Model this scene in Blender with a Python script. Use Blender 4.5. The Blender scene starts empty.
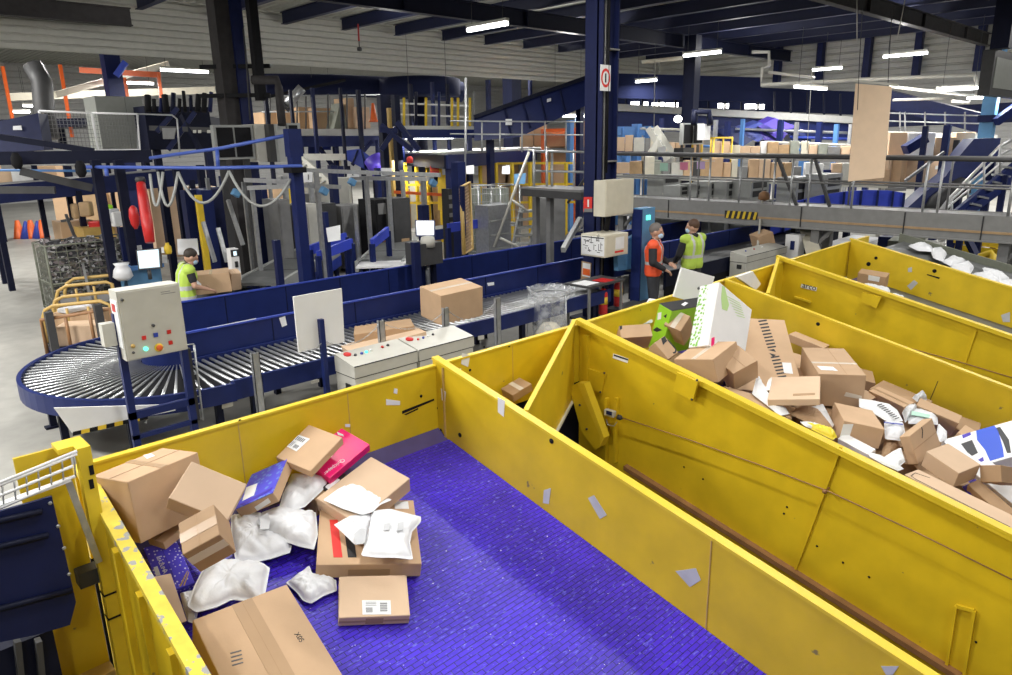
import bpy, bmesh, math, random
from mathutils import Vector, Matrix, noise
random.seed(7)
SC = bpy.context.scene
COL = SC.collection
# ------------------------------------------------------------------ camera
H = 3.6
FPX, TH, RO, YA = 721.3, 0.26706, -0.018998, 0.80512
CXP, CYP = 506.0, 337.5
FW = Vector((math.cos(YA)*math.cos(TH), math.sin(YA)*math.cos(TH), -math.sin(TH)))
_r0 = Vector((math.sin(YA), -math.cos(YA), 0)); _u0 = _r0.cross(FW)
RT = math.cos(RO)*_r0 + math.sin(RO)*_u0
UP = -math.sin(RO)*_r0 + math.cos(RO)*_u0
O = Vector((0, 0, H))
cam = bpy.data.cameras.new('camera'); camo = bpy.data.objects.new('camera', cam); COL.objects.link(camo)
cam.sensor_width = 36.0; cam.lens = FPX/1012*36.0; cam.clip_end = 300
camo.matrix_world = Matrix(((RT.x, UP.x, -FW.x, O.x), (RT.y, UP.y, -FW.y, O.y), (RT.z, UP.z, -FW.z, O.z), (0, 0, 0, 1)))
SC.camera = camo
# slope of the parcel chutes: top edge height at Y
YC, ZC, KS = 5.09, 1.6, 0.2228
BD = -0.65                      # belt below the wall tops
def zt(y, dz=0.0): return ZC + dz + KS*(y-YC)
def ray(x, y): return FW + RT*((x-CXP)/FPX) - UP*((y-CYP)/FPX)
def at(x, y, **k):
    """photo point -> place on a world plane (X=, Y=, Z=), the sloped chute plane (T=) or at depth D="""
    d = ray(x, y)
    (n, v), = k.items()
    if n == 'D': return O + d*v
    if n == 'T':
        nn = Vector((0, -KS, 1)); c = ZC + v - KS*YC
        return O + d*((c - nn.dot(O))/nn.dot(d))
    i = 'XYZ'.index(n)
    return O + d*((v-O[i])/d[i])
def plane_at(x, y, p, n):
    d = ray(x, y); return O + d*((p-O).dot(n)/d.dot(n))
# ------------------------------------------------------------------ materials
M = {}
def mat(name, col, rough=.5, metal=0.0, var=0.0, vscale=6.0, bump=0.0, bscale=40.0, spec=.5, spots=None, emit=None, estr=0.0, rand=0.0):
    m = bpy.data.materials.new(name); m.use_nodes = True
    nt = m.node_tree; b = nt.nodes['Principled BSDF']
    b.inputs['Base Color'].default_value = (*col, 1); b.inputs['Roughness'].default_value = rough
    b.inputs['Metallic'].default_value = metal; b.inputs['Specular IOR Level'].default_value = spec
    L = nt.links.new
    tc = nt.nodes.new('ShaderNodeTexCoord'); out = None
    if var > 0 or spots or rand > 0:
        nz = nt.nodes.new('ShaderNodeTexNoise'); nz.inputs['Scale'].default_value = vscale; nz.inputs['Detail'].default_value = 5
        L(tc.outputs['Object'], nz.inputs['Vector'])
        mr = nt.nodes.new('ShaderNodeMapRange'); mr.inputs['From Min'].default_value = .3; mr.inputs['From Max'].default_value = .7
        mr.inputs['To Min'].default_value = 1-var; mr.inputs['To Max'].default_value = 1+var
        L(nz.outputs['Fac'], mr.inputs['Value'])
        hs = nt.nodes.new('ShaderNodeHueSaturation'); hs.inputs['Color'].default_value = (*col, 1)
        if rand > 0:
            oi = nt.nodes.new('ShaderNodeObjectInfo'); r2 = nt.nodes.new('ShaderNodeMapRange')
            r2.inputs['To Min'].default_value = 1-rand; r2.inputs['To Max'].default_value = 1+rand
            L(oi.outputs['Random'], r2.inputs['Value'])
            mu = nt.nodes.new('ShaderNodeMath'); mu.operation = 'MULTIPLY'
            L(mr.outputs['Result'], mu.inputs[0]); L(r2.outputs['Result'], mu.inputs[1]); L(mu.outputs[0], hs.inputs['Value'])
        else: L(mr.outputs['Result'], hs.inputs['Value'])
        out = hs.outputs['Color']
        if spots:
            scol, sscale, thr = spots
            n2 = nt.nodes.new('ShaderNodeTexNoise'); n2.inputs['Scale'].default_value = sscale; n2.inputs['Detail'].default_value = 3
            L(tc.outputs['Object'], n2.inputs['Vector'])
            m2 = nt.nodes.new('ShaderNodeMapRange'); m2.inputs['From Min'].default_value = thr; m2.inputs['From Max'].default_value = thr+.03
            L(n2.outputs['Fac'], m2.inputs['Value'])
            mx = nt.nodes.new('ShaderNodeMix'); mx.data_type = 'RGBA'
            L(m2.outputs['Result'], mx.inputs['Factor']); L(out, mx.inputs['A']); mx.inputs['B'].default_value = (*scol, 1)
            out = mx.outputs['Result']
        L(out, b.inputs['Base Color'])
    if bump > 0:
        n3 = nt.nodes.new('ShaderNodeTexNoise'); n3.inputs['Scale'].default_value = bscale; n3.inputs['Detail'].default_value = 4
        L(tc.outputs['Object'], n3.inputs['Vector'])
        bp = nt.nodes.new('ShaderNodeBump'); bp.inputs['Strength'].default_value = bump; bp.inputs['Distance'].default_value = .01
        L(n3.outputs['Fac'], bp.inputs['Height']); L(bp.outputs['Normal'], b.inputs['Normal'])
    if emit:
        b.inputs['Emission Color'].default_value = (*emit, 1); b.inputs['Emission Strength'].default_value = estr
    M[name] = m; return m
mat('yellow', (.68, .475, .014), .42, var=.10, vscale=3, spots=((.25, .19, .06), 7, .74), bump=.05, bscale=12)
mat('yellow_lit', (.74, .54, .03), .4, var=.06)  # lighter copy of yellow; overhead light on top edges put into the colour
mat('yellow_peel', (.78, .60, .06), .6, var=.12, vscale=9, spots=((.34, .34, .33), 13, .57))
mat('safety_yellow', (.75, .52, .03), .5, var=.08)
mat('gold_paint', (.50, .33, .10), .4, var=.12)
mat('blue_steel', (.009, .018, .10), .42, spec=.3, var=.12, vscale=4, bump=.03)
mat('blue_bright', (.03, .06, .38), .4, var=.1)
mat('blue_light', (.08, .22, .52), .45, var=.06)
mat('blue_deep', (.007, .012, .06), .5, var=.12, spec=.25)
mat('navy', (.005, .007, .024), .55, var=.15, spec=.2)
mat('black', (.010, .010, .012), .8, var=.1, spec=.2)
mat('dark_grey', (.045, .045, .047), .55, var=.12)
mat('mid_grey', (.20, .20, .20), .5, var=.10)
mat('grey_paint', (.34, .35, .34), .45, var=.06)
mat('pale_grey', (.52, .51, .46), .45, var=.05)
mat('cream', (.62, .58, .47), .45, var=.05)
mat('galv', (.42, .43, .44), .38, .6, var=.12, vscale=14)
mat('chrome', (.46, .47, .48), .32, .7, var=.05)
mat('white', (.82, .82, .82), .5, var=.03)
mat('white_board', (.80, .80, .80), .55, var=.02)
mat('paper', (.78, .79, .80), .6, var=.05)
mat('poly', (.74, .75, .775), .4, var=.04, vscale=8, bump=.3, bscale=18)
mat('poly_grey', (.52, .53, .55), .35, var=.08, vscale=8, bump=.25, bscale=9)
mat('poly_yellow', (.85, .68, .03), .3, var=.06, bump=.2, bscale=9)
mat('clear_bag', (.62, .64, .66), .22, var=.2, vscale=12, bump=.4, bscale=14)
mat('cardboard', (.53, .355, .215), .75, var=.05, vscale=5, bump=.05, bscale=60, rand=.10)
mat('cardboard_light', (.62, .445, .30), .75, var=.04, vscale=5, bump=.05, bscale=60, rand=.07)
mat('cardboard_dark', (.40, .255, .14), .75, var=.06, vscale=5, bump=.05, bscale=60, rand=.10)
mat('tape_brown', (.40, .26, .145), .35, var=.04)
mat('tape_clear', (.70, .62, .52), .2, var=.05)
mat('pink', (.86, .012, .18), .35, var=.03)
mat('purple_print', (.055, .035, .42), .4, var=.1)
mat('green_print', (.30, .62, .03), .4, var=.04)
mat('red', (.55, .02, .02), .4, var=.06)
mat('red_flat', (.70, .035, .03), .55, var=.03)
mat('orange', (.75, .13, .02), .45, var=.06)
mat('orange_vest', (.85, .10, .03), .6, var=.05)
mat('hivis', (.47, .66, .09), .6, var=.06)
mat('reflective', (.55, .56, .56), .35, var=.03)
mat('shirt_black', (.018, .018, .022), .8, var=.2)
mat('trousers_dark', (.035, .037, .045), .8, var=.2)
mat('skin', (.52, .30, .21), .5, var=.05)
mat('hair_dark', (.03, .02, .014), .6, var=.2)
mat('mask_blue', (.45, .62, .80), .7, var=.04)
mat('brass_brown', (.28, .14, .06), .5, var=.2)
mat('wood', (.42, .28, .15), .6, var=.12)
mat('rubber', (.055, .057, .06), .6, var=.15, vscale=9, bump=.1)
mat('belt_grey', (.11, .115, .115), .5, var=.2, vscale=5)
mat('olive_grey', (.16, .17, .13), .6, var=.1)
mat('barcode_ink', (.12, .12, .13), .6)
mat('ink', (.02, .02, .022), .6)
mat('screen', (.02, .02, .02), .3, emit=(.75, .92, 1.0), estr=1.3)
mat('screen_white', (.3, .3, .3), .3, emit=(.95, .97, 1.0), estr=1.1)
mat('led_green', (.05, .4, .2), .3, emit=(.12, .95, .6), estr=2.2)
mat('led_teal', (.05, .4, .4), .3, emit=(.1, .85, .75), estr=1.6)
mat('tube_light', (.9, .9, .9), .3, emit=(.96, .98, 1.0), estr=14)
mat('lamp_glow', (.9, .9, .9), .3, emit=(1, .98, .92), estr=9)
mat('ceiling_sheet', (.34, .34, .31), .6, var=.06)
mat('dusty_beam', (.04, .037, .038), .7, var=.15, spec=.2)
def special(name, fn):
    m = bpy.data.materials.new(name); m.use_nodes = True; fn(m.node_tree, m.node_tree.nodes['Principled BSDF']); M[name] = m
def _belt(nt, b):
    L = nt.links.new; N = nt.nodes.new
    tc = N('ShaderNodeTexCoord'); mp = N('ShaderNodeMapping'); mp.inputs['Scale'].default_value = (1, 1, 1)
    L(tc.outputs['Object'], mp.inputs['Vector'])
    br = N('ShaderNodeTexBrick'); br.inputs['Scale'].default_value = 1; br.inputs['Brick Width'].default_value = .11; br.inputs['Row Height'].default_value = .035
    br.inputs['Mortar Size'].default_value = .0035; br.inputs['Mortar Smooth'].default_value = .3
    br.inputs['Color1'].default_value = (.050, .017, .52, 1); br.inputs['Color2'].default_value = (.040, .014, .44, 1); br.inputs['Mortar'].default_value = (.014, .008, .14, 1)
    L(mp.outputs['Vector'], br.inputs['Vector'])
    n1 = N('ShaderNodeTexNoise'); n1.inputs['Scale'].default_value = 1.6; n1.inputs['Detail'].default_value = 4; L(tc.outputs['Object'], n1.inputs['Vector'])
    r1 = N('ShaderNodeMapRange'); r1.inputs['From Min'].default_value = .35; r1.inputs['From Max'].default_value = .65; r1.inputs['To Min'].default_value = .72; r1.inputs['To Max'].default_value = 1.3
    L(n1.outputs['Fac'], r1.inputs['Value'])
    hs = N('ShaderNodeHueSaturation'); L(br.outputs['Color'], hs.inputs['Color']); L(r1.outputs['Result'], hs.inputs['Value'])
    # scuffs: pale blue short streaks across the belt and tiny paper flecks
    mp2 = N('ShaderNodeMapping'); mp2.inputs['Scale'].default_value = (22, 60, 22); L(tc.outputs['Object'], mp2.inputs['Vector'])
    n2 = N('ShaderNodeTexNoise'); n2.inputs['Scale'].default_value = 1; n2.inputs['Detail'].default_value = 2; L(mp2.outputs['Vector'], n2.inputs['Vector'])
    r2 = N('ShaderNodeMapRange'); r2.inputs['From Min'].default_value = .60; r2.inputs['From Max'].default_value = .74; r2.inputs['To Max'].default_value = .55; L(n2.outputs['Fac'], r2.inputs['Value'])
    mx = N('ShaderNodeMix'); mx.data_type = 'RGBA'; L(r2.outputs['Result'], mx.inputs['Factor']); L(hs.outputs['Color'], mx.inputs['A']); mx.inputs['B'].default_value = (.22, .26, .85, 1)
    n3 = N('ShaderNodeTexNoise'); n3.inputs['Scale'].default_value = 42; n3.inputs['Detail'].default_value = 1; L(tc.outputs['Object'], n3.inputs['Vector'])
    r3 = N('ShaderNodeMapRange'); r3.inputs['From Min'].default_value = .765; r3.inputs['From Max'].default_value = .79; L(n3.outputs['Fac'], r3.inputs['Value'])
    m3 = N('ShaderNodeMix'); m3.data_type = 'RGBA'; L(r3.outputs['Result'], m3.inputs['Factor']); L(mx.outputs['Result'], m3.inputs['A']); m3.inputs['B'].default_value = (.6, .6, .75, 1)
    L(m3.outputs['Result'], b.inputs['Base Color']); b.inputs['Roughness'].default_value = .42
    bp = N('ShaderNodeBump'); bp.inputs['Strength'].default_value = .5; bp.inputs['Distance'].default_value = .006; L(br.outputs['Fac'], bp.inputs['Height']); bp.invert = True
    L(bp.outputs['Normal'], b.inputs['Normal'])
special('purple_belt', _belt)
def _floor(nt, b):
    L = nt.links.new; N = nt.nodes.new
    tc = N('ShaderNodeTexCoord')
    n1 = N('ShaderNodeTexNoise'); n1.inputs['Scale'].default_value = .35; n1.inputs['Detail'].default_value = 6; L(tc.outputs['Object'], n1.inputs['Vector'])
    cr = N('ShaderNodeValToRGB'); cr.color_ramp.elements[0].position = .35; cr.color_ramp.elements[0].color = (.27, .265, .245, 1); cr.color_ramp.elements[1].position = .68; cr.color_ramp.elements[1].color = (.40, .39, .355, 1)
    L(n1.outputs['Fac'], cr.inputs['Fac'])
    n2 = N('ShaderNodeTexNoise'); n2.inputs['Scale'].default_value = 3; n2.inputs['Detail'].default_value = 8; L(tc.outputs['Object'], n2.inputs['Vector'])
    mr = N('ShaderNodeMapRange'); mr.inputs['From Min'].default_value = .3; mr.inputs['From Max'].default_value = .7; mr.inputs['To Min'].default_value = .85; mr.inputs['To Max'].default_value = 1.12; L(n2.outputs['Fac'], mr.inputs['Value'])
    hs = N('ShaderNodeHueSaturation'); L(cr.outputs['Color'], hs.inputs['Color']); L(mr.outputs['Result'], hs.inputs['Value'])
    L(hs.outputs['Color'], b.inputs['Base Color']); b.inputs['Roughness'].default_value = .42
special('concrete', _floor)
def _dots(col, dot, scale, rad):
    def f(nt, b):
        L = nt.links.new; N = nt.nodes.new
        tc = N('ShaderNodeTexCoord'); v = N('ShaderNodeTexVoronoi'); v.inputs['Scale'].default_value = scale; v.inputs['Randomness'].default_value = .55; L(tc.outputs['Object'], v.inputs['Vector'])
        mr = N('ShaderNodeMapRange'); mr.inputs['From Min'].default_value = rad; mr.inputs['From Max'].default_value = rad+.05; L(v.outputs['Distance'], mr.inputs['Value'])
        mx = N('ShaderNodeMix'); mx.data_type = 'RGBA'; L(mr.outputs['Result'], mx.inputs['Factor']); mx.inputs['A'].default_value = (*dot, 1); mx.inputs['B'].default_value = (*col, 1)
        L(mx.outputs['Result'], b.inputs['Base Color']); b.inputs['Roughness'].default_value = .4
    return f
special('dotted_blue', _dots((.085, .065, .66), (.75, .75, .85), 40, .22))
special('leafy_print', _dots((.80, .81, .80), (.22, .52, .08), 26, .40))
special('pattern_blue', _dots((.07, .07, .60), (.12, .22, .62), 22, .33))
def _mottle(cols, scale):
    def f(nt, b):
        L = nt.links.new; N = nt.nodes.new
        tc = N('ShaderNodeTexCoord'); v = N('ShaderNodeTexVoronoi'); v.inputs['Scale'].default_value = scale; L(tc.outputs['Object'], v.inputs['Vector'])
        sp = N('ShaderNodeSeparateColor'); L(v.outputs['Color'], sp.inputs['Color'])
        cr = N('ShaderNodeValToRGB'); cr.color_ramp.interpolation = 'CONSTANT'
        for i, c in enumerate(cols):
            e = cr.color_ramp.elements[i] if i < 2 else cr.color_ramp.elements.new(i/len(cols))
            e.position = i/len(cols); e.color = (*c, 1)
        L(sp.outputs['Red'], cr.inputs['Fac']); L(cr.outputs['Color'], b.inputs['Base Color']); b.inputs['Roughness'].default_value = .6
    return f
special('mixed_goods', _mottle([(.10, .10, .10), (.03, .03, .035), (.12, .10, .08), (.02, .02, .025), (.05, .05, .055), (.42, .42, .43), (.03, .03, .03), (.2, .17, .18)], 20))
# ------------------------------------------------------------------ objects
ORG = {}
class MB:
    """collects shapes in world (or local) coordinates; build() links them as ONE mesh object"""
    def __init__(s): s.v = []; s.f = []; s.m = []; s.mi = 0; s.smooth = []; s.sm = False
    def add(s, vs, fs):
        o = len(s.v); s.v += [Vector(v) for v in vs]
        for f in fs: s.f.append([o+i for i in f]); s.m.append(s.mi); s.smooth.append(s.sm)
        return s
    def hexa(s, b, t):   # b, t: 4 points each
        return s.add(list(b)+list(t), [(3, 2, 1, 0), (4, 5, 6, 7), (0, 1, 5, 4), (1, 2, 6, 5), (2, 3, 7, 6), (3, 0, 4, 7)])
    def box(s, c, size, R=None, bev=0.0):
        c = Vector(c); h = [x/2 for x in size]
        def tr(p): p = Vector(p); return c + (R @ p if R is not None else p)
        if bev <= 0:
            x, y, z = h
            return s.hexa([tr(p) for p in ((-x, -y, -z), (x, -y, -z), (x, y, -z), (-x, y, -z))], [tr(p) for p in ((-x, -y, z), (x, -y, z), (x, y, z), (-x, y, z))])
        bm = bmesh.new(); bmesh.ops.create_cube(bm, size=1)
        for v in bm.verts: v.co = Vector((v.co.x*size[0], v.co.y*size[1], v.co.z*size[2]))
        bmesh.ops.bevel(bm, geom=list(bm.edges), offset=bev, segments=2, affect='EDGES', profile=.5)
        bm.verts.ensure_lookup_table()
        s.add([tr(v.co) for v in bm.verts], [[v.index for v in f.verts] for f in bm.faces]); bm.free(); return s
    def b2(s, lo, hi):
        lo = Vector(lo); hi = Vector(hi); return s.box((lo+hi)/2, tuple(abs(a-b) for a, b in zip(hi, lo)))
    def bar(s, p, q, w, h, up=(0, 0, 1)):
        p = Vector(p); q = Vector(q); d = (q-p); L = d.length
        if L < 1e-6: return s
        z = d/L; u = Vector(up)
        if abs(z.dot(u)) > .98: u = Vector((1, 0, 0))
        x = z.cross(u).normalized(); y = x.cross(z)
        a = [x*i*w/2 + y*j*h/2 for i, j in ((-1, -1), (1, -1), (1, 1), (-1, 1))]
        return s.hexa([p+k for k in a], [q+k for k in a])
    def tube(s, pts, r, n=8, cap=True, r2=None):
        pts = [Vector(p) for p in pts]; rings = []
        prev = None
        for i, p in enumerate(pts):
            d = (pts[min(i+1, len(pts)-1)] - pts[max(i-1, 0)]).normalized()
            if prev is None:
                u = Vector((0, 0, 1)) if abs(d.z) < .9 else Vector((1, 0, 0)); x = d.cross(u).normalized()
            else: x = (prev - d*prev.dot(d)).normalized()
            prev = x; y = d.cross(x)
            rr = r if r2 is None else r + (r2-r)*i/max(1, len(pts)-1)
            rings.append([p + x*math.cos(2*math.pi*k/n)*rr + y*math.sin(2*math.pi*k/n)*rr for k in range(n)])
        vs = [v for g in rings for v in g]; fs = []
        for i in range(len(pts)-1):
            for k in range(n):
                k2 = (k+1) % n; fs.append((i*n+k, i*n+k2, (i+1)*n+k2, (i+1)*n+k))
        old = s.sm; s.sm = True; s.add(vs, fs); s.sm = old
        if cap:
            o = len(s.v)-len(vs)
            s.f.append([o+k for k in range(n)][::-1]); s.m.append(s.mi); s.smooth.append(False)
            s.f.append([o+(len(pts)-1)*n+k for k in range(n)]); s.m.append(s.mi); s.smooth.append(False)
        return s
    def prism(s, poly, ext):
        poly = [Vector(p) for p in poly]; e = Vector(ext); n = len(poly)
        return s.add(poly+[p+e for p in poly], [tuple(range(n))[::-1], tuple(range(n, 2*n))]+[(i, (i+1) % n, n+(i+1) % n, n+i) for i in range(n)])
    def lathe(s, c, prof, n=20, axis=None):
        c = Vector(c); z = Vector(axis or (0, 0, 1)).normalized(); x = z.orthogonal().normalized(); y = z.cross(x)
        vs = []; fs = []
        for r, h in prof:
            for k in range(n): a = 2*math.pi*k/n; vs.append(c + z*h + x*math.cos(a)*r + y*math.sin(a)*r)
        for i in range(len(prof)-1):
            for k in range(n): k2 = (k+1) % n; fs.append((i*n+k, i*n+k2, (i+1)*n+k2, (i+1)*n+k))
        fs.append(tuple(range(n))[::-1]); fs.append(tuple((len(prof)-1)*n+k for k in range(n)))
        old = s.sm; s.sm = True; s.add(vs, fs); s.sm = old; return s
    def build(s, name, m, parent=None, smooth=None, origin=None, fix=True):
        ms = m if isinstance(m, (list, tuple)) else [m]
        me = bpy.data.meshes.new(name)
        if parent is not None: org = ORG[parent]
        elif origin is not None: org = Vector(origin)
        else:
            n = len(s.v); org = Vector((sum(v.x for v in s.v)/n, sum(v.y for v in s.v)/n, min(v.z for v in s.v)))
        me.from_pydata([v-org for v in s.v], [], s.f)
        for x in ms: me.materials.append(M[x] if isinstance(x, str) else x)
        for p, i, q in zip(me.polygons, s.m, s.smooth): p.material_index = i; p.use_smooth = q if smooth is None else smooth
        if fix:
            bm = bmesh.new(); bm.from_mesh(me); bmesh.ops.recalc_face_normals(bm, faces=bm.faces); bm.to_mesh(me); bm.free()
        o = bpy.data.objects.new(name, me); COL.objects.link(o)
        ORG[o] = org.copy()
        if parent is not None: o.parent = parent
        else: o.location = org
        return o
def thing(name, loc, label, cat, group=None):
    o = bpy.data.objects.new(name, None); COL.objects.link(o); o.location = Vector(loc); o.empty_display_size = .1
    ORG[o] = Vector(loc); return tag(o, label, cat, group)
def tag(o, label, cat, group=None, kind=None):
    if label: o['label'] = label
    if cat: o['category'] = cat
    if group: o['group'] = group
    if kind: o['kind'] = kind
    return o
def struct(o): o['kind'] = 'structure'; return o
def clone(root, loc, label=None, rotz=None, group=None):
    def cp(o, par):
        c = o.copy(); COL.objects.link(c); ORG[c] = ORG.get(o)
        if par is not None: c.parent = par
        for ch in o.children: cp(ch, c)
        return c
    r = cp(root, None); r.location = Vector(loc)
    if rotz is not None: r.rotation_euler = (0, 0, rotz)
    if label: r['label'] = label
    if group: r['group'] = group
    return r
def text_obj(s, name, m, origin, xdir, ydir, size, parent=None, depth=.0015, fit=None):
    cu = bpy.data.curves.new('txt', 'FONT'); cu.body = s; cu.size = size; cu.extrude = depth
    t = bpy.data.objects.new('txt', cu); COL.objects.link(t)
    bpy.context.view_layer.update()
    me = bpy.data.meshes.new_from_object(t.evaluated_get(bpy.context.evaluated_depsgraph_get()))
    COL.objects.unlink(t); bpy.data.objects.remove(t); bpy.data.curves.remove(cu)
    x = Vector(xdir).normalized(); n = x.cross(Vector(ydir)).normalized(); y = n.cross(x)
    w = max((v.co.x for v in me.vertices), default=1); k = (fit/w) if fit else 1.0
    org = ORG[parent] if parent is not None else Vector(origin)
    for v in me.vertices: v.co = Vector(origin) + x*v.co.x*k + y*v.co.y*(k if fit else 1) + n*v.co.z - org
    me.materials.clear(); me.materials.append(M[m]); me.name = name
    o = bpy.data.objects.new(name, me); COL.objects.link(o); ORG[o] = org.copy()
    if parent is not None: o.parent = parent
    else: o.location = org
    return o
ORDW = ['first', 'second', 'third', 'fourth', 'fifth', 'sixth', 'seventh', 'eighth', 'ninth', 'tenth', 'eleventh', 'twelfth', 'thirteenth', 'fourteenth', 'fifteenth', 'sixteenth', 'seventeenth', 'eighteenth', 'nineteenth', 'twentieth']
mat('column_blue', (.009, .014, .062), .5, var=.1, spec=.25); mat('blue_post', (.11, .28, .50), .45, var=.05)
mat('walk_grey', (.24, .24, .235), .5, var=.08); mat('panel_tan', (.80, .60, .42), .7, var=.03); mat('pink_note', (.8, .25, .4), .6); mat('lilac', (.6, .42, .7), .6); mat('blue_trough', (.04, .07, .55), .4, var=.06)
mat('hair_brown', (.09, .045, .025), .6, var=.2); mat('hair_grey', (.16, .14, .13), .6, var=.2)
mat('purlin', (.006, .010, .045), .6, var=.1); mat('navy_matt', (.007, .010, .035), .9, spec=.15)
E_NEAR, E_MID, E_FAR = 180, 120, 700
w = bpy.data.worlds.new('world'); SC.world = w; w.use_nodes = True
w.node_tree.nodes['Background'].inputs['Color'].default_value = (.5, .55, .65, 1); w.node_tree.nodes['Background'].inputs['Strength'].default_value = .02
SC.view_settings.view_transform = 'Standard'; SC.view_settings.look = 'None'; SC.view_settings.exposure = 0.0; SC.view_settings.gamma = 1; SC.view_settings.use_curve_mapping = False
# ================================================================== the hall
def plane_struct(name, pts, m):
    b = MB(); b.add(pts, [tuple(range(len(pts)))]); return struct(b.build(name, m, origin=pts[0], fix=False))
b = MB(); b.b2((-30, 5.2, -1.7), (75, 75, 0)); struct(b.build('floor', 'concrete', origin=(0, 0, 0)))
b = MB(); b.b2((-30, -25, -1.8), (75, 5.2, -1.7)); struct(b.build('floor_pit', 'concrete', origin=(0, 0, -1.7)))   # the chutes run down into a lower loading level
def corrugated(name, p0, run, z0, z1, nrm, m, pitch=.2, depth=.035):
    """wall cladding with horizontal ribs"""
    b = MB(); p0 = Vector(p0); run = Vector(run); nrm = Vector(nrm); prof = []; z = z0
    while z < z1 - .01:
        for dz, dd in ((0, 0), (.13, 0), (.15, -depth), (.185, -depth)): prof.append((min(z+dz*pitch/.2, z1), dd))
        z += pitch
    prof.append((z1, 0))
    vs = []
    for zz, dd in prof:
        q = p0 + nrm*dd; vs += [Vector((q.x, q.y, zz)), Vector((q.x+run.x, q.y+run.y, zz))]
    b.add(vs, [(2*i, 2*i+1, 2*i+3, 2*i+2) for i in range(len(prof)-1)])
    q = p0 - nrm*.15; n = len(b.v)
    b.hexa([q+Vector((0, 0, z0-q.z)), q+run+Vector((0, 0, z0-q.z)), q+run-nrm*.05+Vector((0, 0, z0-q.z)), q-nrm*.05+Vector((0, 0, z0-q.z))],
           [q+Vector((0, 0, z1-q.z)), q+run+Vector((0, 0, z1-q.z)), q+run-nrm*.05+Vector((0, 0, z1-q.z)), q-nrm*.05+Vector((0, 0, z1-q.z))])
    return struct(b.build(name, m, fix=False, origin=(p0.x, p0.y, z0)))
mat('cladding', (.46, .455, .41), .55, var=.05)
mat('cladding_far', (.46, .46, .46), .55, var=.05)
corrugated('wall_back', (-6, 24, 0), (41, 0, 0), 6.22, 7.85, (0, -1, 0), 'cladding', pitch=.2, depth=.07)
corrugated('wall_right', (35, 24, 0), (0, -44, 0), 6.05, 8.3, (-1, 0, 0), 'cladding', pitch=.27, depth=.08)
corrugated('wall_far_back', (-30, 60, 0), (105, 0, 0), 0, 9.5, (0, -1, 0), 'cladding_far', pitch=.4, depth=.06)
corrugated('wall_far_right', (62, 60, 0), (0, -85, 0), 0, 9.5, (-1, 0, 0), 'cladding_far', pitch=.4, depth=.06)
corrugated('wall_left', (-28, -25, 0), (0, 85, 0), 0, 9.5, (1, 0, 0), 'cladding_far', pitch=.4, depth=.06)
corrugated('wall_near', (-28, -22, 0), (90, 0, 0), 0, 9.5, (0, 1, 0), 'cladding_far', pitch=.4, depth=.06)
# roof sheets, ribs along X
def roof(name, x0, x1, y0, y1, z):
    b = MB(); vs = []; fs = []; x = x0; prof = []
    while x < x1:
        for dx, dz in ((0, 0), (.12, 0), (.16, .05), (.28, .05)): prof.append((min(x+dx, x1), z+dz))
        x += .32
    for px, pz in prof: vs += [(px, y0, pz), (px, y1, pz)]
    b.add(vs, [(2*i, 2*i+1, 2*i+3, 2*i+2) for i in range(len(prof)-1)])
    b.b2((x0, y0, z+.1), (x1, y1, z+.14))
    return struct(b.build(name, 'ceiling_sheet', fix=False, origin=(x0, y0, z)))
roof('ceiling', -28, 35, -22, 24, 7.86)
roof('ceiling_beyond', -28, 62, 24.2, 60, 9.2)
roof('ceiling_side', 35.2, 62, -22, 24.2, 9.2)
# purlins run from the bulkhead towards the camera, on beams that run along X
i = 0
x = -3.2
while x < 34.5:
    b = MB(); z = 7.62
    b.b2((x-.035, -2, z-.12), (x+.035, 23.9, z+.24)); b.b2((x-.1, -2, z-.14), (x+.1, 23.9, z-.12)); b.b2((x-.1, -2, z+.215), (x+.1, 23.9, z+.24))
    o = b.build('roof_purlin', 'purlin'); tag(o, 'navy steel roof purlin in the row under the corrugated roof', 'roof beam', 'parallel roof purlins')
    x += 2.3; i += 1
def ibeam_x(name, y, z, x0, x1, hgt, wid, m, label):
    b = MB()
    b.b2((x0, y-.03, z-hgt/2), (x1, y+.03, z+hgt/2)); b.b2((x0, y-wid/2, z-hgt/2-.03), (x1, y+wid/2, z-hgt/2)); b.b2((x0, y-wid/2, z+hgt/2), (x1, y+wid/2, z+hgt/2+.03))
    xx = x0
    while xx < x1: b.b2((xx, y-wid/2, z-hgt/2), (xx+.03, y+wid/2, z+hgt/2)); xx += 4.6
    return tag(b.build(name, m), label, 'roof beam')
ibeam_x('roof_beam', 16.6, 7.15, -6, 34.8, .42, .24, 'navy', 'long dark roof beam crossing above the front blue column')
ibeam_x('roof_beam', 8.6, 7.05, 4, 34.8, .40, .24, 'dusty_beam', 'dusty brown roof beam at the top right of the photo')
ibeam_x('roof_beam', 22.6, 7.05, -6, 7.6, .4, .26, 'dusty_beam', 'dark dusty beam running along the top of the upper wall cladding at left')
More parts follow.
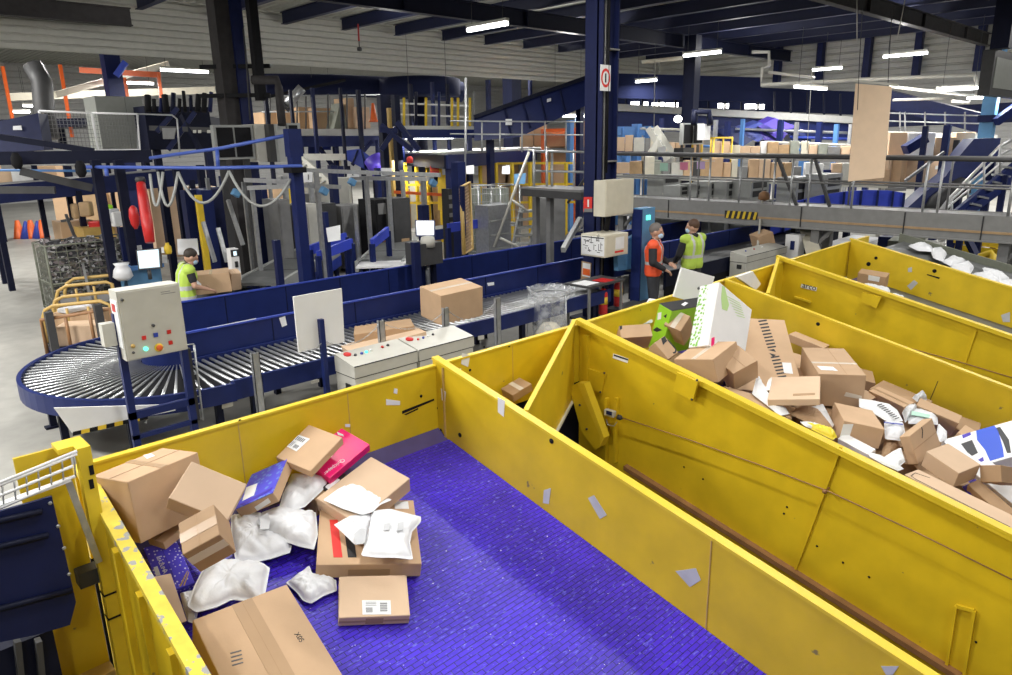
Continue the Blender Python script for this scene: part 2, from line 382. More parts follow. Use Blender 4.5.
# pale service pipes hung under the right wall
def pipe(pts, r, m, label, cat='pipe', name='service_pipe', group=None):
    b = MB(); b.tube(pts, r, 8); return tag(b.build(name, m), label, cat, group)
pipe([at(752, 52, D=30), at(769, 52, D=30), at(769, 66, D=30), at(762, 68, D=30), at(761, 85, D=30), at(870, 79, D=28.5), at(975, 75, D=27)], .075, 'pale_grey', 'pale pipe with a dog-leg running along the right wall')
pipe([at(768, 72, D=30), at(815, 78, D=29.5)], .06, 'pale_grey', 'short pale pipe just above the long dog-leg pipe')
pipe([at(975, 75, D=27), at(977, 85, D=27), at(988, 83, D=27), at(986, 60, D=27), at(992, 50, D=27)], .075, 'pale_grey', 'pale pipe loop beside the dark box at top right')
pipe([at(890, 87, D=26), at(970, 95, D=26), at(969, 103, D=26), at(952, 101, D=26)], .06, 'pale_grey', 'pale pipe with a square end right of the hanging board')
pipe([at(893, 100, D=27), at(955, 98, D=27)], .05, 'pale_grey', 'thin pale pipe below the square-ended pipe')
pipe([at(642, 62, D=27), at(682, 58, D=27)], .07, 'cream', 'short cream pipe left of the tall dark column')
# hanging wires
for (x0, y0, x1, y1, D, lb) in ((857, 0, 857, 42, 16.5, 'thin wire hanging above the left edge of the cardboard panel'), (905, 0, 897, 40, 17, 'thin wire hanging above the right edge of the cardboard panel'),
                                (655, 60, 654, 128, 22, 'thin pale wire hanging beside the front blue column'), (812, 70, 807, 150, 24, 'thin white drop wire left of the hanging panel'), (890, 90, 886, 160, 16.5, 'thin wire close to the right edge of the panel')):
    pipe([at(x0, y0, D=D), at(x1, y1, D=D)], .012, 'pale_grey', lb, 'wire', 'hanging_wire')
t = thing('fire_alarm_pull', at(358, 28, D=18), 'red pull cord with a ring hanging from the roof at left', 'pull cord')
b = MB(); b.tube([at(358, 24, D=18), at(359, 41, D=18)], .02, 6); b.build('cord', 'red', t)
b = MB(); c = at(359.5, 49, D=18); b.tube([at(359, 41, D=18), c+Vector((0, 0, .06))], .012, 6); b.lathe(c, [(.02, -.05), (.06, -.04), (.06, .03), (.02, .05)], 10); b.build('ring', 'dark_grey', t)
# ------------------------------------------------------------------ ceiling lights
def area(loc, sx, sy, e, col=(1, .985, .95), rot=(0, 0, 0), spread=180):
    l = bpy.data.lights.new('area', 'AREA'); l.shape = 'RECTANGLE'; l.size = sx; l.size_y = sy; l.energy = e; l.color = col
    o = bpy.data.objects.new('lamp', l); COL.objects.link(o); o.location = loc; o.rotation_euler = rot
    return o
def tube_light(px, py, z, length, label, along='Y', e=260, D=None):
    c = at(px, py, Z=z) if D is None else at(px, py, D=D)
    t = thing('ceiling_light', c, label, 'ceiling light', 'tube lights under the roof')
    dv = Vector((0, length/2, 0)) if along == 'Y' else Vector((length/2, 0, 0)); sv = Vector((dv.y, dv.x, 0)).normalized()
    b = MB(); b.bar(c-dv*1.04+Vector((0, 0, .09)), c+dv*1.04+Vector((0, 0, .09)), .12, .07); b.build('housing', 'pale_grey', t)
    b = MB(); b.bar(c-dv, c+dv, .11, .075); b.build('tube', 'tube_light', t)
    for s in (-.8, .8): b = MB(); b.tube([c+dv*s+Vector((0, 0, .1)), c+dv*s+Vector((0, 0, max(.3, 7.3-c.z)))], .008, 5); b.build('hanger', 'dark_grey', t)
    if e: area(c-Vector((0, 0, .07)), .1 if along == 'Y' else length*.95, length*.95 if along == 'Y' else .1, e)
    return t
tube_light(487, 27, 6.3, 1.4, 'bright tube light nearest the camera, left of the front blue column')
tube_light(702, 54, 6.3, 1.4, 'bright tube light hanging in front of the tall dark column right of centre')
tube_light(905, 55, 6.2, 1.4, 'bright tube light at upper right above the hanging cardboard panel')
tube_light(827, 69, 6.2, 1.2, 'smaller tube light on the right wall, left of the cardboard panel top')
tube_light(811, 88, 0, 2.6, 'long glowing tube light under the pale pipe left of the panel', 'X', 200, D=27)
tube_light(185, 71, 0, 1.6, 'tube light beyond the upper cladding, above the grey cabinet at left', 'X', 320, D=25)
tube_light(133, 83, 0, 1.5, 'tube light at far left beside the blue post under the cladding', 'X', 320, D=28)
tube_light(963, 89, 0, 1.6, 'dim tube light at the far right below the pipe loop', 'Y', 120, D=25)
tube_light(995, 97, 0, 1.6, 'tube light at the right edge beside the dark box', 'Y', 120, D=24)
tube_light(500, 72, 0, 1.3, 'small tube light below the cladding left of the front column', 'X', 300, D=34)
tube_light(646, 81, 0, 1.0, 'tiny tube light below the cladding between the two columns', 'Y', 150, D=30)
tube_light(323, 116, 0, 1.0, 'tiny bright light under the upper floor at left', 'X', 0, D=31)
tube_light(430, 138, 0, 2.2, 'tube light under the raised platform left of centre', 'X', 220, D=27)
tube_light(568, 116, 0, 2.0, 'tube light under the inclined blue chute left of the column', 'X', 220, D=30)
tube_light(20, 112, 0, .8, 'tiny tube light at the far left edge beyond the cladding', 'X', 0, D=34)
tube_light(33, 106, 0, .8, 'tiny tube light at far left beside the orange post', 'X', 0, D=34)
# rows of the same lamps above and behind the photographer, outside the picture
for x, y in ((-2.5, -3), (3.5, -3), (9.5, -3), (15.5, -3), (-2.5, 2.5), (3.5, 2.5), (9.5, 2.5), (15.5, 2.0), (-2.5, 8), (3.5, 8), (9, 7.5), (22, 2), (22, -3), (28, 1)):
    area((x, y, 6.9), .12, 1.5, E_NEAR)
def fill_point(x, y, z, e, r=.35):
    l = bpy.data.lights.new('fill_point', 'POINT'); l.energy = e; l.shadow_soft_size = r; l.color = (1, .985, .95)
    o = bpy.data.objects.new('lamp', l); COL.objects.link(o); o.location = (x, y, z)
for x, y, e in ((2, 13.5, 1), (8, 19, 1), (14, 19.5, 1), (20, 17.5, 1), (27, 15, 1), (26, 9, 1), (30, 4, 1), (0, 19, 1.2)):  # point lights without fixtures, added to brighten the cladding
    fill_point(x, y, 6.75, E_MID*e)
# lamps hidden beyond the cladding; left ones added out of view to brighten floor
HALL = ((2, 29, 1), (10, 34, 1), (20, 34, 1), (30, 34, 1.3), (24, 27, 1), (36, 27, 1.5), (42, 18, 1.6), (40, 8, 1.6), (48, 28, 1.5), (50, 12, 1.5), (30, 46, 1.5), (14, 46, 1), (44, 42, 1.5), (40, 0, 1.2), (-6, 30, 1), (-4, 14, 1.2), (-4, 21, 1.1), (0, 25.5, 1.0), (-3, 9.5, 1.1))
area((15.5, 21.5, 3.0), .12, 1.5, 90); area((19, 24, 3.0), .12, 1.5, 90); area((11, 22, 3.6), .12, 1.5, 45)   # lights without fixtures, added under the raised floors to brighten the ground
for x, y, e in HALL:
    area((x, y, 8.6 if y > 24 or x > 35 else 7.0), .3, 2.4, E_FAR*e)
# ================================================================== parcel chutes
def one_(b, name, m, label, cat): return tag(b.build(name, m), label, cat)
def sbox(b, x0, x1, y0, y1, d0, d1):
    """block between X and Y limits whose top and bottom follow the chute slope (d0..d1 above the wall-top line)"""
    return b.hexa([(x0, y0, zt(y0, d0)), (x1, y0, zt(y0, d0)), (x1, y1, zt(y1, d0)), (x0, y1, zt(y1, d0))],
                  [(x0, y0, zt(y0, d1)), (x1, y0, zt(y0, d1)), (x1, y1, zt(y1, d1)), (x0, y1, zt(y1, d1))])
YE = 5.06
YL = -1.2
def bolt(b, p, nrm, r=.011, h=.008): b.lathe(p, [(r, -.004), (r, h*.7), (r*.6, h)], 6, nrm)
def patch(parent, name, m, pts, nrm, th=.004, label=None):
    """thin flat piece lying on a surface: pts on the surface, nrm outwards"""
    n = Vector(nrm).normalized(); b = MB(); b.prism([Vector(p) + n*.0006 for p in pts], n*th)
    o = b.build(name, m, parent)
    if label: o['label'] = label
    return o
def disc(parent, name, m, p, nrm, r, th=.004):
    b = MB(); b.lathe(Vector(p), [(r, 0), (r, th)], 14, nrm); return b.build(name, m, parent)
def pxs(pts, **k): return [at(x, y, **k) for x, y in pts]
# long end wall across the head of the chutes
t = thing('chute_end_wall', (6, YE, 0), 'long yellow steel wall crossing the heads of all the parcel chutes', 'chute wall')
def yc(x): return YE + max(0, x-6)*.034
for nm, m, z0, z1, e0, e1 in (('panel', 'yellow', .93, 1.585, 0, .06), ('top_edge', 'yellow_lit', 1.585, 1.602, -.008, .05)):
    b = MB(); q = [(.95, YE), (6, YE), (15.4, yc(15.4))]; vs = []
    for x, y in q: vs += [(x, y+e0, z0), (x, y+e1, z0), (x, y+e1, z1), (x, y+e0, z1)]
    b.add(vs, [(4*i+k, 4*i+(k+1) % 4, 4*i+4+(k+1) % 4, 4*i+4+k) for i in (0, 1) for k in range(4)]+[(0, 1, 2, 3), (11, 10, 9, 8)]); b.build(nm, m, t)
b = MB(); b.b2((.95, YE+.02, -1.69), (15.3, YE+.05, .93)); b.build('dark_fill', 'navy', t)  # added dark sheet; the gap's shade is put into its colour
for x0 in (1.2, 3.2, 5.2, 8.4, 10.9, 13.6):
    b = MB(); b.b2((x0, yc(x0)+.075, 0), (x0+.09, yc(x0)+.16, 1.5)); b.build('post', 'navy', t)
b = MB()
for x0 in (2.05, 3.0, 4.95): b.b2((x0, YE-.0025, .95), (x0+.006, YE, 1.575))
b.build('seam', 'gold_paint', t)
for pts in ([(386, 399), (400, 401), (400, 405), (386, 405)], [(394, 388), (397.5, 389), (397, 394), (393.5, 393)], [(345, 424), (350, 424), (350, 427), (345, 427)], [(462, 353), (470, 355), (468, 367), (461, 364)], [(455, 371), (461, 368), (461, 372), (456, 375)]):
    patch(t, 'torn_sticker', 'paper', pxs(pts, Y=YE), (0, -1, 0), .002)
for pts in ([(402, 411), (434, 398.5), (434, 400.5), (402, 414)], [(404, 414.5), (418, 408), (418, 409.5), (406, 415)]):
    patch(t, 'scuff', 'black', pxs(pts, Y=YE), (0, -1, 0), .002)
for x, y in ((421, 396), (509, 346), (484, 347), (240, 421), (470, 370)): disc(t, 'hole', 'black', at(x, y, Y=YE-.002), (0, -1, 0), .014, .003)
def sboxr(b, x0, x1, y0, y1, d0, d1, k=.03):
    sh = lambda x, y: x-(YE-y)*k
    return b.hexa([(sh(x0, y0), y0, zt(y0, d0)), (sh(x1, y0), y0, zt(y0, d0)), (sh(x1, y1), y1, zt(y1, d0)), (sh(x0, y1), y1, zt(y1, d0))],
                  [(sh(x0, y0), y0, zt(y0, d1)), (sh(x1, y0), y0, zt(y0, d1)), (sh(x1, y1), y1, zt(y1, d1)), (sh(x0, y1), y1, zt(y1, d1))])
def chute_belt(x0, x1, label, m='purple_belt'):
    t = thing('chute_belt', ((x0+x1)/2, 2, 0), label, 'conveyor belt')
    b = MB(); (sbox(b, x0, x1, YL, 4.90, BD-.05, BD) if x0 > 2 else b.hexa(*[[(1.03-(YE-y)*.03 if x < 2 else x, y, zt(y, BD+dz)) for x, y in ((x0, YL), (x1, YL), (x1, 4.9), (x0, 4.9))] for dz in (-.05, 0)])); o = b.build('belt', m, t)
    b = MB(); b.hexa([(x0, 4.90, zt(4.90, BD)-.06), (x1, 4.90, zt(4.90, BD)-.06), (x1, YE-.005, .86), (x0, YE-.005, .86)],
                     [(x0, 4.905, zt(4.90, BD)-.012), (x1, 4.905, zt(4.90, BD)-.012), (x1, YE-.005, .98), (x0, YE-.005, .98)])
    b.build('slide_plate', 'slide', t)
    for yy in (4.4, 2.5, .6):
        for xx in (x0+.05, x1-.13): b = MB(); b.b2((xx, yy, -1.7), (xx+.08, yy+.08, zt(yy, BD)-.05)); b.build('leg', 'navy', t)
    return t
mat('slide', (.07, .055, .17), .4, var=.1)
chute_belt(1.0, 3.945, 'purple modular belt of the nearest parcel chute with scattered paper flecks')
chute_belt(6.06, 9.30, 'purple belt almost buried under the parcel heap of the middle chute')
chute_belt(11.42, 14.30, 'dark belt of the right chute holding a few white bags', 'belt_grey')
# ---- wall W1: peeling left wall with its outer frame
t = thing('chute_side_wall', (.98, 2, 0), 'left yellow chute wall with peeling grey paint along its top edge', 'chute wall')
b = MB(); sboxr(b, .965, 1.03, YL, YE, -1.6, -.02); b.build('panel', 'yellow', t)
b = MB(); sboxr(b, .955, 1.035, YL, YE+.02, -.035, .012); b.build('top_edge', 'yellow_peel', t)
b = MB()
for yy in (4.2, 3.8, 3.35, 2.75, 2.15, 1.5): sboxr(b, .93, .966, yy, yy+.05, -1.6, -.035)
b.build('rib', 'yellow', t)
PZ = 4.52
t2 = thing('corner_post', (.92, PZ, -1.7), 'yellow corner post with two slots and black straps beside the peeling wall', 'post')
top = at(86, 447, Y=PZ).z
b = MB(); b.b2((.88, PZ, -1.7), (.953, PZ+.07, top)); b.build('post', 'yellow_lit', t2)
b = MB(); b.b2((.80, PZ+.07, top-.03), (.953, PZ+.22, top)); b.build('cap_plate', 'yellow_lit', t2)
for y in (470, 484): p = at(91.5, y, Y=PZ); b = MB(); b.b2((p.x-.012, PZ-.003, p.z-.03), (p.x+.012, PZ, p.z+.03)); b.build('slot', 'black', t2)
for y in (592, 617): p = at(115, y, Y=PZ); b = MB(); b.b2((.876, PZ-.004, p.z-.006), (.957, PZ+.074, p.z+.006)); b.build('strap', 'black', t2)
b = MB(); b.b2((.60, PZ+.2, .35), (.88, PZ+.22, top-.03)); b.build('web_plate', 'yellow', t2)
b = MB(); b.b2((.62, PZ+.08, .30), (.88, PZ+.2, .36)); b.build('shelf', 'gold_paint', t2)
b = MB(); b.b2((.62, PZ+.16, -1.69), (.86, PZ+.2, .3)); b.build('dark_backing', 'navy', t2)  # dark sheet that paints in the shade behind the post
b = MB(); b.bar(at(67, 478, Y=PZ-.02), at(99, 562, Y=PZ-.02), .02, .035); b.build('worn_strip', 'galv', t2)
b = MB(); b.box(at(88, 575, Y=PZ+.1), (.12, .1, .1)); b.build('sensor', 'dark_grey', t2)
# ---- blue machine cover with the wire tray on top, lower left corner
PY = 4.40

t = thing('machine_cover', at(40, 560, Y=PY), 'dark blue sheet machine cover at the lower left corner of the photo', 'machine')
prof = pxs([(-60, 529), (52, 496.5), (62, 540), (76, 602), (70, 625), (40, 634), (-60, 655)], Y=PY)
b = MB(); b.prism(prof, (0, .02, 0)); b.build('cover_panel', 'blue_deep', t)
for (x0, y0, x1, y1) in ((-40, 530, 42, 511), (-40, 556, 48, 535), (-40, 619, 72, 590)):
    b = MB(); b.tube([at(x0, y0, Y=PY-.012), at(x1, y1, Y=PY-.012)], .018, 6); b.build('rib', 'navy', t)
for x, y in ((52, 503), (60, 526), (66, 548), (71, 574)): b = MB(); bolt(b, at(x-2, y, Y=PY), (0, -1, 0)); b.build('bolt', 'galv', t)
b = MB(); b.b2((-.8, PY+.06, -1.69), (.58, PY+.5, .9)); b.build('machine_body', 'navy', t)
b = MB(); b.b2((-.8, PY-.02, -.2), (.62, PY+.04, .1)); b.build('lower_frame', 'black', t)
for x in (17, 38):
    b = MB(); b.bar(at(x, 640, Y=PY+.02), at(x+5, 690, Y=PY+.02), .06, .03); b.build('bracket', 'dark_grey', t)
t = thing('wire_tray', at(35, 480, Y=4.48), 'white wire cable tray running along the top of the blue machine cover', 'cable tray')
for (a, c) in (((-30, 495), (77, 451)), ((-30, 508), (73, 466)), ((-30, 521), (75, 476)), ((-30, 497.5), (77, 454))):
    b = MB(); b.tube([at(*a, Y=4.48), at(*c, Y=4.48)], .009, 6); b.build('long_wire', 'white', t)
for i in range(9):
    f = i/8.2; b = MB(); b.tube([at(-22+f*98, 492-f*41, Y=4.48), at(-20+f*98, 517-f*41, Y=4.48)], .005, 5); b.build('cross_wire', 'galv', t)
b = MB(); b.bar(at(-30, 516, Y=4.5), at(70, 479, Y=4.5), .05, .015); b.build('tray_floor', 'white', t)
# ---- W2: plain wall between the near belt and the gap
t = thing('chute_side_wall', (4.02, 2, 0), 'yellow chute wall along the right side of the purple belt, pale bright top edge', 'chute wall')
b = MB(); sbox(b, 3.95, 4.02, YL, YE+.04, -1.05, .05); b.build('panel', 'yellow', t)
b = MB(); sbox(b, 3.947, 4.025, YL, YE+.05, .042, .066); b.build('top_edge', 'yellow_lit', t)
b = MB(); b.b2((3.935, YE-.12, .9), (3.952, YE-.105, 1.6)); sbox(b, 3.944, 3.951, 2.155, 2.163, -.65, .04); b.build('seam', 'gold_paint', t)
X2 = 3.949
for nm, m, pts in (('sticker', 'paper', [(498, 397), (505, 401), (504, 417), (498, 412)]), ('sticker', 'poly_grey', [(588, 498), (594, 495), (607, 515), (600, 519)]), ('sticker', 'poly_grey', [(675.5, 571), (696, 568), (701, 580), (690, 587)]),
                   ('torn_sticker', 'poly_grey', [(544, 490), (551, 488), (549, 504), (543, 503)]), ('torn_sticker', 'poly_grey', [(881, 666), (899, 666), (893, 674.5), (886, 674.5)]), ('sticker', 'paper', [(441, 388), (446, 392), (445, 402), (442, 400)])):
    patch(t, nm, m, pxs(pts, X=X2), (-1, 0, 0), .002)
for x, y in ((551.5, 441), (460, 435), (437, 408), (441, 430)): disc(t, 'hole', 'black', at(x, y, X=X2-.001), (-1, 0, 0), .022 if x > 455 else .012, .003)
# ---- W3: flanged wall with diverter gear in front of the parcel heap
def flanged_wall(X, label, hgt=1.9, yh=YE, up=.06):
    t = thing('chute_side_wall', (X, 2, 0), label, 'chute wall')
    b = MB(); sbox(b, X, X+.05, YL, yh-.01, -hgt, up-.02); b.build('panel', 'yellow', t)
    b = MB(); sbox(b, X-.05, X+.045, YL, yh+.02, up-.018, up+.010); sbox(b, X-.05, X-.042, YL, yh+.02, up-.045, up-.016); b.build('top_flange', 'yellow_lit', t)
    return t
t = flanged_wall(6.0, 'yellow chute wall with rope, brackets and diverter arm facing the gap')
XW = 5.999
b = MB(); b.bar((5.985, 4.93, 1.5), (5.985, 4.93, .75), .05, .05); b.build('corner_post', 'yellow', t)
def plate_on(parent, name, m, pts, X, th): return patch(parent, name, m, pxs(pts, X=X), (-1, 0, 0), th)
for pts in ([(588, 367.5), (607, 374), (603, 393), (585.5, 385)], [(678.8, 371.8), (699.6, 381), (694.4, 400.3), (675, 390)]):
    XB = XW if pts[0][0] < 600 else 5.93
    o = patch(t, 'bracket', 'yellow', pxs(pts, X=XB), (-1, 0, 0), .03)
    for x, y in pts[1:3]:
        b = MB(); bolt(b, at(x-2.5, y-1, X=XB-.03), (-1, 0, 0), .012, .012); bb = b.build('bolt', 'dark_grey', o)
lev = thing('diverter_arm', at(586, 420, X=5.72), 'yellow diverter arm leaning in the gap beside the flanged chute wall', 'diverter')
b = MB(); b.prism(pxs([(569.4, 387.4), (577, 383), (600, 436), (600, 447), (595, 450), (581, 431)], X=5.78), (.03, 0, 0)); b.build('arm_plate', 'yellow', lev)
b = MB(); b.prism(pxs([(577, 383), (584, 383.5), (604, 438), (600, 447), (600, 436)], X=5.775), (.10, 0, 0)); b.build('arm_flange', 'yellow_lit', lev)
for x, y in ((580, 405), (587, 429)): b = MB(); bolt(b, at(x, y, X=5.78), (-1, 0, 0), .014, .014); b.build('bolt', 'dark_grey', lev)
for x0 in (607, 617):
    b = MB(); b.bar(at(x0, 398, X=5.97), at(x0-2, 462, X=5.97), .035, .05); b.build('channel_post', 'yellow', t)
sw = thing('pull_switch', at(611, 414, X=5.93), 'small grey and blue emergency pull switch on the flanged chute wall', 'switch')
b = MB(); b.box(at(610, 413, X=5.90), (.06, .13, .07), None, .01); b.build('body', 'pale_grey', sw)
b = MB(); b.box(at(609, 413, X=5.865), (.012, .07, .04)); b.build('cover', 'blue_steel', sw)
b = MB(); b.lathe(at(618, 417, X=5.9), [(.03, 0), (.03, .03), (.012, .06)], 10, (0, -1, 0)); b.build('plunger', 'dark_grey', sw)
b = MB(); b.tube([at(606, 419, X=5.9), at(608, 425, X=5.9), at(614, 426, X=5.9), at(617, 422, X=5.9)], .006, 6); b.build('ring', 'chrome', sw)
pipe([at(620, 417, X=5.9), at(690, 440, X=5.91), at(760, 465, X=5.91), at(829, 491.5, X=5.91), at(920, 534, X=5.91), at(1030, 588.5, X=5.91)], .006, 'brass_brown', 'thin brown pull rope stretched along the flanged chute wall', 'rope', 'pull_rope')
for x, y in ((829, 491),):
    b = MB(); b.lathe(at(x, y-3, X=5.99), [(.01, 0), (.01, .08), (.02, .085), (.02, .1)], 8, (-1, 0, 0)); b.build('rope_eye', 'brass_brown', t)
b = MB(); b.bar(at(841, 447, X=5.99), at(795.5, 569, X=5.99), .022, .022); b.build('rib', 'yellow', t)
b = MB(); b.bar(at(956, 606, X=5.985), at(944, 682, X=5.985), .022, .03); b.bar(at(974.5, 611, X=5.985), at(963, 682, X=5.985), .022, .03); b.bar(at(956, 606, X=5.985), at(974.5, 611, X=5.985), .022, .03); b.build('slot_guide', 'yellow', t)
lp = at(640, 475, X=5.95); ld = lp.z - zt(lp.y)
b = MB(); sbox(b, 5.93, 6.0, YL, 4.35, ld-.05, ld); b.build('foot_ledge', 'brass_brown', t)
for x, y in ((787, 507), (784, 513.5), (817, 546), (843, 562.5), (869, 577), (976, 642), (703, 479), (684, 467)): disc(t, 'hole', 'black', at(x, y, X=XW-.001), (-1, 0, 0), .010, .003)
pl = plate_on(t, 'maker_plate', 'paper', [(613.5, 353.5), (628.5, 358.5), (627.8, 363), (612.8, 358)], XW, .003); pl['label'] = 'small white plate with a dark lettered strip'
plate_on(t, 'plate_print', 'ink', [(614.0, 354.3), (628.2, 359), (627.9, 360.6), (613.7, 355.9)], XW-.003, .001)
# diagonal plates closing the gaps, their bright folded top edges
def gap_plate(xa, xb, yb, label, dz0=.02, ya=YE-.01):
    t = thing('gap_plate', ((xa+xb)/2, 4.7, 0), label, 'chute wall')
    A = Vector((xa, ya, 0)); B = Vector((xb, yb, 0)); n = Vector((B.y-A.y, A.x-B.x, 0)).normalized()
    za, zb = zt(ya, dz0), zt(yb, -.01)
    a0 = [Vector((A.x, A.y, za)), Vector((B.x, B.y, zb)), Vector((B.x, B.y, zb-.7)), Vector((A.x, A.y, za-.9))]
    b = MB(); b.prism(a0, n*.02); b.build('panel', 'yellow', t)
    b = MB(); b.bar(a0[0], a0[1], .045, .025); b.build('top_edge', 'yellow_lit', t)
    b = MB(); b.bar(a0[2], a0[3], .05, .025); b.build('bottom_edge', 'pale_grey', t)
    return t
gap_plate(5.91, 4.12, 4.06, 'yellow plate slanting across the gap beside the purple belt', .075)
gap_plate(11.27, 9.44, 4.55, 'yellow slanting plate at the head of the lettered right chute wall', .02, 5.3)
# ---- W4, W5, W6
t = thing('chute_side_wall', (9.36, 2, 0), 'plain yellow wall behind the parcel heap of the middle chute', 'chute wall')
b = MB(); sbox(b, 9.31, 9.38, YL, 5.14, -.9, -.01); b.build('panel', 'yellow', t)
b = MB(); sbox(b, 9.303, 9.375, YL, 5.16, -.015, .010); b.build('top_edge', 'yellow_lit', t)
disc(t, 'hole', 'black', at(818, 324, X=9.309), (-1, 0, 0), .025, .003)
b = MB(); b.bar(at(938, 381, X=9.308), at(928, 405, X=9.308), .004, .006); b.build('seam', 'ink', t)
t = flanged_wall(11.36, 'yellow flanged chute wall with a small lettered plate near its head', 1.9, 5.34, .03)
o = patch(t, 'maker_plate', 'paper', pxs([(801.5, 283.8), (817, 287.6), (816.2, 291.2), (800.8, 287.4)], X=11.357), (-1, 0, 0), .004); o['label'] = 'white plate with dark letters'
p0 = at(802, 287.2, X=11.35); p1 = at(816.3, 290.8, X=11.35)
text_obj('arco', 'lettering', 'ink', p0, p1-p0, Vector((0, .22, 1)), .1, t, .002, fit=(p1-p0).length*.95)
o = patch(t, 'bracket', 'yellow', pxs([(863, 292), (882, 297), (877, 308), (862, 301)], X=11.30), (-1, 0, 0), .03)
patch(t, 'ledge', 'yellow_lit', pxs([(795, 296), (811, 301), (811, 303), (795, 298)], X=11.357), (-1, 0, 0), .03)
b = MB(); b.bar(at(976, 330, X=11.35), at(964, 365, X=11.35), .03, .03); b.build('rib', 'yellow', t)
pipe([at(880, 340, X=11.33), at(960, 362, X=11.33), at(1020, 380, X=11.33)], .007, 'brass_brown', 'thin brown rope along the lettered right chute wall', 'rope', 'pull_rope')
t = thing('chute_side_wall', (14.36, 2, 0), 'farthest yellow chute wall with torn labels, below the grey walkway', 'chute wall')
b = MB(); sbox(b, 14.32, 14.40, YL, 5.33, -1.0, -.01); b.build('panel', 'yellow', t)
b = MB(); sbox(b, 14.31, 14.41, YL, 5.35, -.015, .012); b.build('top_edge', 'yellow_lit', t)
for pts in ([(908, 268), (912, 267), (912, 272), (908, 272)], [(907, 286), (914, 280), (918, 283), (911, 290)], [(1001, 315), (1010, 312), (1010, 322), (1003, 322)]): patch(t, 'torn_sticker', 'poly_grey', pxs(pts, X=14.319), (-1, 0, 0), .003)
for x, y, r in ((934.5, 271, .035), (868.5, 264, .04), (876, 258, .03), (959, 312, .015)): disc(t, 'hole', 'black', at(x, y, X=14.318), (-1, 0, 0), r, .003)
patch(t, 'scuff', 'black', pxs([(927, 274), (940, 277.5), (939, 279), (927, 275)], X=14.319), (-1, 0, 0), .002)
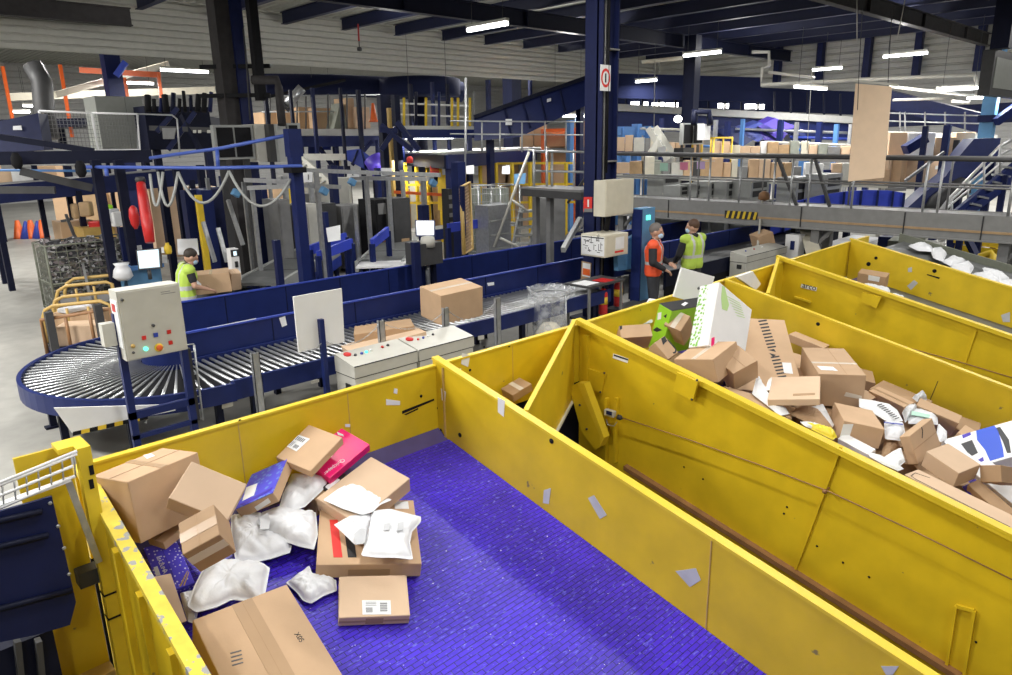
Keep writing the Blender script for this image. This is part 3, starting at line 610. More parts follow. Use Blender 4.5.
# belt beyond the last wall
t = thing('chute_belt', (16, 2, 0), 'olive grey sloping belt beyond the farthest yellow wall, carrying white bags', 'conveyor belt')
b = MB(); sbox(b, 14.55, 16.6, YL, 5.1, -.28, -.22); b.build('belt', 'belt_grey', t)
b = MB(); sbox(b, 16.6, 16.66, YL, 5.2, -.6, -.08); b.build('side_guard', 'olive_grey', t)
for xx in (15, 16.4):
    for yy in (4.5, 1.0): b = MB(); b.b2((xx, yy, -1.7), (xx+.1, yy+.1, zt(yy, -.28))); b.build('leg', 'navy', t)
for x0, x1, lb in ((4.05, 5.92, 'dark sloping bottom plate of the gap beside the purple belt'), (9.39, 11.35, 'dark sloping bottom plate of the gap below the lettered wall')):
    b = MB(); sbox(b, x0, x1, YL, 4.98, -1.75, -1.71); tag(b.build('bottom_plate', 'dark_grey'), lb, 'plate')
BX = {
'A1': ([1.306, 4.755, 1.396], [[0.9509, -0.3093, -0.0092], [0.3086, 0.9455, 0.1038], [-0.0234, -0.1016, 0.9946]], [0.516, 0.367, 0.411]),
'A2': ([1.514, 4.357, 1.441], [[-0.7413, 0.6709, -0.0194], [-0.4963, -0.5674, -0.6571], [-0.4518, -0.4775, 0.7536]], [0.286, 0.377, 0.142]),
'A3': ([1.308, 3.862, 1.435], [[-0.834, -0.2809, -0.475], [0.3945, -0.9054, -0.1572], [-0.3859, -0.3184, 0.8658]], [0.218, 0.245, 0.191]),
'A4': ([1.356, 4.703, 1.1], [[-0.9222, 0.3512, -0.1616], [-0.3412, -0.936, -0.087], [-0.1818, -0.0251, 0.983]], [0.219, 0.154, 0.06]),
'A5': ([1.274, 4.558, 0.937], [[-0.0679, 0.9953, 0.0688], [-0.8946, -0.0302, -0.4459], [-0.4417, -0.0918, 0.8924]], [0.378, 0.208, 0.062]),
'A6': ([1.074, 4.079, 1.012], [[-0.0168, 0.6468, 0.7625], [-0.604, 0.6011, -0.5233], [-0.7968, -0.4693, 0.3806]], [0.3, 0.195, 0.119]),
'A8': ([2.074, 4.762, 1.148], [[-0.6595, 0.6382, -0.3972], [-0.738, -0.6502, 0.1806], [-0.143, 0.4122, 0.8998]], [0.432, 0.312, 0.084]),
'A9': ([2.49, 4.812, 1.299], [[-0.9029, 0.3372, -0.2665], [-0.2696, -0.9273, -0.2597], [-0.3347, -0.1627, 0.9282]], [0.392, 0.336, 0.07]),
'A10': ([2.722, 4.834, 1.172], [[-0.9472, 0.2368, -0.216], [-0.1627, -0.9359, -0.3125], [-0.2762, -0.2609, 0.925]], [0.452, 0.316, 0.073]),
'A11': ([2.676, 4.377, 1.007], [[-0.9648, 0.2091, -0.1592], [-0.1669, -0.9553, -0.2439], [-0.2031, -0.2087, 0.9567]], [0.581, 0.412, 0.133]),
'A12': ([2.524, 4.124, 0.818], [[-0.5416, 0.8395, 0.0429], [-0.8297, -0.5256, -0.188], [-0.1352, -0.1374, 0.9812]], [0.752, 0.712, 0.112]),
'A13': ([2.22, 3.621, 0.685], [[-0.5273, 0.8493, -0.0248], [-0.8053, -0.5089, -0.3043], [-0.2711, -0.1405, 0.9522]], [0.334, 0.451, 0.08]),
'A14': ([1.395, 3.344, 0.721], [[-0.0719, 0.9972, 0.0196], [-0.9501, -0.0625, -0.3055], [-0.3034, -0.0406, 0.952]], [1.048, 0.566, 0.204]),
'B1': ([6.656, 4.788, 1.371], [[-0.4261, 0.759, -0.4922], [-0.5337, -0.6502, -0.5407], [-0.7305, 0.0323, 0.6821]], [0.163, 0.364, 0.296]),
'B3': ([7.356, 4.622, 1.396], [[-0.187, 0.9821, -0.0209], [-0.9504, -0.1863, -0.2491], [-0.2485, -0.0267, 0.9683]], [0.211, 0.67, 0.584]),
'B4': ([7.185, 4.522, 1.424], [[-0.75, 0.0944, -0.6547], [0.0728, -0.972, -0.2235], [-0.6575, -0.2153, 0.7221]], [0.227, 0.222, 0.33]),
'B5': ([6.555, 4.312, 1.327], [[-0.9878, 0.1508, -0.04], [-0.0769, -0.6939, -0.716], [-0.1357, -0.7042, 0.697]], [0.221, 0.235, 0.115]),
'B6': ([7.284, 4.032, 1.484], [[-0.6135, 0.7894, -0.0215], [-0.2342, -0.2079, -0.9497], [-0.7542, -0.5776, 0.3124]], [0.795, 0.679, 0.256]),
'B7': ([8.044, 4.877, 1.743], [[-0.3023, 0.8188, -0.4881], [0.0774, -0.4892, -0.8687], [-0.9501, -0.3004, 0.0845]], [0.383, 0.487, 0.045]),
'B8': ([7.819, 3.838, 1.071], [[-0.6755, 0.6543, -0.34], [-0.5536, -0.7546, -0.3524], [-0.4871, -0.0498, 0.8719]], [1.202, 0.821, 0.115]),
'B9a': ([6.743, 3.867, 1.247], [[-0.0015, 0.9847, -0.1742], [-0.9802, 0.0331, 0.1952], [0.198, 0.171, 0.9652]], [0.476, 0.511, 0.263]),
'B9b': ([6.889, 3.608, 1.2], [[-0.3257, 0.8339, -0.4456], [-0.9, -0.4178, -0.1242], [-0.2897, 0.3605, 0.8866]], [0.323, 0.31, 0.251]),
'B10': ([8.049, 3.057, 0.947], [[-0.8252, 0.5645, -0.0203], [-0.5646, -0.8254, 0.0003], [-0.0166, 0.0117, 0.9998]], [0.977, 0.474, 0.366]),
'B11': ([7.048, 3.021, 1.039], [[-0.9214, 0.3813, -0.0745], [-0.3879, -0.9135, 0.1224], [-0.0214, 0.1417, 0.9897]], [0.712, 0.484, 0.066]),
'B14': ([7.122, 2.414, 0.804], [[-0.8455, 0.528, 0.0791], [-0.5338, -0.8326, -0.1476], [-0.012, -0.167, 0.9859]], [0.499, 0.374, 0.209]),
'B15': ([6.789, 2.272, 0.722], [[-0.9228, -0.225, -0.3129], [0.2592, -0.9632, -0.0719], [-0.2852, -0.1474, 0.9471]], [0.111, 0.325, 0.071]),
'B18': ([8.424, 2.507, 0.675], [[-0.8387, -0.4891, -0.2395], [0.4775, -0.8719, 0.1084], [-0.2619, -0.0235, 0.9648]], [0.141, 0.528, 0.133]),
'B19': ([8.509, 2.071, 0.577], [[-0.8602, 0.1782, -0.4779], [-0.0083, -0.9417, -0.3363], [-0.5099, -0.2853, 0.8115]], [0.117, 0.43, 0.269]),
'B21': ([7.308, 1.874, 0.733], [[0.0409, 0.9949, -0.0921], [-0.3766, -0.07, -0.9237], [-0.9255, 0.0725, 0.3718]], [0.278, 0.528, 0.094]),
'B22': ([6.984, 1.525, 0.706], [[-0.9313, -0.3215, -0.171], [0.352, -0.9152, -0.1961], [-0.0935, -0.2428, 0.9655]], [0.282, 0.328, 0.168]),
'B23': ([8.007, 1.402, 0.578], [[-0.5648, 0.7676, -0.3029], [-0.7986, -0.6009, -0.0337], [-0.2079, 0.2228, 0.9524]], [0.454, 0.783, 0.131]),
'B24': ([7.378, 1.184, 0.48], [[-0.6884, -0.4261, -0.587], [0.5121, -0.8586, 0.0226], [-0.5136, -0.285, 0.8093]], [0.192, 0.453, 0.099]),
'B25': ([6.448, 1.28, 0.651], [[-0.9793, -0.2003, 0.0277], [0.1948, -0.9713, -0.1365], [0.0543, -0.1283, 0.9902]], [0.223, 0.896, 0.051]),
'B26': ([6.943, 1.175, 0.478], [[-0.7647, -0.4278, -0.4818], [0.5273, -0.8453, -0.0864], [-0.3703, -0.3201, 0.872]], [0.114, 0.399, 0.143]),
'B30': ([9.019, 3.754, 1.002], [[-0.9677, 0.173, 0.1834], [-0.2143, -0.9475, -0.2372], [0.1327, -0.2689, 0.954]], [0.385, 0.454, 0.095]),
'B31': ([7.123, 1.169, 0.676], [[-0.4132, 0.8723, -0.2614], [-0.2639, -0.3894, -0.8825], [-0.8716, -0.2957, 0.3911]], [0.148, 0.273, 0.183]),
'B32': ([8.288, 1.736, 0.503], [[-0.9922, 0.0218, 0.1227], [-0.067, -0.9236, -0.3774], [0.1051, -0.3826, 0.9179]], [0.385, 0.12, 0.159]),
'C1': ([13.441, 4.554, 1.101], [[-0.966, 0.0967, -0.2398], [-0.0751, -0.9924, -0.0978], [-0.2474, -0.0764, 0.9659]], [0.2, 0.464, 0.244]),
'G1': ([4.856, 4.906, 1.164], [[-0.938, -0.1625, -0.3063], [0.1737, -0.9848, -0.0093], [-0.3001, -0.0619, 0.9519]], [0.244, 0.208, 0.083]),
'M1': ([7.357, 8.92, 1.078], [[-0.9936, -0.099, -0.0551], [0.1039, -0.9902, -0.0936], [-0.0453, -0.0987, 0.9941]], [0.813, 0.615, 0.502]),
'M2': ([5.834, 8.659, 0.933], [[-0.8416, -0.5401, -0.0011], [0.5342, -0.8328, 0.1454], [-0.0795, 0.1218, 0.9894]], [0.853, 0.944, 0.124]),
'M3': ([5.506, 8.194, 0.919], [[-0.9409, -0.3202, -0.1106], [0.3076, -0.9443, 0.1172], [-0.142, 0.0762, 0.9869]], [1.082, 0.591, 0.081]),
'M4': ([17.572, 8.729, 1.032], [[-0.7563, -0.589, -0.2847], [0.5676, -0.8072, 0.1622], [-0.3253, -0.0389, 0.9448]], [0.402, 0.501, 0.331]),
'L1': ([5.53, 14.014, 1.048], [[-0.384, 0.9233, -0.001], [-0.9194, -0.3823, 0.0922], [0.0847, 0.0363, 0.9957]], [1.3, 0.663, 0.363]),
'L2': ([5.996, 14.064, 1.005], [[-0.1753, 0.9842, -0.0241], [-0.9559, -0.176, -0.2351], [-0.2356, -0.0182, 0.9717]], [0.259, 0.196, 0.355]),
}
mat('leaf_pale', (.50, .72, .30), .5); mat('mint', (.42, .68, .55), .5); mat('blue_print', (.035, .10, .62), .35)
# ================================================================== parcels
def bxf(key):
    c, R, d = BX[key]; return Vector(c), Matrix(R), d
def facept(key, ax, sg, x, y, lift=.0):
    """photo point on a face of a carton, kept inside the face"""
    c, R, d = bxf(key); n = R.col[ax]*sg; p = plane_at(x, y, c + n*(d[ax]/2), n)
    q = R.transposed() @ (p-c)
    for i in range(3):
        if i != ax: q[i] = max(-d[i]/2+.004, min(d[i]/2-.004, q[i]))
    return c + R @ q + n*lift
def face_patch(o, key, ax, sg, pts, m, name, th=.002, lift=.0005):
    c, R, d = bxf(key); n = R.col[ax]*sg
    b = MB(); b.prism([facept(key, ax, sg, x, y, lift) for x, y in pts], n*th); return b.build(name, m, o)
def seam_quad(o, key, ax, along, pos, w, m, name, th=.0015, sg=1, ext=1.0):
    """strip over a face: along = axis it runs along, pos = place (-.5...5) on the other axis"""
    c, R, d = bxf(key); oth = 3-ax-along; n = R.col[ax]*sg
    p = c + n*(d[ax]/2+.0006) + R.col[oth]*(pos*d[oth]); u = R.col[along]*(d[along]/2*ext*.995); v = R.col[oth]*w/2
    b = MB(); b.prism([p-u-v, p+u-v, p+u+v, p-u+v], n*th); return b.build(name, m, o)
def label_on(o, key, ax, sg, pts, codes=2, name='address_label'):
    l = face_patch(o, key, ax, sg, pts, 'paper', name)
    # barcode blocks and address lines inside the label
    P = [Vector((x, y, 0)) for x, y in pts]
    def uv(u, v): q = (P[0]*(1-u)+P[1]*u)*(1-v) + (P[3]*(1-u)+P[2]*u)*v; return (q.x, q.y)
    b = MB(); c, R, d = bxf(key); n = R.col[ax]*sg
    rects = [(.12, .52, .36, .88), (.62, .18, .88, .85)][:codes]
    for (a0, c0, a1, c1) in rects:
        for k in range(5):
            v0 = c0+(c1-c0)*k/5; v1 = v0+(c1-c0)*.11
            b.prism([facept(key, ax, sg, *uv(a, v), .0028) for a, v in ((a0, v0), (a1, v0), (a1, v1), (a0, v1))], n*.0006)
    for k in range(3):
        b.prism([facept(key, ax, sg, *uv(a, v), .0028) for a, v in ((.12, .12+k*.11), (.5, .12+k*.11), (.5, .15+k*.11), (.12, .15+k*.11))], n*.0006)
    b.build('barcode', 'barcode_ink', l); return l
def carton(key, label, m='cardboard', tape=None, flaps=True, group=None, cat='parcel', name='cardboard_box', bev=None):
    c, R, d = bxf(key); bv = min(.006, min(d)*.08) if bev is None else bev
    b = MB(); b.box(c, d, R, bv); o = b.build(name, m); tag(o, label, cat, group)
    # origin under the box
    if tape is not None:
        along, pos, w, mm = tape; seam_quad(o, key, 2, along, pos, w, mm, 'tape')
    if flaps and min(d) > .05:
        al = 0 if d[0] > d[1] else 1; seam_quad(o, key, 2, al, 0.0 if tape is None else tape[1], .004, 'cardboard_dark', 'flap_seam', .0018)
    return o
G1 = 'parcels on the purple belt'
o = carton('A1', 'big brown box standing in the corner against the end wall, leftmost on the purple belt', 'cardboard', (1, .0, .05, 'tape_brown'), group=G1)
face_patch(o, 'A1', 2, 1, [(143, 455.5), (151, 453.5), (155, 456), (147, 459)], 'paper', 'address_label')
o = carton('A2', 'plain pale brown box tilted against the big corner box', 'cardboard_light', None, False, G1)
o = carton('A3', 'brown cube box in front of the tilted pale box, banded in tape', 'cardboard_dark', (0, .02, .07, 'tape_brown'), group=G1)
seam_quad(o, 'A3', 1, 0, .1, .06, 'tape_clear', 'tape', .0015, 1)
o = carton('A4', 'small flat brown box peeking out behind the brown cube', 'cardboard', None, True, G1)
o = carton('A5', 'flat blue box with white dots and a vertical name beside the peeling wall', 'dotted_blue', None, False, G1)
c, R, d = bxf('A5')
p0 = facept('A5', 2, 1, 156, 557, .001); p1 = facept('A5', 2, 1, 163.5, 574, .001); 
text_obj('MAZUMA', 'printed_name', 'white', p0, p1-p0, R.col[2].cross(p1-p0), .06, o, .001, fit=(p1-p0).length)
face_patch(o, 'A5', 2, 1, [(153.5, 567.5), (157.5, 566.5), (160.5, 575), (156, 576)], 'paper', 'label')
for pts in ([(179, 587), (181, 587), (188, 571), (187, 571)], [(183, 586), (185, 586), (189, 573), (188.5, 572)]): face_patch(o, 'A5', 2, 1, pts, 'gold_paint', 'gold_stripe')
seam_quad(o, 'A5', 2, 0, .0, .003, 'purple_print', 'lid_seam')
o = carton('A6', 'brown carton edge squeezed between the peeling wall and the dotted blue box', 'cardboard_light', None, False, G1)
o = carton('A8', 'brown box with a blue and purple patterned lid leaning on the white bags', 'cardboard', None, False, G1)
c, R, d = bxf('A8')
b = MB(); b.box(c+R.col[2]*(d[2]/2+.002), (d[0]+.004, d[1]+.004, .006), R, .002); ld = b.build('printed_lid', 'pattern_blue', o); ld['label'] = 'blue and purple patterned lid'
face_patch(o, 'A8', 2, 1, [(243, 501.5), (247, 488), (258, 484), (254.5, 496)], 'paper', 'address_label', .002, .006)
face_patch(o, 'A8', 2, 1, [(241.5, 508), (271, 491), (273, 488), (240, 505)], 'purple_print', 'print_band', .001, .006)
l = face_patch(o, 'A8', 0, 1, [(254.5, 507), (268, 498), (271, 502), (257.5, 511)], 'paper', 'label')
o = carton('A9', 'brown box with a white barcode label lying on top of the pink box', 'cardboard', None, False, G1)
label_on(o, 'A9', 2, 1, [(285, 446), (297.5, 434.5), (310, 439), (296.5, 451.5)])
o = carton('A10', 'bright pink flat box with white lettering under the labelled brown box', 'pink', None, False, G1)
c, R, d = bxf('A10')
p0 = facept('A10', 2, 1, 343, 458.5, .001); p1 = facept('A10', 2, 1, 318, 477.5, .001); text_obj('Quicpaper', 'printed_name', 'white', p0, p1-p0, R.col[2].cross(p1-p0), .07, o, .001, fit=(p1-p0).length)
face_patch(o, 'A10', 2, 1, [(337, 432), (343, 434.5), (344, 436.5), (338, 435)], 'paper', 'label')
o = carton('A11', 'pale brown box under the flat white envelope, behind the striped carton', 'cardboard_light', None, False, G1)
o = carton('A12', 'wide flat brown carton printed with a red and a black stripe', 'cardboard', None, False, G1)
face_patch(o, 'A12', 2, 1, [(329.5, 520), (337.5, 520), (342.5, 557.5), (333.5, 557.5)], 'red_flat', 'red_stripe')
face_patch(o, 'A12', 2, 1, [(343, 522), (351.5, 522), (356.5, 557.5), (348, 557.5)], 'ink', 'black_stripe')
face_patch(o, 'A12', 2, 1, [(394, 502), (408, 501.5), (409, 509), (395, 509)], 'paper', 'address_label')
seam_quad(o, 'A12', 0, 1, -.1, .05, 'tape_brown', 'tape', .0015, 1, .4)
o = carton('A13', 'small flat brown box with a white label in front of the striped carton', 'cardboard_light', None, False, G1)
label_on(o, 'A13', 2, 1, [(362, 600.5), (390.5, 600.5), (391, 614.5), (362.5, 614.8)])
seam_quad(o, 'A13', 0, 1, 0, .018, 'tape_brown', 'tape', .0015, 1); seam_quad(o, 'A13', 0, 1, 0, .05, 'cardboard_dark', 'tape', .0017, 1, .25)
o = carton('A14', 'largest brown box at the bottom edge of the photo with a wide tape seam', 'cardboard', (0, .0, .12, 'tape_brown'), True, G1)
c, R, d = bxf('A14'); p0 = facept('A14', 2, 1, 294, 634, .001); p1 = facept('A14', 2, 1, 300, 642.5, .001)
text_obj('X0S', 'printed_code', 'ink', p0, p1-p0, R.col[2].cross(p1-p0), .05, o, .001, fit=(p1-p0).length)
for k in range(4): face_patch(o, 'A14', 2, 1, [(230+k*.6, 653+k*4), (241+k*.6, 650+k*4), (241.6+k*.6, 651+k*4), (230.6+k*.6, 654.2+k*4)], 'barcode_ink', 'printed_line')
# ---- bags
def bag(key, pts, T, th, label, m='poly', name='mailing_bag', group=G1, wr=.35, tilt=(0, 0), seed=0, cat='parcel'):
    """soft mailing bag: outline on a plane parallel to the chute (T above it), puffed up and wrinkled"""
    cx = sum(p[0] for p in pts)/len(pts); cy = sum(p[1] for p in pts)/len(pts)
    p0 = at(cx, cy, **T) if isinstance(T, dict) else at(cx, cy, T=T)
    n = Vector((tilt[0], -KS+tilt[1], 1)).normalized()
    P = [plane_at(x, y, p0, n) for x, y in pts]
    # resample the outline evenly
    N = 72; per = [(P[(i+1) % len(P)]-P[i]).length for i in range(len(P))]; tot = sum(per); out = []
    for k in range(N):
        s = tot*k/N; i = 0
        while s > per[i]: s -= per[i]; i += 1
        out.append(P[i].lerp(P[(i+1) % len(P)], s/per[i]))
    sm = out
    C = sum(sm, Vector())/N; size = (tot/6)
    rings = [1.0, .985, .95, .9, .84, .77, .69, .6, .5, .4, .3, .2, .1]
    def hgt(s, q, up):
        base = th*(.06+.8*(max(0, 1-(s/.95)**3.4))**.7) if up else -th*.18*(1-s**4)
        if up:
            u = (q-C)/size; w = 1-abs(2*s-1)*.6
            base += th*wr*.6*w*(noise.noise(Vector((u.x*3.2+seed*3.1, u.y*1.3, seed)))*.8 + noise.noise(Vector((u.x*2+u.y*6, u.y*5-u.x*2, seed*2+5)))*.55 + .3*noise.noise(u*11+Vector((seed, 0, 0))))*(1-s**6)
            ca, sa = math.cos(seed*1.7), math.sin(seed*1.7); a_ = u.x*ca+u.y*sa; b_ = u.y*ca-u.x*sa
            rg = 1-abs(noise.noise(Vector((a_*1.1+seed, b_*4.2, seed*.7))))*2.6; base -= th*.17*max(0, rg)**2*(1-s**8)
            rg = 1-abs(noise.noise(Vector((a_*5+seed*2, b_*2.2, seed*1.3))))*3; base += th*.08*max(0, rg)**2*(1-s**8)
        return base
    vs = []; fs = []
    for up in (True, False):
        o0 = len(vs)
        for s in rings:
            for q in sm: pt = C.lerp(q, s); vs.append(pt+n*hgt(s, pt, up))
        vs.append(C+n*hgt(0, C, up)); R_ = len(rings)
        for r_ in range(R_-1):
            for k in range(N):
                k2 = (k+1) % N; fs.append((o0+r_*N+k, o0+r_*N+k2, o0+(r_+1)*N+k2, o0+(r_+1)*N+k))
        for k in range(N): fs.append((o0+(R_-1)*N+k, o0+(R_-1)*N+(k+1) % N, o0+R_*N))
        if not up:
            for k in range(N): fs.append((k, (k+1) % N, o0+(k+1) % N, o0+k))
    b = MB(); b.sm = True; b.add(vs, fs); o = b.build(name, m); tag(o, label, cat, group); o['key'] = key; del o['key']
    BAGP[key] = (p0, n, th); return o
BAGP = {}
def bag_patch(o, key, pts, m, name, lift=.9):
    p0, n, th = BAGP[key]; b = MB(); b.prism([plane_at(x, y, p0+n*th*lift, n) for x, y in pts], n*.003); return b.build(name, m, o)
b1 = bag('b1', [(231, 516), (246, 513), (262, 513), (261, 530), (276, 538), (292, 546), (290, 553), (272, 559), (254, 563), (236, 562), (231, 540)], BD+.10, .10, 'white mailing bag left of the two others, beside the brown cube', seed=1)
b2 = bag('b2', [(262, 513), (275, 508), (296, 511), (316, 513), (318, 535), (314, 550), (300, 547), (282, 541), (258, 531), (259, 520)], BD+.14, .10, 'white mailing bag with a folded grey end beside the striped carton', seed=2)
bag_patch(b2, 'b2', [(260, 517), (268, 513), (270, 520), (269, 529), (260, 530)], 'poly_grey', 'folded_end', 1.0)
b3 = bag('b3', [(292, 474), (308, 474), (329, 477), (329, 484), (318, 495), (305, 507), (291, 512), (279, 508), (283, 494)], BD+.17, .07, 'white mailing bag between the patterned lid box and the pink box', seed=3)
b4 = bag('b4', [(207, 562), (240, 562), (262, 563), (270, 569), (266, 590), (264, 604), (250, 602), (232, 600), (216, 608), (196, 613), (187, 607), (194, 587)], BD+.13, .12, 'plump white mailing bag resting on the largest brown box', seed=4)
b5 = bag('b5', [(308, 567), (312, 576), (322, 579), (336, 580), (337, 591), (324, 596), (311, 604), (303, 601), (296, 592), (286, 583), (296, 576)], BD+.03, .08, 'crumpled white mailing bag left of the small labelled box', seed=5, wr=.6)
b6 = bag('b6', [(352, 482), (361, 482), (376, 491), (392, 500), (380, 505), (373, 512), (362, 515), (343, 509), (323, 500), (338, 489)], BD+.27, .02, 'flat white envelope lying on the pale brown box', seed=6, wr=.2, name='envelope')
b7 = bag('b7', [(334, 525), (350, 516), (371, 512), (374, 520), (368, 530), (366, 544), (355, 545), (347, 537)], BD+.22, .05, 'small greyish white bag half under the big white bag on the striped carton', 'poly', seed=7)
bag_patch(b7, 'b7', [(354, 534), (360, 529), (367, 529), (365, 543), (356, 545)], 'poly_grey', 'grey_patch', 1.0)
b8 = bag('b8', [(372, 511), (390, 509), (405, 513), (421, 517), (421, 522), (412, 532), (410, 543), (412, 553), (413, 560), (396, 558), (378, 558), (361, 556), (366, 540), (370, 526)], BD+.25, .055, 'white mailing bag with barcodes on top of the striped carton', seed=8)
for pts in ([(384, 524), (391, 523), (389, 530), (383, 531)], [(398, 523), (404, 522), (403, 530), (397, 531)]): bag_patch(b8, 'b8', pts, 'poly_grey', 'barcode', 1.0)
b9 = bag('b9', [(180, 594), (196, 590), (200, 602), (196, 624), (188, 622), (183, 606)], BD+.06, .06, 'white bag showing between the dotted blue box and the largest box', seed=9)
t = thing('black_mailer', at(335, 487, T=BD+.1), 'narrow black and white box edge under the pink box', 'parcel', G1)
b = MB(); b.prism([at(x, y, T=BD+.12) for x, y in ((322, 493), (340, 478), (346, 481), (328, 498))], Vector((0, -KS, 1))*.06); b.build('body', 'ink', t)
b = MB(); b.prism([at(x, y, T=BD+.185) for x, y in ((325, 487), (336, 478), (340, 480), (329, 490))], Vector((0, -KS, 1))*.003); b.build('address_label', 'paper', t)
# ---- middle chute heap
G2 = 'parcels heaped in the middle chute'
o = carton('B1', 'brown box with a black print lying beside the white papers at the heap head', 'cardboard', None, False, G2)
face_patch(o, 'B1', 2, 1, [(617.5, 326), (622, 325.5), (622, 329), (618, 330)], 'ink', 'printed_mark')
o = carton('B3', 'lime green and black box half hidden behind small brown boxes', 'green_print', None, False, G2)
c, R, d = bxf('B3'); b = MB(); b.box(c+R.col[2]*(d[2]/2+.002), (d[0], d[1], .005), R); l = b.build('black_top', 'ink', o); l['label'] = 'glossy black top face'
face_patch(o, 'B3', 2, 1, [(681, 305), (685, 302.5), (688, 303.5), (684, 306.5)], 'paper', 'printed_swirl', .001, .006)
for pts in ([(658, 313), (661.5, 312), (661, 319), (657.5, 320)],): face_patch(o, 'B3', 1, -1, pts, 'paper', 'label')
for pts in ([(663.5, 316), (667, 314), (666, 318)], [(653, 330), (657, 327), (662, 330), (657, 332)]): face_patch(o, 'B3', 1, -1, pts, 'ink', 'printed_swirl')
o = carton('B4', 'small folded-top brown box sitting on the lime green box', 'cardboard', (0, .0, .06, 'tape_clear'), False, G2)
o = carton('B5', 'small brown box printed with a black curved line beside the flanged wall', 'cardboard', None, False, G2)
face_patch(o, 'B5', 2, 1, [(659, 336), (663.5, 333.5), (667, 341), (663, 345)], 'ink', 'dark_band')
def arc_on(o, key, ax, sg, pts, w, m, name):
    c, R, d = bxf(key); n = R.col[ax]*sg; P = [facept(key, ax, sg, x, y, .0015) for x, y in pts]
    b = MB(); 
    for i in range(len(P)-1): b.bar(P[i], P[i+1], w, .002, n)
    return b.build(name, m, o)
arc_on(o, 'B5', 2, 1, [(669, 338.5), (673, 340), (676, 344), (677, 349), (675, 352.5), (673, 353)], .018, 'ink', 'curved_mark')
o = carton('B6', 'large white box with green leafy print standing on edge in the heap', 'white', None, False, G2, bev=.006)
c, R, d = bxf('B6'); 
face_patch(o, 'B6', 1, -1, [(700, 286), (709, 283), (698, 349), (687, 351)], 'leafy_print', 'leafy_border')
b = MB(); P6 = [facept('B6', 2, 1, x, y, .0008) for x, y in ((722, 286), (725, 285), (729, 305), (727, 311), (722, 309), (721, 298))]
b.prism(P6, R.col[2]*.001); b.build('fork_print', 'leaf_pale', o)
for k in range(7): face_patch(o, 'B6', 2, 1, [(727+k*1.6, 296+k*3.2), (740+k*.8, 303+k*2.4), (740+k*.8, 303.6+k*2.4), (727+k*1.6, 296.6+k*3.2)], 'leaf_pale', 'printed_line')
face_patch(o, 'B6', 2, 1, [(711.5, 338), (714.5, 337), (714, 346), (711, 346.5)], 'pink', 'pink_print')
o = carton('B7', 'thin white board leaning at the head of the heap in front of the high-visibility worker', 'white_board', None, False, G2, name='white_board')
face_patch(o, 'B7', 2, 1, [(697, 288), (699, 286.5), (700, 289), (698, 290)], 'barcode_ink', 'printed_mark')
o = carton('B8', 'large flat brown box with a slanting strip of black dashes', 'cardboard', None, False, G2)
c, R, d = bxf('B8'); b = MB(); b.mi = 0
for k in range(19):
    if k == 10: b.build('dashed_print', 'ink', o); b = MB()
    if 10 <= k <= 11: continue
    f = k/18; x = 757+f*20.5; y = 317.5+f*59
    b.prism([facept('B8', 2, 1, xx, yy, .0008) for xx, yy in ((x, y), (x+8.5, y-1.2), (x+8.9, y+.2), (x+.4, y+1.4))], R.col[2]*.001)
b.build('dashed_print', 'ink', o)
b = MB()
for q in ([(768, 350), (774, 349), (776, 352)], [(769, 353), (776, 355), (773, 357)]): b.prism([facept('B8', 2, 1, *p, .0008) for p in q], R.col[2]*.001)
b.build('printed_mark', 'ink', o)
face_patch(o, 'B8', 2, 1, [(782, 362.5), (791, 363), (793, 374), (784, 373)], 'paper', 'address_label')
face_patch(o, 'B8', 2, 1, [(768, 380), (772, 377), (770, 390), (766, 396)], 'tape_clear', 'tape')
o = carton('B9a', 'wide brown box with a long flap lying along the flanged wall', 'cardboard', (1, .0, .05, 'tape_clear'), True, G2)
o = carton('B9b', 'square brown box with its dark side turned to the camera beside the dashed box', 'cardboard', None, True, G2)
o = carton('B10', 'big grey-brown box with clear tape in the middle of the heap', 'cardboard', (1, .1, .05, 'tape_clear'), True, G2)
face_patch(o, 'B10', 2, 1, [(817, 366), (833, 367), (838, 371), (821, 370)], 'paper', 'address_label')
face_patch(o, 'B10', 0, 1, [(846, 392), (862, 396), (861, 399.5), (844, 396)], 'tape_clear', 'tape')
o = carton('B11', 'flat tan box lying in front of the big grey-brown box', 'cardboard_light', None, False, G2)
face_patch(o, 'B11', 2, 1, [(793, 394), (815, 393), (815, 395), (793, 396)], 'cardboard_dark', 'printed_line')
face_patch(o, 'B11', 2, 1, [(768, 379), (772, 376), (771, 388), (768, 392)], 'tape_clear', 'tape')
o = carton('B14', 'brown box with a grey address label on its shaded side', 'cardboard', None, False, G2)
for ax, sg in ((0, 1),): face_patch(o, 'B14', ax, sg, [(842.5, 424), (853.5, 424), (849, 438), (839.5, 437.5)], 'paper', 'address_label')
o = carton('B15', 'small white box just inside the flanged wall below the labelled brown box', 'white', None, False, G2)
o = carton('B18', 'long narrow brown box lying against the back wall of the heap', 'cardboard', (1, 0, .02, 'tape_brown'), False, G2)
o = carton('B19', 'second long narrow brown box against the back wall, further down the heap', 'cardboard', None, False, G2)
o = carton('B21', 'flat brown box standing on its edge with a tape slit, left of the cube', 'cardboard', None, True, G2)
arc_on(o, 'B21', 2, 1, [(921.5, 427), (922.5, 431), (922, 438)], .012, 'ink', 'printed_mark')
o = carton('B22', 'pale brown cube box in the lower heap before the printed appliance box', 'cardboard_light', None, False, G2)
o = carton('B23', 'white printed box with a blue appliance picture at the right edge', 'white', None, False, G2)
face_patch(o, 'B23', 2, 1, [(974, 429), (981, 426), (992, 424), (998, 430), (1003, 449), (1004, 457), (990, 461), (985, 450), (977, 440)], 'blue_print', 'blue_picture')
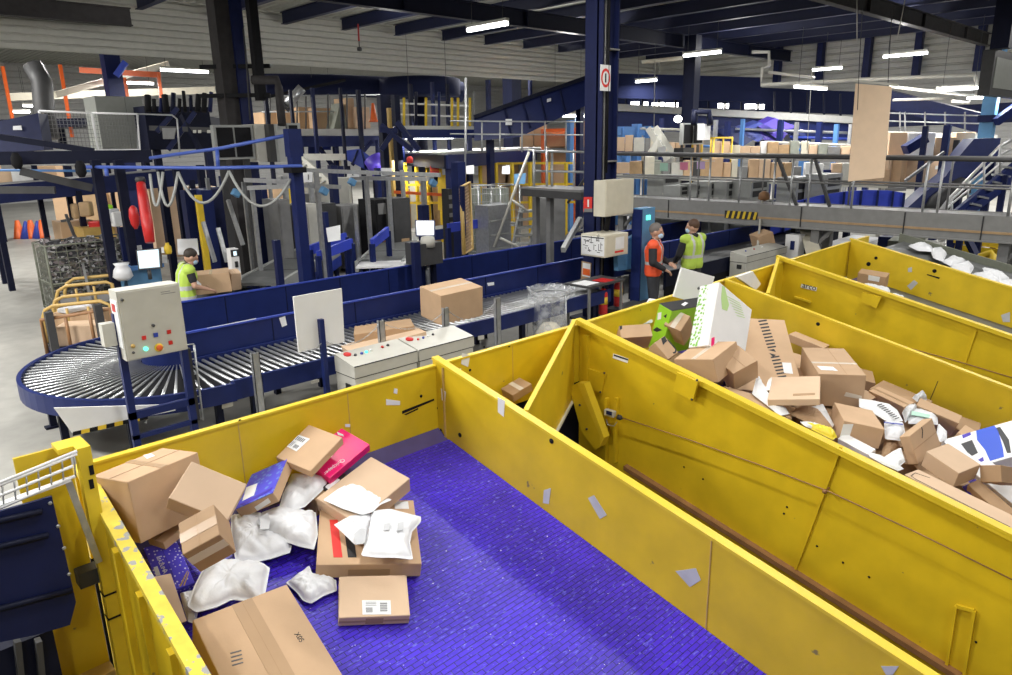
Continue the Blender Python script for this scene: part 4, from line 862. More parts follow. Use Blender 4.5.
face_patch(o, 'B23', 2, 1, [(961, 444), (972, 440), (978, 453), (972, 456), (967, 452)], 'dark_grey', 'photo_print')
face_patch(o, 'B23', 2, 1, [(996, 428), (1000, 427), (1009, 440), (1011, 453), (1007, 453), (1003, 442)], 'dark_grey', 'photo_print')
face_patch(o, 'B23', 2, 1, [(962, 435), (970, 432), (971, 435), (963, 438.5)], 'purple_print', 'printed_name')
face_patch(o, 'B23', 2, 1, [(978, 460), (983, 457), (984, 461), (981, 462)], 'purple_print', 'printed_name')
o = carton('B24', 'white printed box under the appliance box at the right edge', 'white', None, False, G2)
face_patch(o, 'B24', 2, 1, [(993, 466), (1006, 462), (1009, 468), (997, 470)], 'mid_grey', 'photo_print')
o = carton('B25', 'long flat pale carton lying along the top of the flanged wall at lower right', 'cardboard_light', None, False, G2)
arc_on(o, 'B25', 2, 1, [(1010, 527), (950, 497), (916, 479.5), (911, 476), (915, 473), (930, 478)], .005, 'ink', 'printed_outline')
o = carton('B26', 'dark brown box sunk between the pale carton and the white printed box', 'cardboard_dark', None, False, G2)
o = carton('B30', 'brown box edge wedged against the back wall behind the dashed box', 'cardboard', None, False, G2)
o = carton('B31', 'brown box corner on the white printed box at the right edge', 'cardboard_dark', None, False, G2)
o = carton('B32', 'small brown box behind the appliance box, against the back wall', 'cardboard', None, False, G2)
bag('c1', [(637, 317), (649, 298.5), (662, 300), (656, 312), (652, 323), (643, 324)], -.25, .06, 'white folded papers standing at the head of the heap', 'poly', 'mailing_bag', G2, seed=11)
bag('c2', [(625, 324), (636, 316), (648, 321), (640, 327)], -.28, .04, 'white envelope lying behind the printed brown box at the heap head', 'poly', 'envelope', G2, seed=12)
bag('c3', [(788, 414), (802, 405.5), (818, 409), (833, 428), (826, 428), (806, 422)], -.24, .05, 'brown padded paper envelope below the flat tan box', 'cardboard_dark', 'padded_envelope', G2, seed=13)
bag('c4', [(811, 407), (823, 404), (834, 425), (832, 428), (820, 417)], -.26, .03, 'pinkish white envelope beside the padded paper envelope', 'paper', 'envelope', G2, seed=14)
bag('c5', [(801, 424), (818, 428), (833, 431), (837, 437), (833, 440), (818, 433)], -.17, .07, 'bright yellow plastic bag tucked against the flanged wall', 'poly_yellow', 'mailing_bag', G2, seed=15)
bag('c6', [(800, 422), (812, 424), (826, 428), (818, 430), (806, 427)], -.16, .04, 'white and yellow bag just above the bright yellow bag', 'poly', 'mailing_bag', G2, seed=16)
o = bag('c7', [(859, 398.5), (870, 400), (889, 404), (897, 410), (903, 421), (893, 423), (884, 420), (870, 411), (859, 407)], -.18, .04, 'white envelope with a row of black strokes in the heap', 'paper', 'envelope', G2, seed=17, wr=.15)
b = MB(); p0, n, th = BAGP['c7']
for k in range(9): b.prism([plane_at(x, y, p0+n*th*1.05, n) for x, y in ((877+k*2.2, 405+k*1.7), (882+k*2.1, 403.6+k*1.7), (882.4+k*2.1, 404.3+k*1.7), (877.4+k*2.2, 405.7+k*1.7))], n*.002)
b.build('printed_strokes', 'ink', o)
o = bag('c8', [(884, 421), (903, 423), (905, 432), (900, 441), (885, 439)], -.2, .05, 'white bag with blue lines beside the upright brown box', 'poly', 'mailing_bag', G2, seed=18)
bag_patch(o, 'c8', [(884, 422), (903, 424), (903, 425), (884, 423)], 'blue_bright', 'blue_line', 1.1)
bag('c9', [(902, 413), (906, 406), (912, 404), (918, 408), (912, 416), (905, 423)], -.3, .08, 'clear plastic bag standing behind the striped envelope', 'clear_bag', 'clear_bag', G2, seed=19)
o = bag('c10', [(909, 409), (920, 408), (937, 415), (938, 425), (925, 424), (908, 424)], -.3, .05, 'white and pale green flat pack behind the upright brown box', 'poly', 'mailing_bag', G2, seed=20)
bag_patch(o, 'c10', [(912, 411), (930, 415), (929, 418), (911, 415)], 'mint', 'green_band', 1.1)
bag('c11', [(912, 398), (922, 393), (927, 400), (917, 402)], -.3, .08, 'grey plastic bag poking up between the two long brown boxes', 'poly_grey', 'mailing_bag', G2, seed=21)
bag('c12', [(883, 458), (892, 452), (901, 448), (905, 462), (898, 468), (890, 465)], -.16, .05, 'pinkish box-shaped bag below the upright brown box', 'paper', 'mailing_bag', G2, seed=22)
bag('c13', [(868, 452), (878, 455), (892, 463), (904, 469), (898, 471), (884, 465), (870, 457)], -.06, .03, 'long white envelope lying along the flange of the wall', 'paper', 'envelope', G2, seed=23)
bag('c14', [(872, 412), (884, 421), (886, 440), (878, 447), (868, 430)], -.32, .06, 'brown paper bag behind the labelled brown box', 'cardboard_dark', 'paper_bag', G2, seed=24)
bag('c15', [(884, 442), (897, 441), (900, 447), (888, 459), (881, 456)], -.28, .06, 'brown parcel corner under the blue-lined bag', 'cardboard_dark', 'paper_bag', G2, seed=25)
bag('c16', [(962, 487), (968, 484), (975, 492), (970, 497)], -.28, .04, 'blue bag glimpsed between boxes in the lower heap', 'purple_print', 'mailing_bag', G2, seed=26)
bag('c17', [(938, 424), (947, 432), (947, 440), (940, 442), (936, 436)], -.26, .04, 'small white bag between the upright box and the appliance box', 'poly', 'mailing_bag', G2, seed=27)
bag('c18', [(735, 268), (752, 275), (762, 284), (755, 287), (744, 281)], {'X': 9.9}, .08, 'white bag lying behind the top of the plain yellow wall', 'poly', 'mailing_bag', 'white bags on the right chutes', seed=28) if False else None
bag('c20', [(757, 375), (768, 396), (790, 414), (780, 416), (765, 404), (752, 394)], -.2, .05, 'white paper sleeve under the flat tan box', 'paper', 'envelope', G2, seed=29)
rr = random.Random(9)
for i, (x, y, z, a) in enumerate(((2.5, 4.78, .08, .3),)):
    R = Matrix.Rotation(math.atan(KS), 3, 'X') @ Matrix.Rotation(a, 3, 'Z'); b = MB(); b.box((x, y, zt(y, BD+z)), (.34, .3, z*2-.01), R, .006); tag(b.build('cardboard_box', 'cardboard_dark'), 'brown box hidden under the parcels on the purple belt', 'parcel', 'hidden boxes on the purple belt')
b = MB(); b.prism([at(x, y, T=-.22) for x, y in ((724, 386), (764, 397), (792, 418), (776, 415), (744, 401))], Vector((0, -KS, 1))*-.2); tag(b.build('cardboard_box', 'cardboard'), 'brown box showing under the dashed box beside the flange', 'parcel', G2)
# filler under the heap: more parcels below the visible ones
rr = random.Random(3)
for i in range(34):
    y = 4.6 - i*.12; x = 6.45 + rr.random()*2.5; s = (rr.uniform(.35, .6), rr.uniform(.35, .55), rr.uniform(.2, .26))
    R = Matrix.Rotation(math.atan(KS), 3, 'X') @ Matrix.Rotation(rr.uniform(0, 3), 3, 'Z')
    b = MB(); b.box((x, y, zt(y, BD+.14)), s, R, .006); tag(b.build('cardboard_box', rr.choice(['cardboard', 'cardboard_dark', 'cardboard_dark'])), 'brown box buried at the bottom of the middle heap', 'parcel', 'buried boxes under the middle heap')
# ---- right chutes
G3 = 'white bags on the right chutes'
o = carton('C1', 'lone brown box with a white label in the right chute', 'cardboard_dark', None, False, None)
face_patch(o, 'C1', 0, 1, [(868.5, 275), (880, 277), (879, 282), (868, 280)], 'paper', 'address_label')
for i, (pts, lb) in enumerate((([(863, 284), (876, 287), (890, 290), (890, 295), (876, 294), (862, 289)], 'white bag at the foot of the lone brown box'), ([(890, 295), (904, 299), (905, 302), (892, 299)], 'white envelope below the lone brown box, nearer the camera'))):
    bag('d%d' % i, pts, -.42, .08, lb, 'poly', 'mailing_bag', G3, seed=31+i)
for i, (pts, lb, z) in enumerate((([(908, 246), (922, 243), (932, 247), (933, 252), (918, 251)], 'flat white pack highest on the olive belt', -.02),
                               ([(930, 249), (940, 248), (947, 254), (943, 262), (933, 258)], 'white bag second from the top of the olive belt', -.02),
                               ([(942, 262), (952, 256), (966, 261), (962, 264), (950, 266)], 'white folded bag in the middle of the olive belt', -.04),
                               ([(950, 267), (968, 262), (974, 268), (970, 275), (960, 272)], 'puffy white bag in the middle of the olive belt', -.02),
                               ([(972, 274), (990, 272), (1005, 281), (996, 284), (980, 279)], 'white bag near the bottom of the olive belt', -.06),
                               ([(982, 268), (1003, 274), (1010, 280), (1000, 282), (986, 275)], 'white sheet-like bag near the olive guard', -.04),
                               ([(990, 284), (1012, 281), (1020, 288), (1010, 291), (998, 289)], 'lowest white bag at the right edge', -.08))):
    bag('e%d' % i, pts, z-.12, .09, lb, 'poly', 'mailing_bag', G3, seed=41+i)
o = carton('G1', 'brown taped box wedged behind the slanting gap plate', 'cardboard_dark', (1, 0, .05, 'tape_clear'), False, None)
b = MB(); b.prism([at(x, y, Y=4.95) for x, y in ((737, 277), (753, 271.5), (761, 284), (756, 290))], (0, .05, 0)); tag(b.build('white_box', 'paper'), 'white printed box end at the head of the gap left of the lettered wall', 'parcel')
def _film(nt, bs):
    bs.inputs['Base Color'].default_value = (.55, .57, .60, 1); bs.inputs['Roughness'].default_value = .15
    L = nt.links.new; N = nt.nodes.new; tr = N('ShaderNodeBsdfTransparent'); mx = N('ShaderNodeMixShader')
    nz = N('ShaderNodeTexNoise'); nz.inputs['Scale'].default_value = 7; tc = N('ShaderNodeTexCoord'); L(tc.outputs['Object'], nz.inputs['Vector'])
    mr = N('ShaderNodeMapRange'); mr.inputs['From Min'].default_value = .35; mr.inputs['From Max'].default_value = .7; mr.inputs['To Min'].default_value = .12; mr.inputs['To Max'].default_value = .6; L(nz.outputs['Fac'], mr.inputs['Value'])
    L(mr.outputs['Result'], mx.inputs['Fac']); L(tr.outputs[0], mx.inputs[1]); L(bs.outputs[0], mx.inputs[2]); L(mx.outputs[0], nt.nodes['Material Output'].inputs['Surface'])
special('bag_film', _film)
# ================================================================== roller conveyor loop and things around it
def abox(xe, yt, yb, xl, xr, **k):
    """axis-aligned box from its near vertical edge (photo x, top, bottom) and the photo x of its left and right silhouette"""
    p = at(xe, yb, **k); q = at(xe, yt, **({'Y': p.y}))
    X1 = at(xr, yb, Y=p.y).x; Y1 = at(xl, yb, X=p.x).y
    return Vector((p.x, p.y, p.z)), Vector((X1, Y1, q.z))
RZ = .80
CC = Vector((3.35, 10.05, RZ)); RO_, RI_ = 1.84, .45
t = thing('curve_conveyor', (3.35, 10.05, 0), 'blue roller conveyor curve turning back on itself at the left', 'conveyor')
NR = 40
for i in range(NR):
    a = math.radians(-92 - i*(184/(NR-1))); d = Vector((math.cos(a), math.sin(a), 0))
    b = MB(); b.tube([CC+d*RI_, CC+d*(RO_-.03)], .007, 8, True, .021); b.build('roller', 'chrome', t)
def arc_strip(r0, r1, z0, z1, a0, a1, n=36):
    b = MB(); vs = []; fs = []
    for i in range(n+1):
        a = math.radians(a0+(a1-a0)*i/n); c, s = math.cos(a), math.sin(a)
        for r, z in ((r0, z0), (r1, z0), (r1, z1), (r0, z1)): vs.append((CC.x+c*r, CC.y+s*r, z))
    for i in range(n):
        for k in range(4): fs.append((i*4+k, i*4+(k+1) % 4, (i+1)*4+(k+1) % 4, (i+1)*4+k))
    fs += [(0, 1, 2, 3), (n*4+3, n*4+2, n*4+1, n*4)]
    b.add(vs, fs); return b
arc_strip(RO_-.03, RO_+.02, .62, .845, -90, -270).build('outer_rail', 'blue_steel', t)
arc_strip(RI_-.05, RI_-.01, .60, 1.2, -90, -270).build('inner_guard', 'blue_steel', t)
arc_strip(RI_, RO_-.03, .68, .74, -90, -270).build('under_deck', 'black', t)
for a in (-95, -130, -165, -205, -240):
    d = Vector((math.cos(math.radians(a)), math.sin(math.radians(a)), 0)); b = MB(); p = CC+d*1.62
    b.bar((p.x, p.y, 0), (p.x, p.y, .68), .08, .08); b.bar((p.x-.1, p.y, .015), (p.x+.1, p.y, .015), .12, .03); b.build('leg', 'navy', t)
t = thing('cover_sheet', at(110, 420, Y=8.25), 'white sheet with a yellow and black taped edge hung under the roller curve', 'sheet')
b = MB(); b.prism(pxs([(54, 408), (190, 404), (178, 410), (120, 422), (72, 433)], Y=8.32), (0, .02, 0)); b.build('sheet', 'white', t)
for i in range(9):
    f = i/9; b = MB(); x0, y0, x1, y1 = 73+f*75, 432-f*17, 73+(f+.11)*75, 432-(f+.11)*17
    b.prism(pxs([(x0, y0), (x1, y1), (x1, y1+4), (x0, y0+4)], Y=8.315), (0, .01, 0)); b.build('hazard_tape', 'safety_yellow' if i % 2 else 'black', t)
def guard(name_label, y, x0, x1, z0, z1, seams, m='blue_steel'):
    t = thing('side_guard', ((x0+x1)/2, y, 0), name_label, 'conveyor guard')
    b = MB(); b.b2((x0, y, z0), (x1, y+.03, z1)); b.build('panel', m, t)
    b = MB(); b.b2((x0, y-.012, z1-.02), (x1, y+.04, z1+.004)); b.build('top_edge', 'blue_bright', t)
    for xx in seams:
        b = MB(); b.b2((xx, y-.006, z0), (xx+.012, y, z1-.02)); b.build('seam', 'navy', t)
        b = MB(); b.b2((xx-.03, y+.03, 0), (xx+.05, y+.12, z1-.05)); b.build('post', 'navy', t)
    return t
t = guard('long blue guard panel behind the front roller lane', 9.68, 3.3, 22, .62, 1.2, [4.6, 6.0, 7.4, 8.8, 10.2, 13.4, 14.8, 16.2, 17.6, 19.0, 20.4])
for pts in ([(279, 318), (285, 316), (287, 325), (282, 327)], [(365, 321), (371, 320), (371, 323), (366, 324)], [(207, 328), (256, 318), (256, 319), (207, 329.3)], [(487, 283), (494, 282), (494, 285), (488, 286)]): patch(t, 'torn_sticker', 'paper', pxs(pts, Y=9.68), (0, -1, 0), .002)
t = guard('tall blue guard panel along the far lane of the conveyor loop', 11.75, 3.35, 22, .45, 1.2, [4.8, 5.9, 7.0, 8.1, 9.2, 10.3, 11.4, 12.5, 13.6, 14.7, 15.8, 16.9, 18, 19.1, 20.2])
t = thing('roller_conveyor', (7, 9, 0), 'straight roller lane of the conveyor loop carrying brown boxes', 'conveyor')
x = 3.42
while x < 10.7: b = MB(); b.tube([(x, 8.33, RZ), (x, 9.6, RZ)], .021, 8); b.build('roller', 'chrome', t); x += .105
b = MB(); b.b2((3.35, 8.28, .60), (10.75, 8.33, .845)); b.build('side_rail', 'blue_steel', t)
b = MB(); b.b2((3.35, 9.6, .60), (10.75, 9.65, .845)); b.build('side_rail', 'blue_steel', t)
b = MB(); b.b2((3.35, 8.33, .66), (10.75, 9.6, .72)); b.build('under_deck', 'black', t)
for xx in (3.6, 5.2, 6.8, 8.4, 10.3):
    for yy in (8.34, 9.52): b = MB(); b.b2((xx, yy, 0), (xx+.08, yy+.08, .66)); b.build('leg', 'navy', t)
for pts in ([(311, 381), (319, 379), (319, 382), (311, 384)], [(478, 336), (484, 335), (484, 339), (478, 340)], [(222, 403), (233, 400), (233, 406), (222, 409)]): patch(t, 'sticker', 'pale_grey', pxs(pts, Y=8.28), (0, -1, 0), .002)
t = thing('belt_conveyor', (7, 11.1, 0), 'far belt lane of the conveyor loop, hidden behind the front guard', 'conveyor')
b = MB(); b.b2((3.35, 10.5, .42), (22, 11.7, .48)); b.build('belt', 'navy', t)
for xx in (4, 8, 12, 16, 20):
    for yy in (10.5, 11.6): b = MB(); b.b2((xx, yy, 0), (xx+.08, yy+.08, .42)); b.build('leg', 'navy', t)
t = thing('belt_conveyor', (17.5, 9.2, 0), 'grey belt lane right of the two workers, a brown box riding on it', 'conveyor')
b = MB(); b.b2((13.0, 8.62, .72), (22, 9.62, .80)); b.build('belt', 'rubber', t)
b = MB(); b.b2((13.0, 8.56, .50), (22, 8.62, .83)); b.build('side_rail', 'navy', t)
b = MB(); b.b2((13.0, 8.575, .1), (22, 8.6, .50)); b.build('skirt', 'black', t)
for px in (668, 688, 726): patch(t, 'sticker', 'paper', pxs([(px, 277), (px+9, 275), (px+9, 281), (px, 283)], Y=8.575), (0, -1, 0), .003)
for xx in (14, 17, 20):
    for yy in (8.64, 9.5): b = MB(); b.b2((xx, yy, 0), (xx+.08, yy+.08, .72)); b.build('leg', 'navy', t)
G4 = 'cartons riding on the roller lane'
o = carton('M1', 'big brown carton riding on the roller lane near the clear waste bag', 'cardboard', (0, 0, .06, 'tape_clear'), True, G4)
o = carton('M2', 'dark flat carton lying behind the pale flat carton on the roller lane', 'cardboard_dark', None, False, G4)
o = carton('M3', 'long pale flat carton on the roller lane behind the grey consoles', 'cardboard_light', None, False, G4)
o = carton('M4', 'brown carton riding on the grey belt right of the two workers', 'cardboard', None, True, G4)
face_patch(o, 'M4', 1, 1, [(757, 243), (759, 240), (760, 246), (758, 247)], 'tape_clear', 'tape')
# grey push-button consoles
def console(lo, hi, label, btn):
    t = thing('control_console', ((lo.x+hi.x)/2, (lo.y+hi.y)/2, 0), label, 'console')
    b = MB(); b.b2((lo.x, lo.y, .12), (hi.x, hi.y, hi.z-.22)); b.b2((lo.x+.03, lo.y+.03, 0), (hi.x-.03, hi.y-.03, .12)); b.build('cabinet', 'pale_grey', t)
    b = MB(); b.hexa([(lo.x-.01, lo.y-.015, hi.z-.21), (hi.x+.01, lo.y-.015, hi.z-.21), (hi.x+.01, hi.y, hi.z-.21), (lo.x-.01, hi.y, hi.z-.21)],
                     [(lo.x-.01, lo.y-.015, hi.z-.06), (hi.x+.01, lo.y-.015, hi.z-.06), (hi.x+.01, hi.y, hi.z+.02), (lo.x-.01, hi.y, hi.z+.02)]); b.build('sloped_desk', 'pale_grey', t)
    b = MB(); b.b2((lo.x-.002, lo.y-.003, hi.z-.225), (hi.x+.002, hi.y, hi.z-.21)); b.build('gap_line', 'ink', t)
    b = MB(); b.b2((lo.x-.008, lo.y-.019, hi.z-.068), (hi.x+.008, lo.y-.012, hi.z-.056)); b.build('edge_trim', 'ink', t)
    n = Vector((0, -.08, hi.y-lo.y)).normalized()
    for u, v, m, r in btn:
        p = Vector((lo.x+(hi.x-lo.x)*u, lo.y+(hi.y-lo.y)*v, hi.z-.06+.08*v)); b = MB(); b.lathe(p, [(r, 0), (r, .018), (r*.7, .024)], 10, n); b.build('button', m, t)
    b = MB(); b.b2((lo.x-.012, lo.y+.1, .58), (lo.x, lo.y+.22, .68)); b.build('socket', 'ink', t)
    return t
c0 = Vector((4.53, 7.42, 0)); c1 = Vector((5.48, 7.86, 1.0))
console(c0, c1, 'grey console with coloured buttons, left of the pair behind the yellow end wall', [(.12, .75, 'red', .05), (.2, .6, 'dark_grey', .02), (.3, .6, 'blue_bright', .02), (.38, .62, 'led_teal', .02), (.46, .64, 'white', .018), (.66, .68, 'red', .02), (.76, .7, 'dark_grey', .02)])
console(c0+Vector((1.0, 0, 0)), c1+Vector((1.0, 0, 0)), 'grey console with a red mushroom button, right of the pair behind the yellow end wall', [(.1, .75, 'red', .055), (.2, .6, 'red', .018), (.3, .62, 'blue_bright', .018), (.4, .66, 'white', .018), (.5, .68, 'dark_grey', .018)])
lo, hi = abox(737, 263, 276, 713, 760, Y=8.3)
console(Vector((lo.x, 8.1, 0)), Vector((hi.x+.9, 8.5, .95)), 'pale grey console beside the belt right of the two workers', [(.2, .6, 'blue_bright', .02), (.4, .6, 'red', .02), (.6, .6, 'white', .02)])
# control panel on two blue posts
t = thing('control_station', (2.4, 7.95, 0), 'grey control panel with push buttons on two blue posts before the roller curve', 'control panel')
P = pxs([(125, 288), (172, 281.5), (181.5, 346), (131, 362)], Y=7.85)
b = MB(); b.prism([Vector((2.12, 7.85, 1.47)), Vector((2.74, 7.85, 1.47)), Vector((2.74, 7.85, 2.2)), Vector((2.12, 7.85, 2.2))], (0, .24, 0)); b.build('cabinet', 'pale_grey', t)
b = MB(); b.b2((2.135, 7.838, 1.485), (2.725, 7.85, 2.185)); dr = b.build('door', 'pale_grey', t)
def knob(pn, name, m, u, v, r, h=.02, sq=False):
    p = Vector((2.135+.59*u, 7.838, 2.185-.70*v)); b = MB()
    if sq: b.b2(p-Vector((r, .012, r)), p+Vector((r, 0, r)))
    else: b.lathe(p, [(r, 0), (r, h), (r*.7, h+.008)], 14, (0, -1, 0))
    return b.build(name, m, dr)
knob(t, 'key_lock', 'dark_grey', .05, .10, .014); knob(t, 'key_lock', 'dark_grey', .48, .55, .016)
knob(t, 'button', 'red_flat', .30, .71, .02, .02, True); knob(t, 'button', 'blue_bright', .50, .70, .022, .02, True); knob(t, 'button', 'red', .73, .69, .02, .02, True); knob(t, 'button', 'red', .73, .86, .02, .02, True)
knob(t, 'led', 'led_green', .30, .88, .022); knob(t, 'button', 'gold_paint', .10, .80, .02); knob(t, 'selector', 'dark_grey', .09, .90, .013)
knob(t, 'switch_plate', 'safety_yellow', .52, .90, .045, .008); knob(t, 'rotary_switch', 'orange', .52, .90, .032, .03); knob(t, 'pointer', 'red_flat', .52, .90, .016, .045, True)
b = MB(); b.b2((2.135+.59*.66, 7.8365, 2.185-.7*.05), (2.135+.59*.97, 7.838, 2.185-.7*.14)); b.build('name_plate', 'pale_grey', dr)
b = MB(); b.b2((2.135+.59*.69, 7.8355, 2.185-.7*.07), (2.135+.59*.85, 7.8365, 2.185-.7*.08)); b.b2((2.135+.59*.69, 7.8355, 2.185-.7*.10), (2.135+.59*.94, 7.8365, 2.185-.7*.11)); b.build('plate_print', 'mid_grey', dr)
for xx in (2.1, 2.72): b = MB(); b.b2((xx, 8.0, 0), (xx+.07, 8.07, 1.95)); b.build('post', 'blue_steel', t)
b = MB(); b.b2((2.1, 8.0, .78), (2.79, 8.06, .86)); b.build('cross_bar', 'blue_steel', t)
b = MB(); b.b2((2.1, 8.0, .55), (2.79, 8.04, .60)); b.build('cross_bar', 'blue_steel', t)
b = MB(); b.b2((1.98, 8.0, 1.62), (2.1, 8.12, 1.86)); b.build('junction_box', 'pale_grey', t)
b = MB(); b.b2((2.112, 7.87, 1.6), (2.12, 8.07, 2.1)); b.build('warning_label', 'paper', t)
b = MB(); b.b2((2.106, 7.93, 1.98), (2.112, 8.02, 2.06)); b.build('warning_mark', 'red', t)
# cable ladder behind it
t = thing('cable_ladder', (3.0, 8.15, 0), 'grey wire cable ladder rising beside the control panel', 'cable ladder')
for x, xb in ((184, 191), (194, 203)): b = MB(); b.tube([at(x, 345, Y=8.15), at(xb, 420, Y=8.15)], .012, 6); b.build('rail', 'galv', t)
for k in range(11):
    f = k/10; b = MB(); b.tube([at(184+7*f, 345+75*f, Y=8.15), at(194+9*f, 344+74*f, Y=8.15)], .008, 5); b.build('rung', 'galv', t)
b = MB(); b.bar(at(187, 348, Y=8.18), at(197, 420, Y=8.18), .08, .05); b.build('cable_bundle', 'ink', t)
# white board on a blue post
t = thing('sign_board', (4.4, 7.9, 0), 'blank white board on a blue post in front of the roller lane', 'sign')
b = MB(); b.prism([Vector((4.06, 7.9, 1.13)), Vector((4.71, 7.9, 1.13)), Vector((4.73, 7.9, 1.83)), Vector((4.06, 7.9, 1.83))], (0, .02, 0)); b.build('board', 'white_board', t)
b = MB(); b.b2((4.345, 7.83, 0), (4.405, 7.895, 1.5)); b.build('post', 'blue_steel', t)
b = MB(); b.b2((4.29, 7.78, 0), (4.46, 7.95, .015)); b.build('base_plate', 'blue_steel', t)
# chain posts
CP = [(3.5, 7.9, 1.25), (5.38, 8.05, 1.27), (6.43, 7.95, 1.28), (7.42, 7.9, 1.27)]
for i, (x, y, z) in enumerate(CP):
    t = thing('chain_post', (x, y, 0), 'grey channel post holding the chain, %s from the left along the roller lane' % ORDW[i], 'post', 'chain posts along the roller lane')
    b = MB(); b.b2((x-.045, y-.03, 0), (x+.045, y-.022, z)); b.b2((x-.045, y-.03, 0), (x-.037, y+.03, z)); b.b2((x+.037, y-.03, 0), (x+.045, y+.03, z)); b.build('channel', 'galv', t)
    b = MB(); b.b2((x-.1, y-.08, 0), (x+.1, y+.08, .012)); b.build('foot', 'galv', t)
def chain(p, q, sag, label, n=None):
    p = Vector(p); q = Vector(q); L = (q-p).length; n = n or int(L/.035); b = MB()
    pts = [p.lerp(q, i/n)-Vector((0, 0, sag*4*(i/n)*(1-i/n))) for i in range(n+1)]
    for i in range(n):
        a, c = pts[i], pts[i+1]; d = (c-a); u = d.normalized(); s = u.cross(Vector((0, 0, 1))).normalized() if i % 2 else Vector((0, 0, 1))
        k = .009; e = d*.12
        b.tube([a-e, a+e*2+s*k, c-e*2+s*k, c+e, c-e*2-s*k, a+e*2-s*k, a-e], .0032, 4, False)
    return tag(b.build('steel_chain', 'galv'), label, 'chain', 'chains between the posts')
chain((3.55, 7.88, 1.2), (4.34, 7.84, 1.2), .16, 'steel chain sagging from the leftmost channel post to the board post')
chain((4.42, 7.86, 1.2), (5.33, 8.03, 1.22), .14, 'steel chain sagging behind the grey consoles')
chain((5.44, 8.03, 1.2), (6.38, 7.93, 1.22), .14, 'steel chain in front of the big brown carton, left part')
chain((6.48, 7.93, 1.22), (7.37, 7.88, 1.22), .2, 'steel chain in front of the big brown carton, right part')
chain((7.48, 7.9, 1.2), (8.5, 8.1, 1.0), .12, 'steel chain running to the clear waste bag')
# clear waste bag on a ring
t = thing('waste_bag', (8.85, 8.12, 0), 'clear plastic waste bag hanging in a ring stand left of the blue column', 'bag')
c = Vector((8.85, 8.12, 0)); vs = []; fs = []; n = 28; prof = [(.31, 1.10), (.38, 1.18), (.36, 1.12), (.31, 1.0), (.26, .95), (.27, .8), (.28, .6), (.28, .4), (.25, .22), (.17, .12), (.02, .1)]
for j, (r, z) in enumerate(prof):
    for k in range(n):
        a = 2*math.pi*k/n; w = 1+.10*noise.noise(Vector((math.cos(a)*3, math.sin(a)*3, z*3)))+.06*math.sin(k*2.7+z*5); vs.append((c.x+math.cos(a)*r*w, c.y+math.sin(a)*r*w, z+.05*noise.noise(Vector((a*2, z, 3)))))
for j in range(len(prof)-1):
    for k in range(n): fs.append((j*n+k, j*n+(k+1) % n, (j+1)*n+(k+1) % n, (j+1)*n+k))
b = MB(); b.sm = True; b.add(vs, fs); b.build('film', 'bag_film', t, fix=False)
b = MB(); b.tube([c+Vector((math.cos(i*math.pi/10)*.32, math.sin(i*math.pi/10)*.32, 1.08)) for i in range(21)], .012, 6, False); b.build('ring', 'galv', t)
for a in (.5, 2.6, 4.7): b = MB(); b.tube([c+Vector((math.cos(a)*.4, math.sin(a)*.4, 0)), c+Vector((math.cos(a)*.37, math.sin(a)*.37, 1.1))], .012, 6); b.build('leg', 'galv', t)
b = MB(); b.lathe(c+Vector((0, 0, .16)), [(.1, 0), (.24, .05), (.25, .25), (.12, .4)], 14); b.build('rubbish', 'cream', t)
# small table beside the column with papers
t = thing('work_table', (9.9, 8.45, 0), 'small dark table with papers beside the blue column', 'table')
lo, hi = Vector((9.95, 8.15, .98)), Vector((11.0, 8.75, 1.02))
b = MB(); b.b2(lo, hi); b.build('table_top', 'dark_grey', t)
for x, y in ((lo.x+.03, lo.y+.03), (hi.x-.07, lo.y+.03), (lo.x+.03, hi.y-.07), (hi.x-.07, hi.y-.07)): b = MB(); b.b2((x, y, 0), (x+.04, y+.04, .98)); b.build('leg', 'mid_grey', t)
for (x0, y0, x1, y1, m, nm, lb) in ((9.98, 8.25, 10.35, 8.6, 'paper', 'paper_sheet', 'white paper sheet on the small dark table'), (10.45, 8.2, 10.75, 8.5, 'red', 'clipboard', 'red clipboard on the small dark table')):
    b = MB(); b.b2((x0, y0, 1.021), (x1, y1, 1.03)); tag(b.build(nm, m), lb, 'paper')
# ------------------------------------------------------------------ front column and what hangs on it
t = thing('steel_column', (11.75, 9.2, 0), 'big navy steel column in the middle of the photo, with conduits and a prohibition sign', 'column')
b = MB(); x0, x1, y0, y1 = 11.28, 11.78, 9.0, 9.42
b.b2((x0, y0, 0), (x0+.03, y1, 7.1)); b.b2((x1-.03, y0, 0), (x1, y1, 7.1)); b.b2((x0, y0+.1, 0), (x1, y0+.14, 7.1)); b.build('shaft', 'column_blue', t)
for dx in (.09, .15, .2): b = MB(); b.tube([(x0+dx, y0+.06, .2), (x0+dx, y0+.06, 7.0)], .018, 6); b.build('conduit', 'black' if dx != .15 else 'mid_grey', t)
for z in (5.2, 3.15): b = MB(); b.b2((x0+.2, y0-.01, z), (x1+.01, y0+.1, z+.03)); b.build('band', 'mid_grey', t)
b = MB(); b.b2((x0-.25, y0-.25, 0), (x1+.25, y1+.2, .04)); b.build('base_plate', 'navy', t)
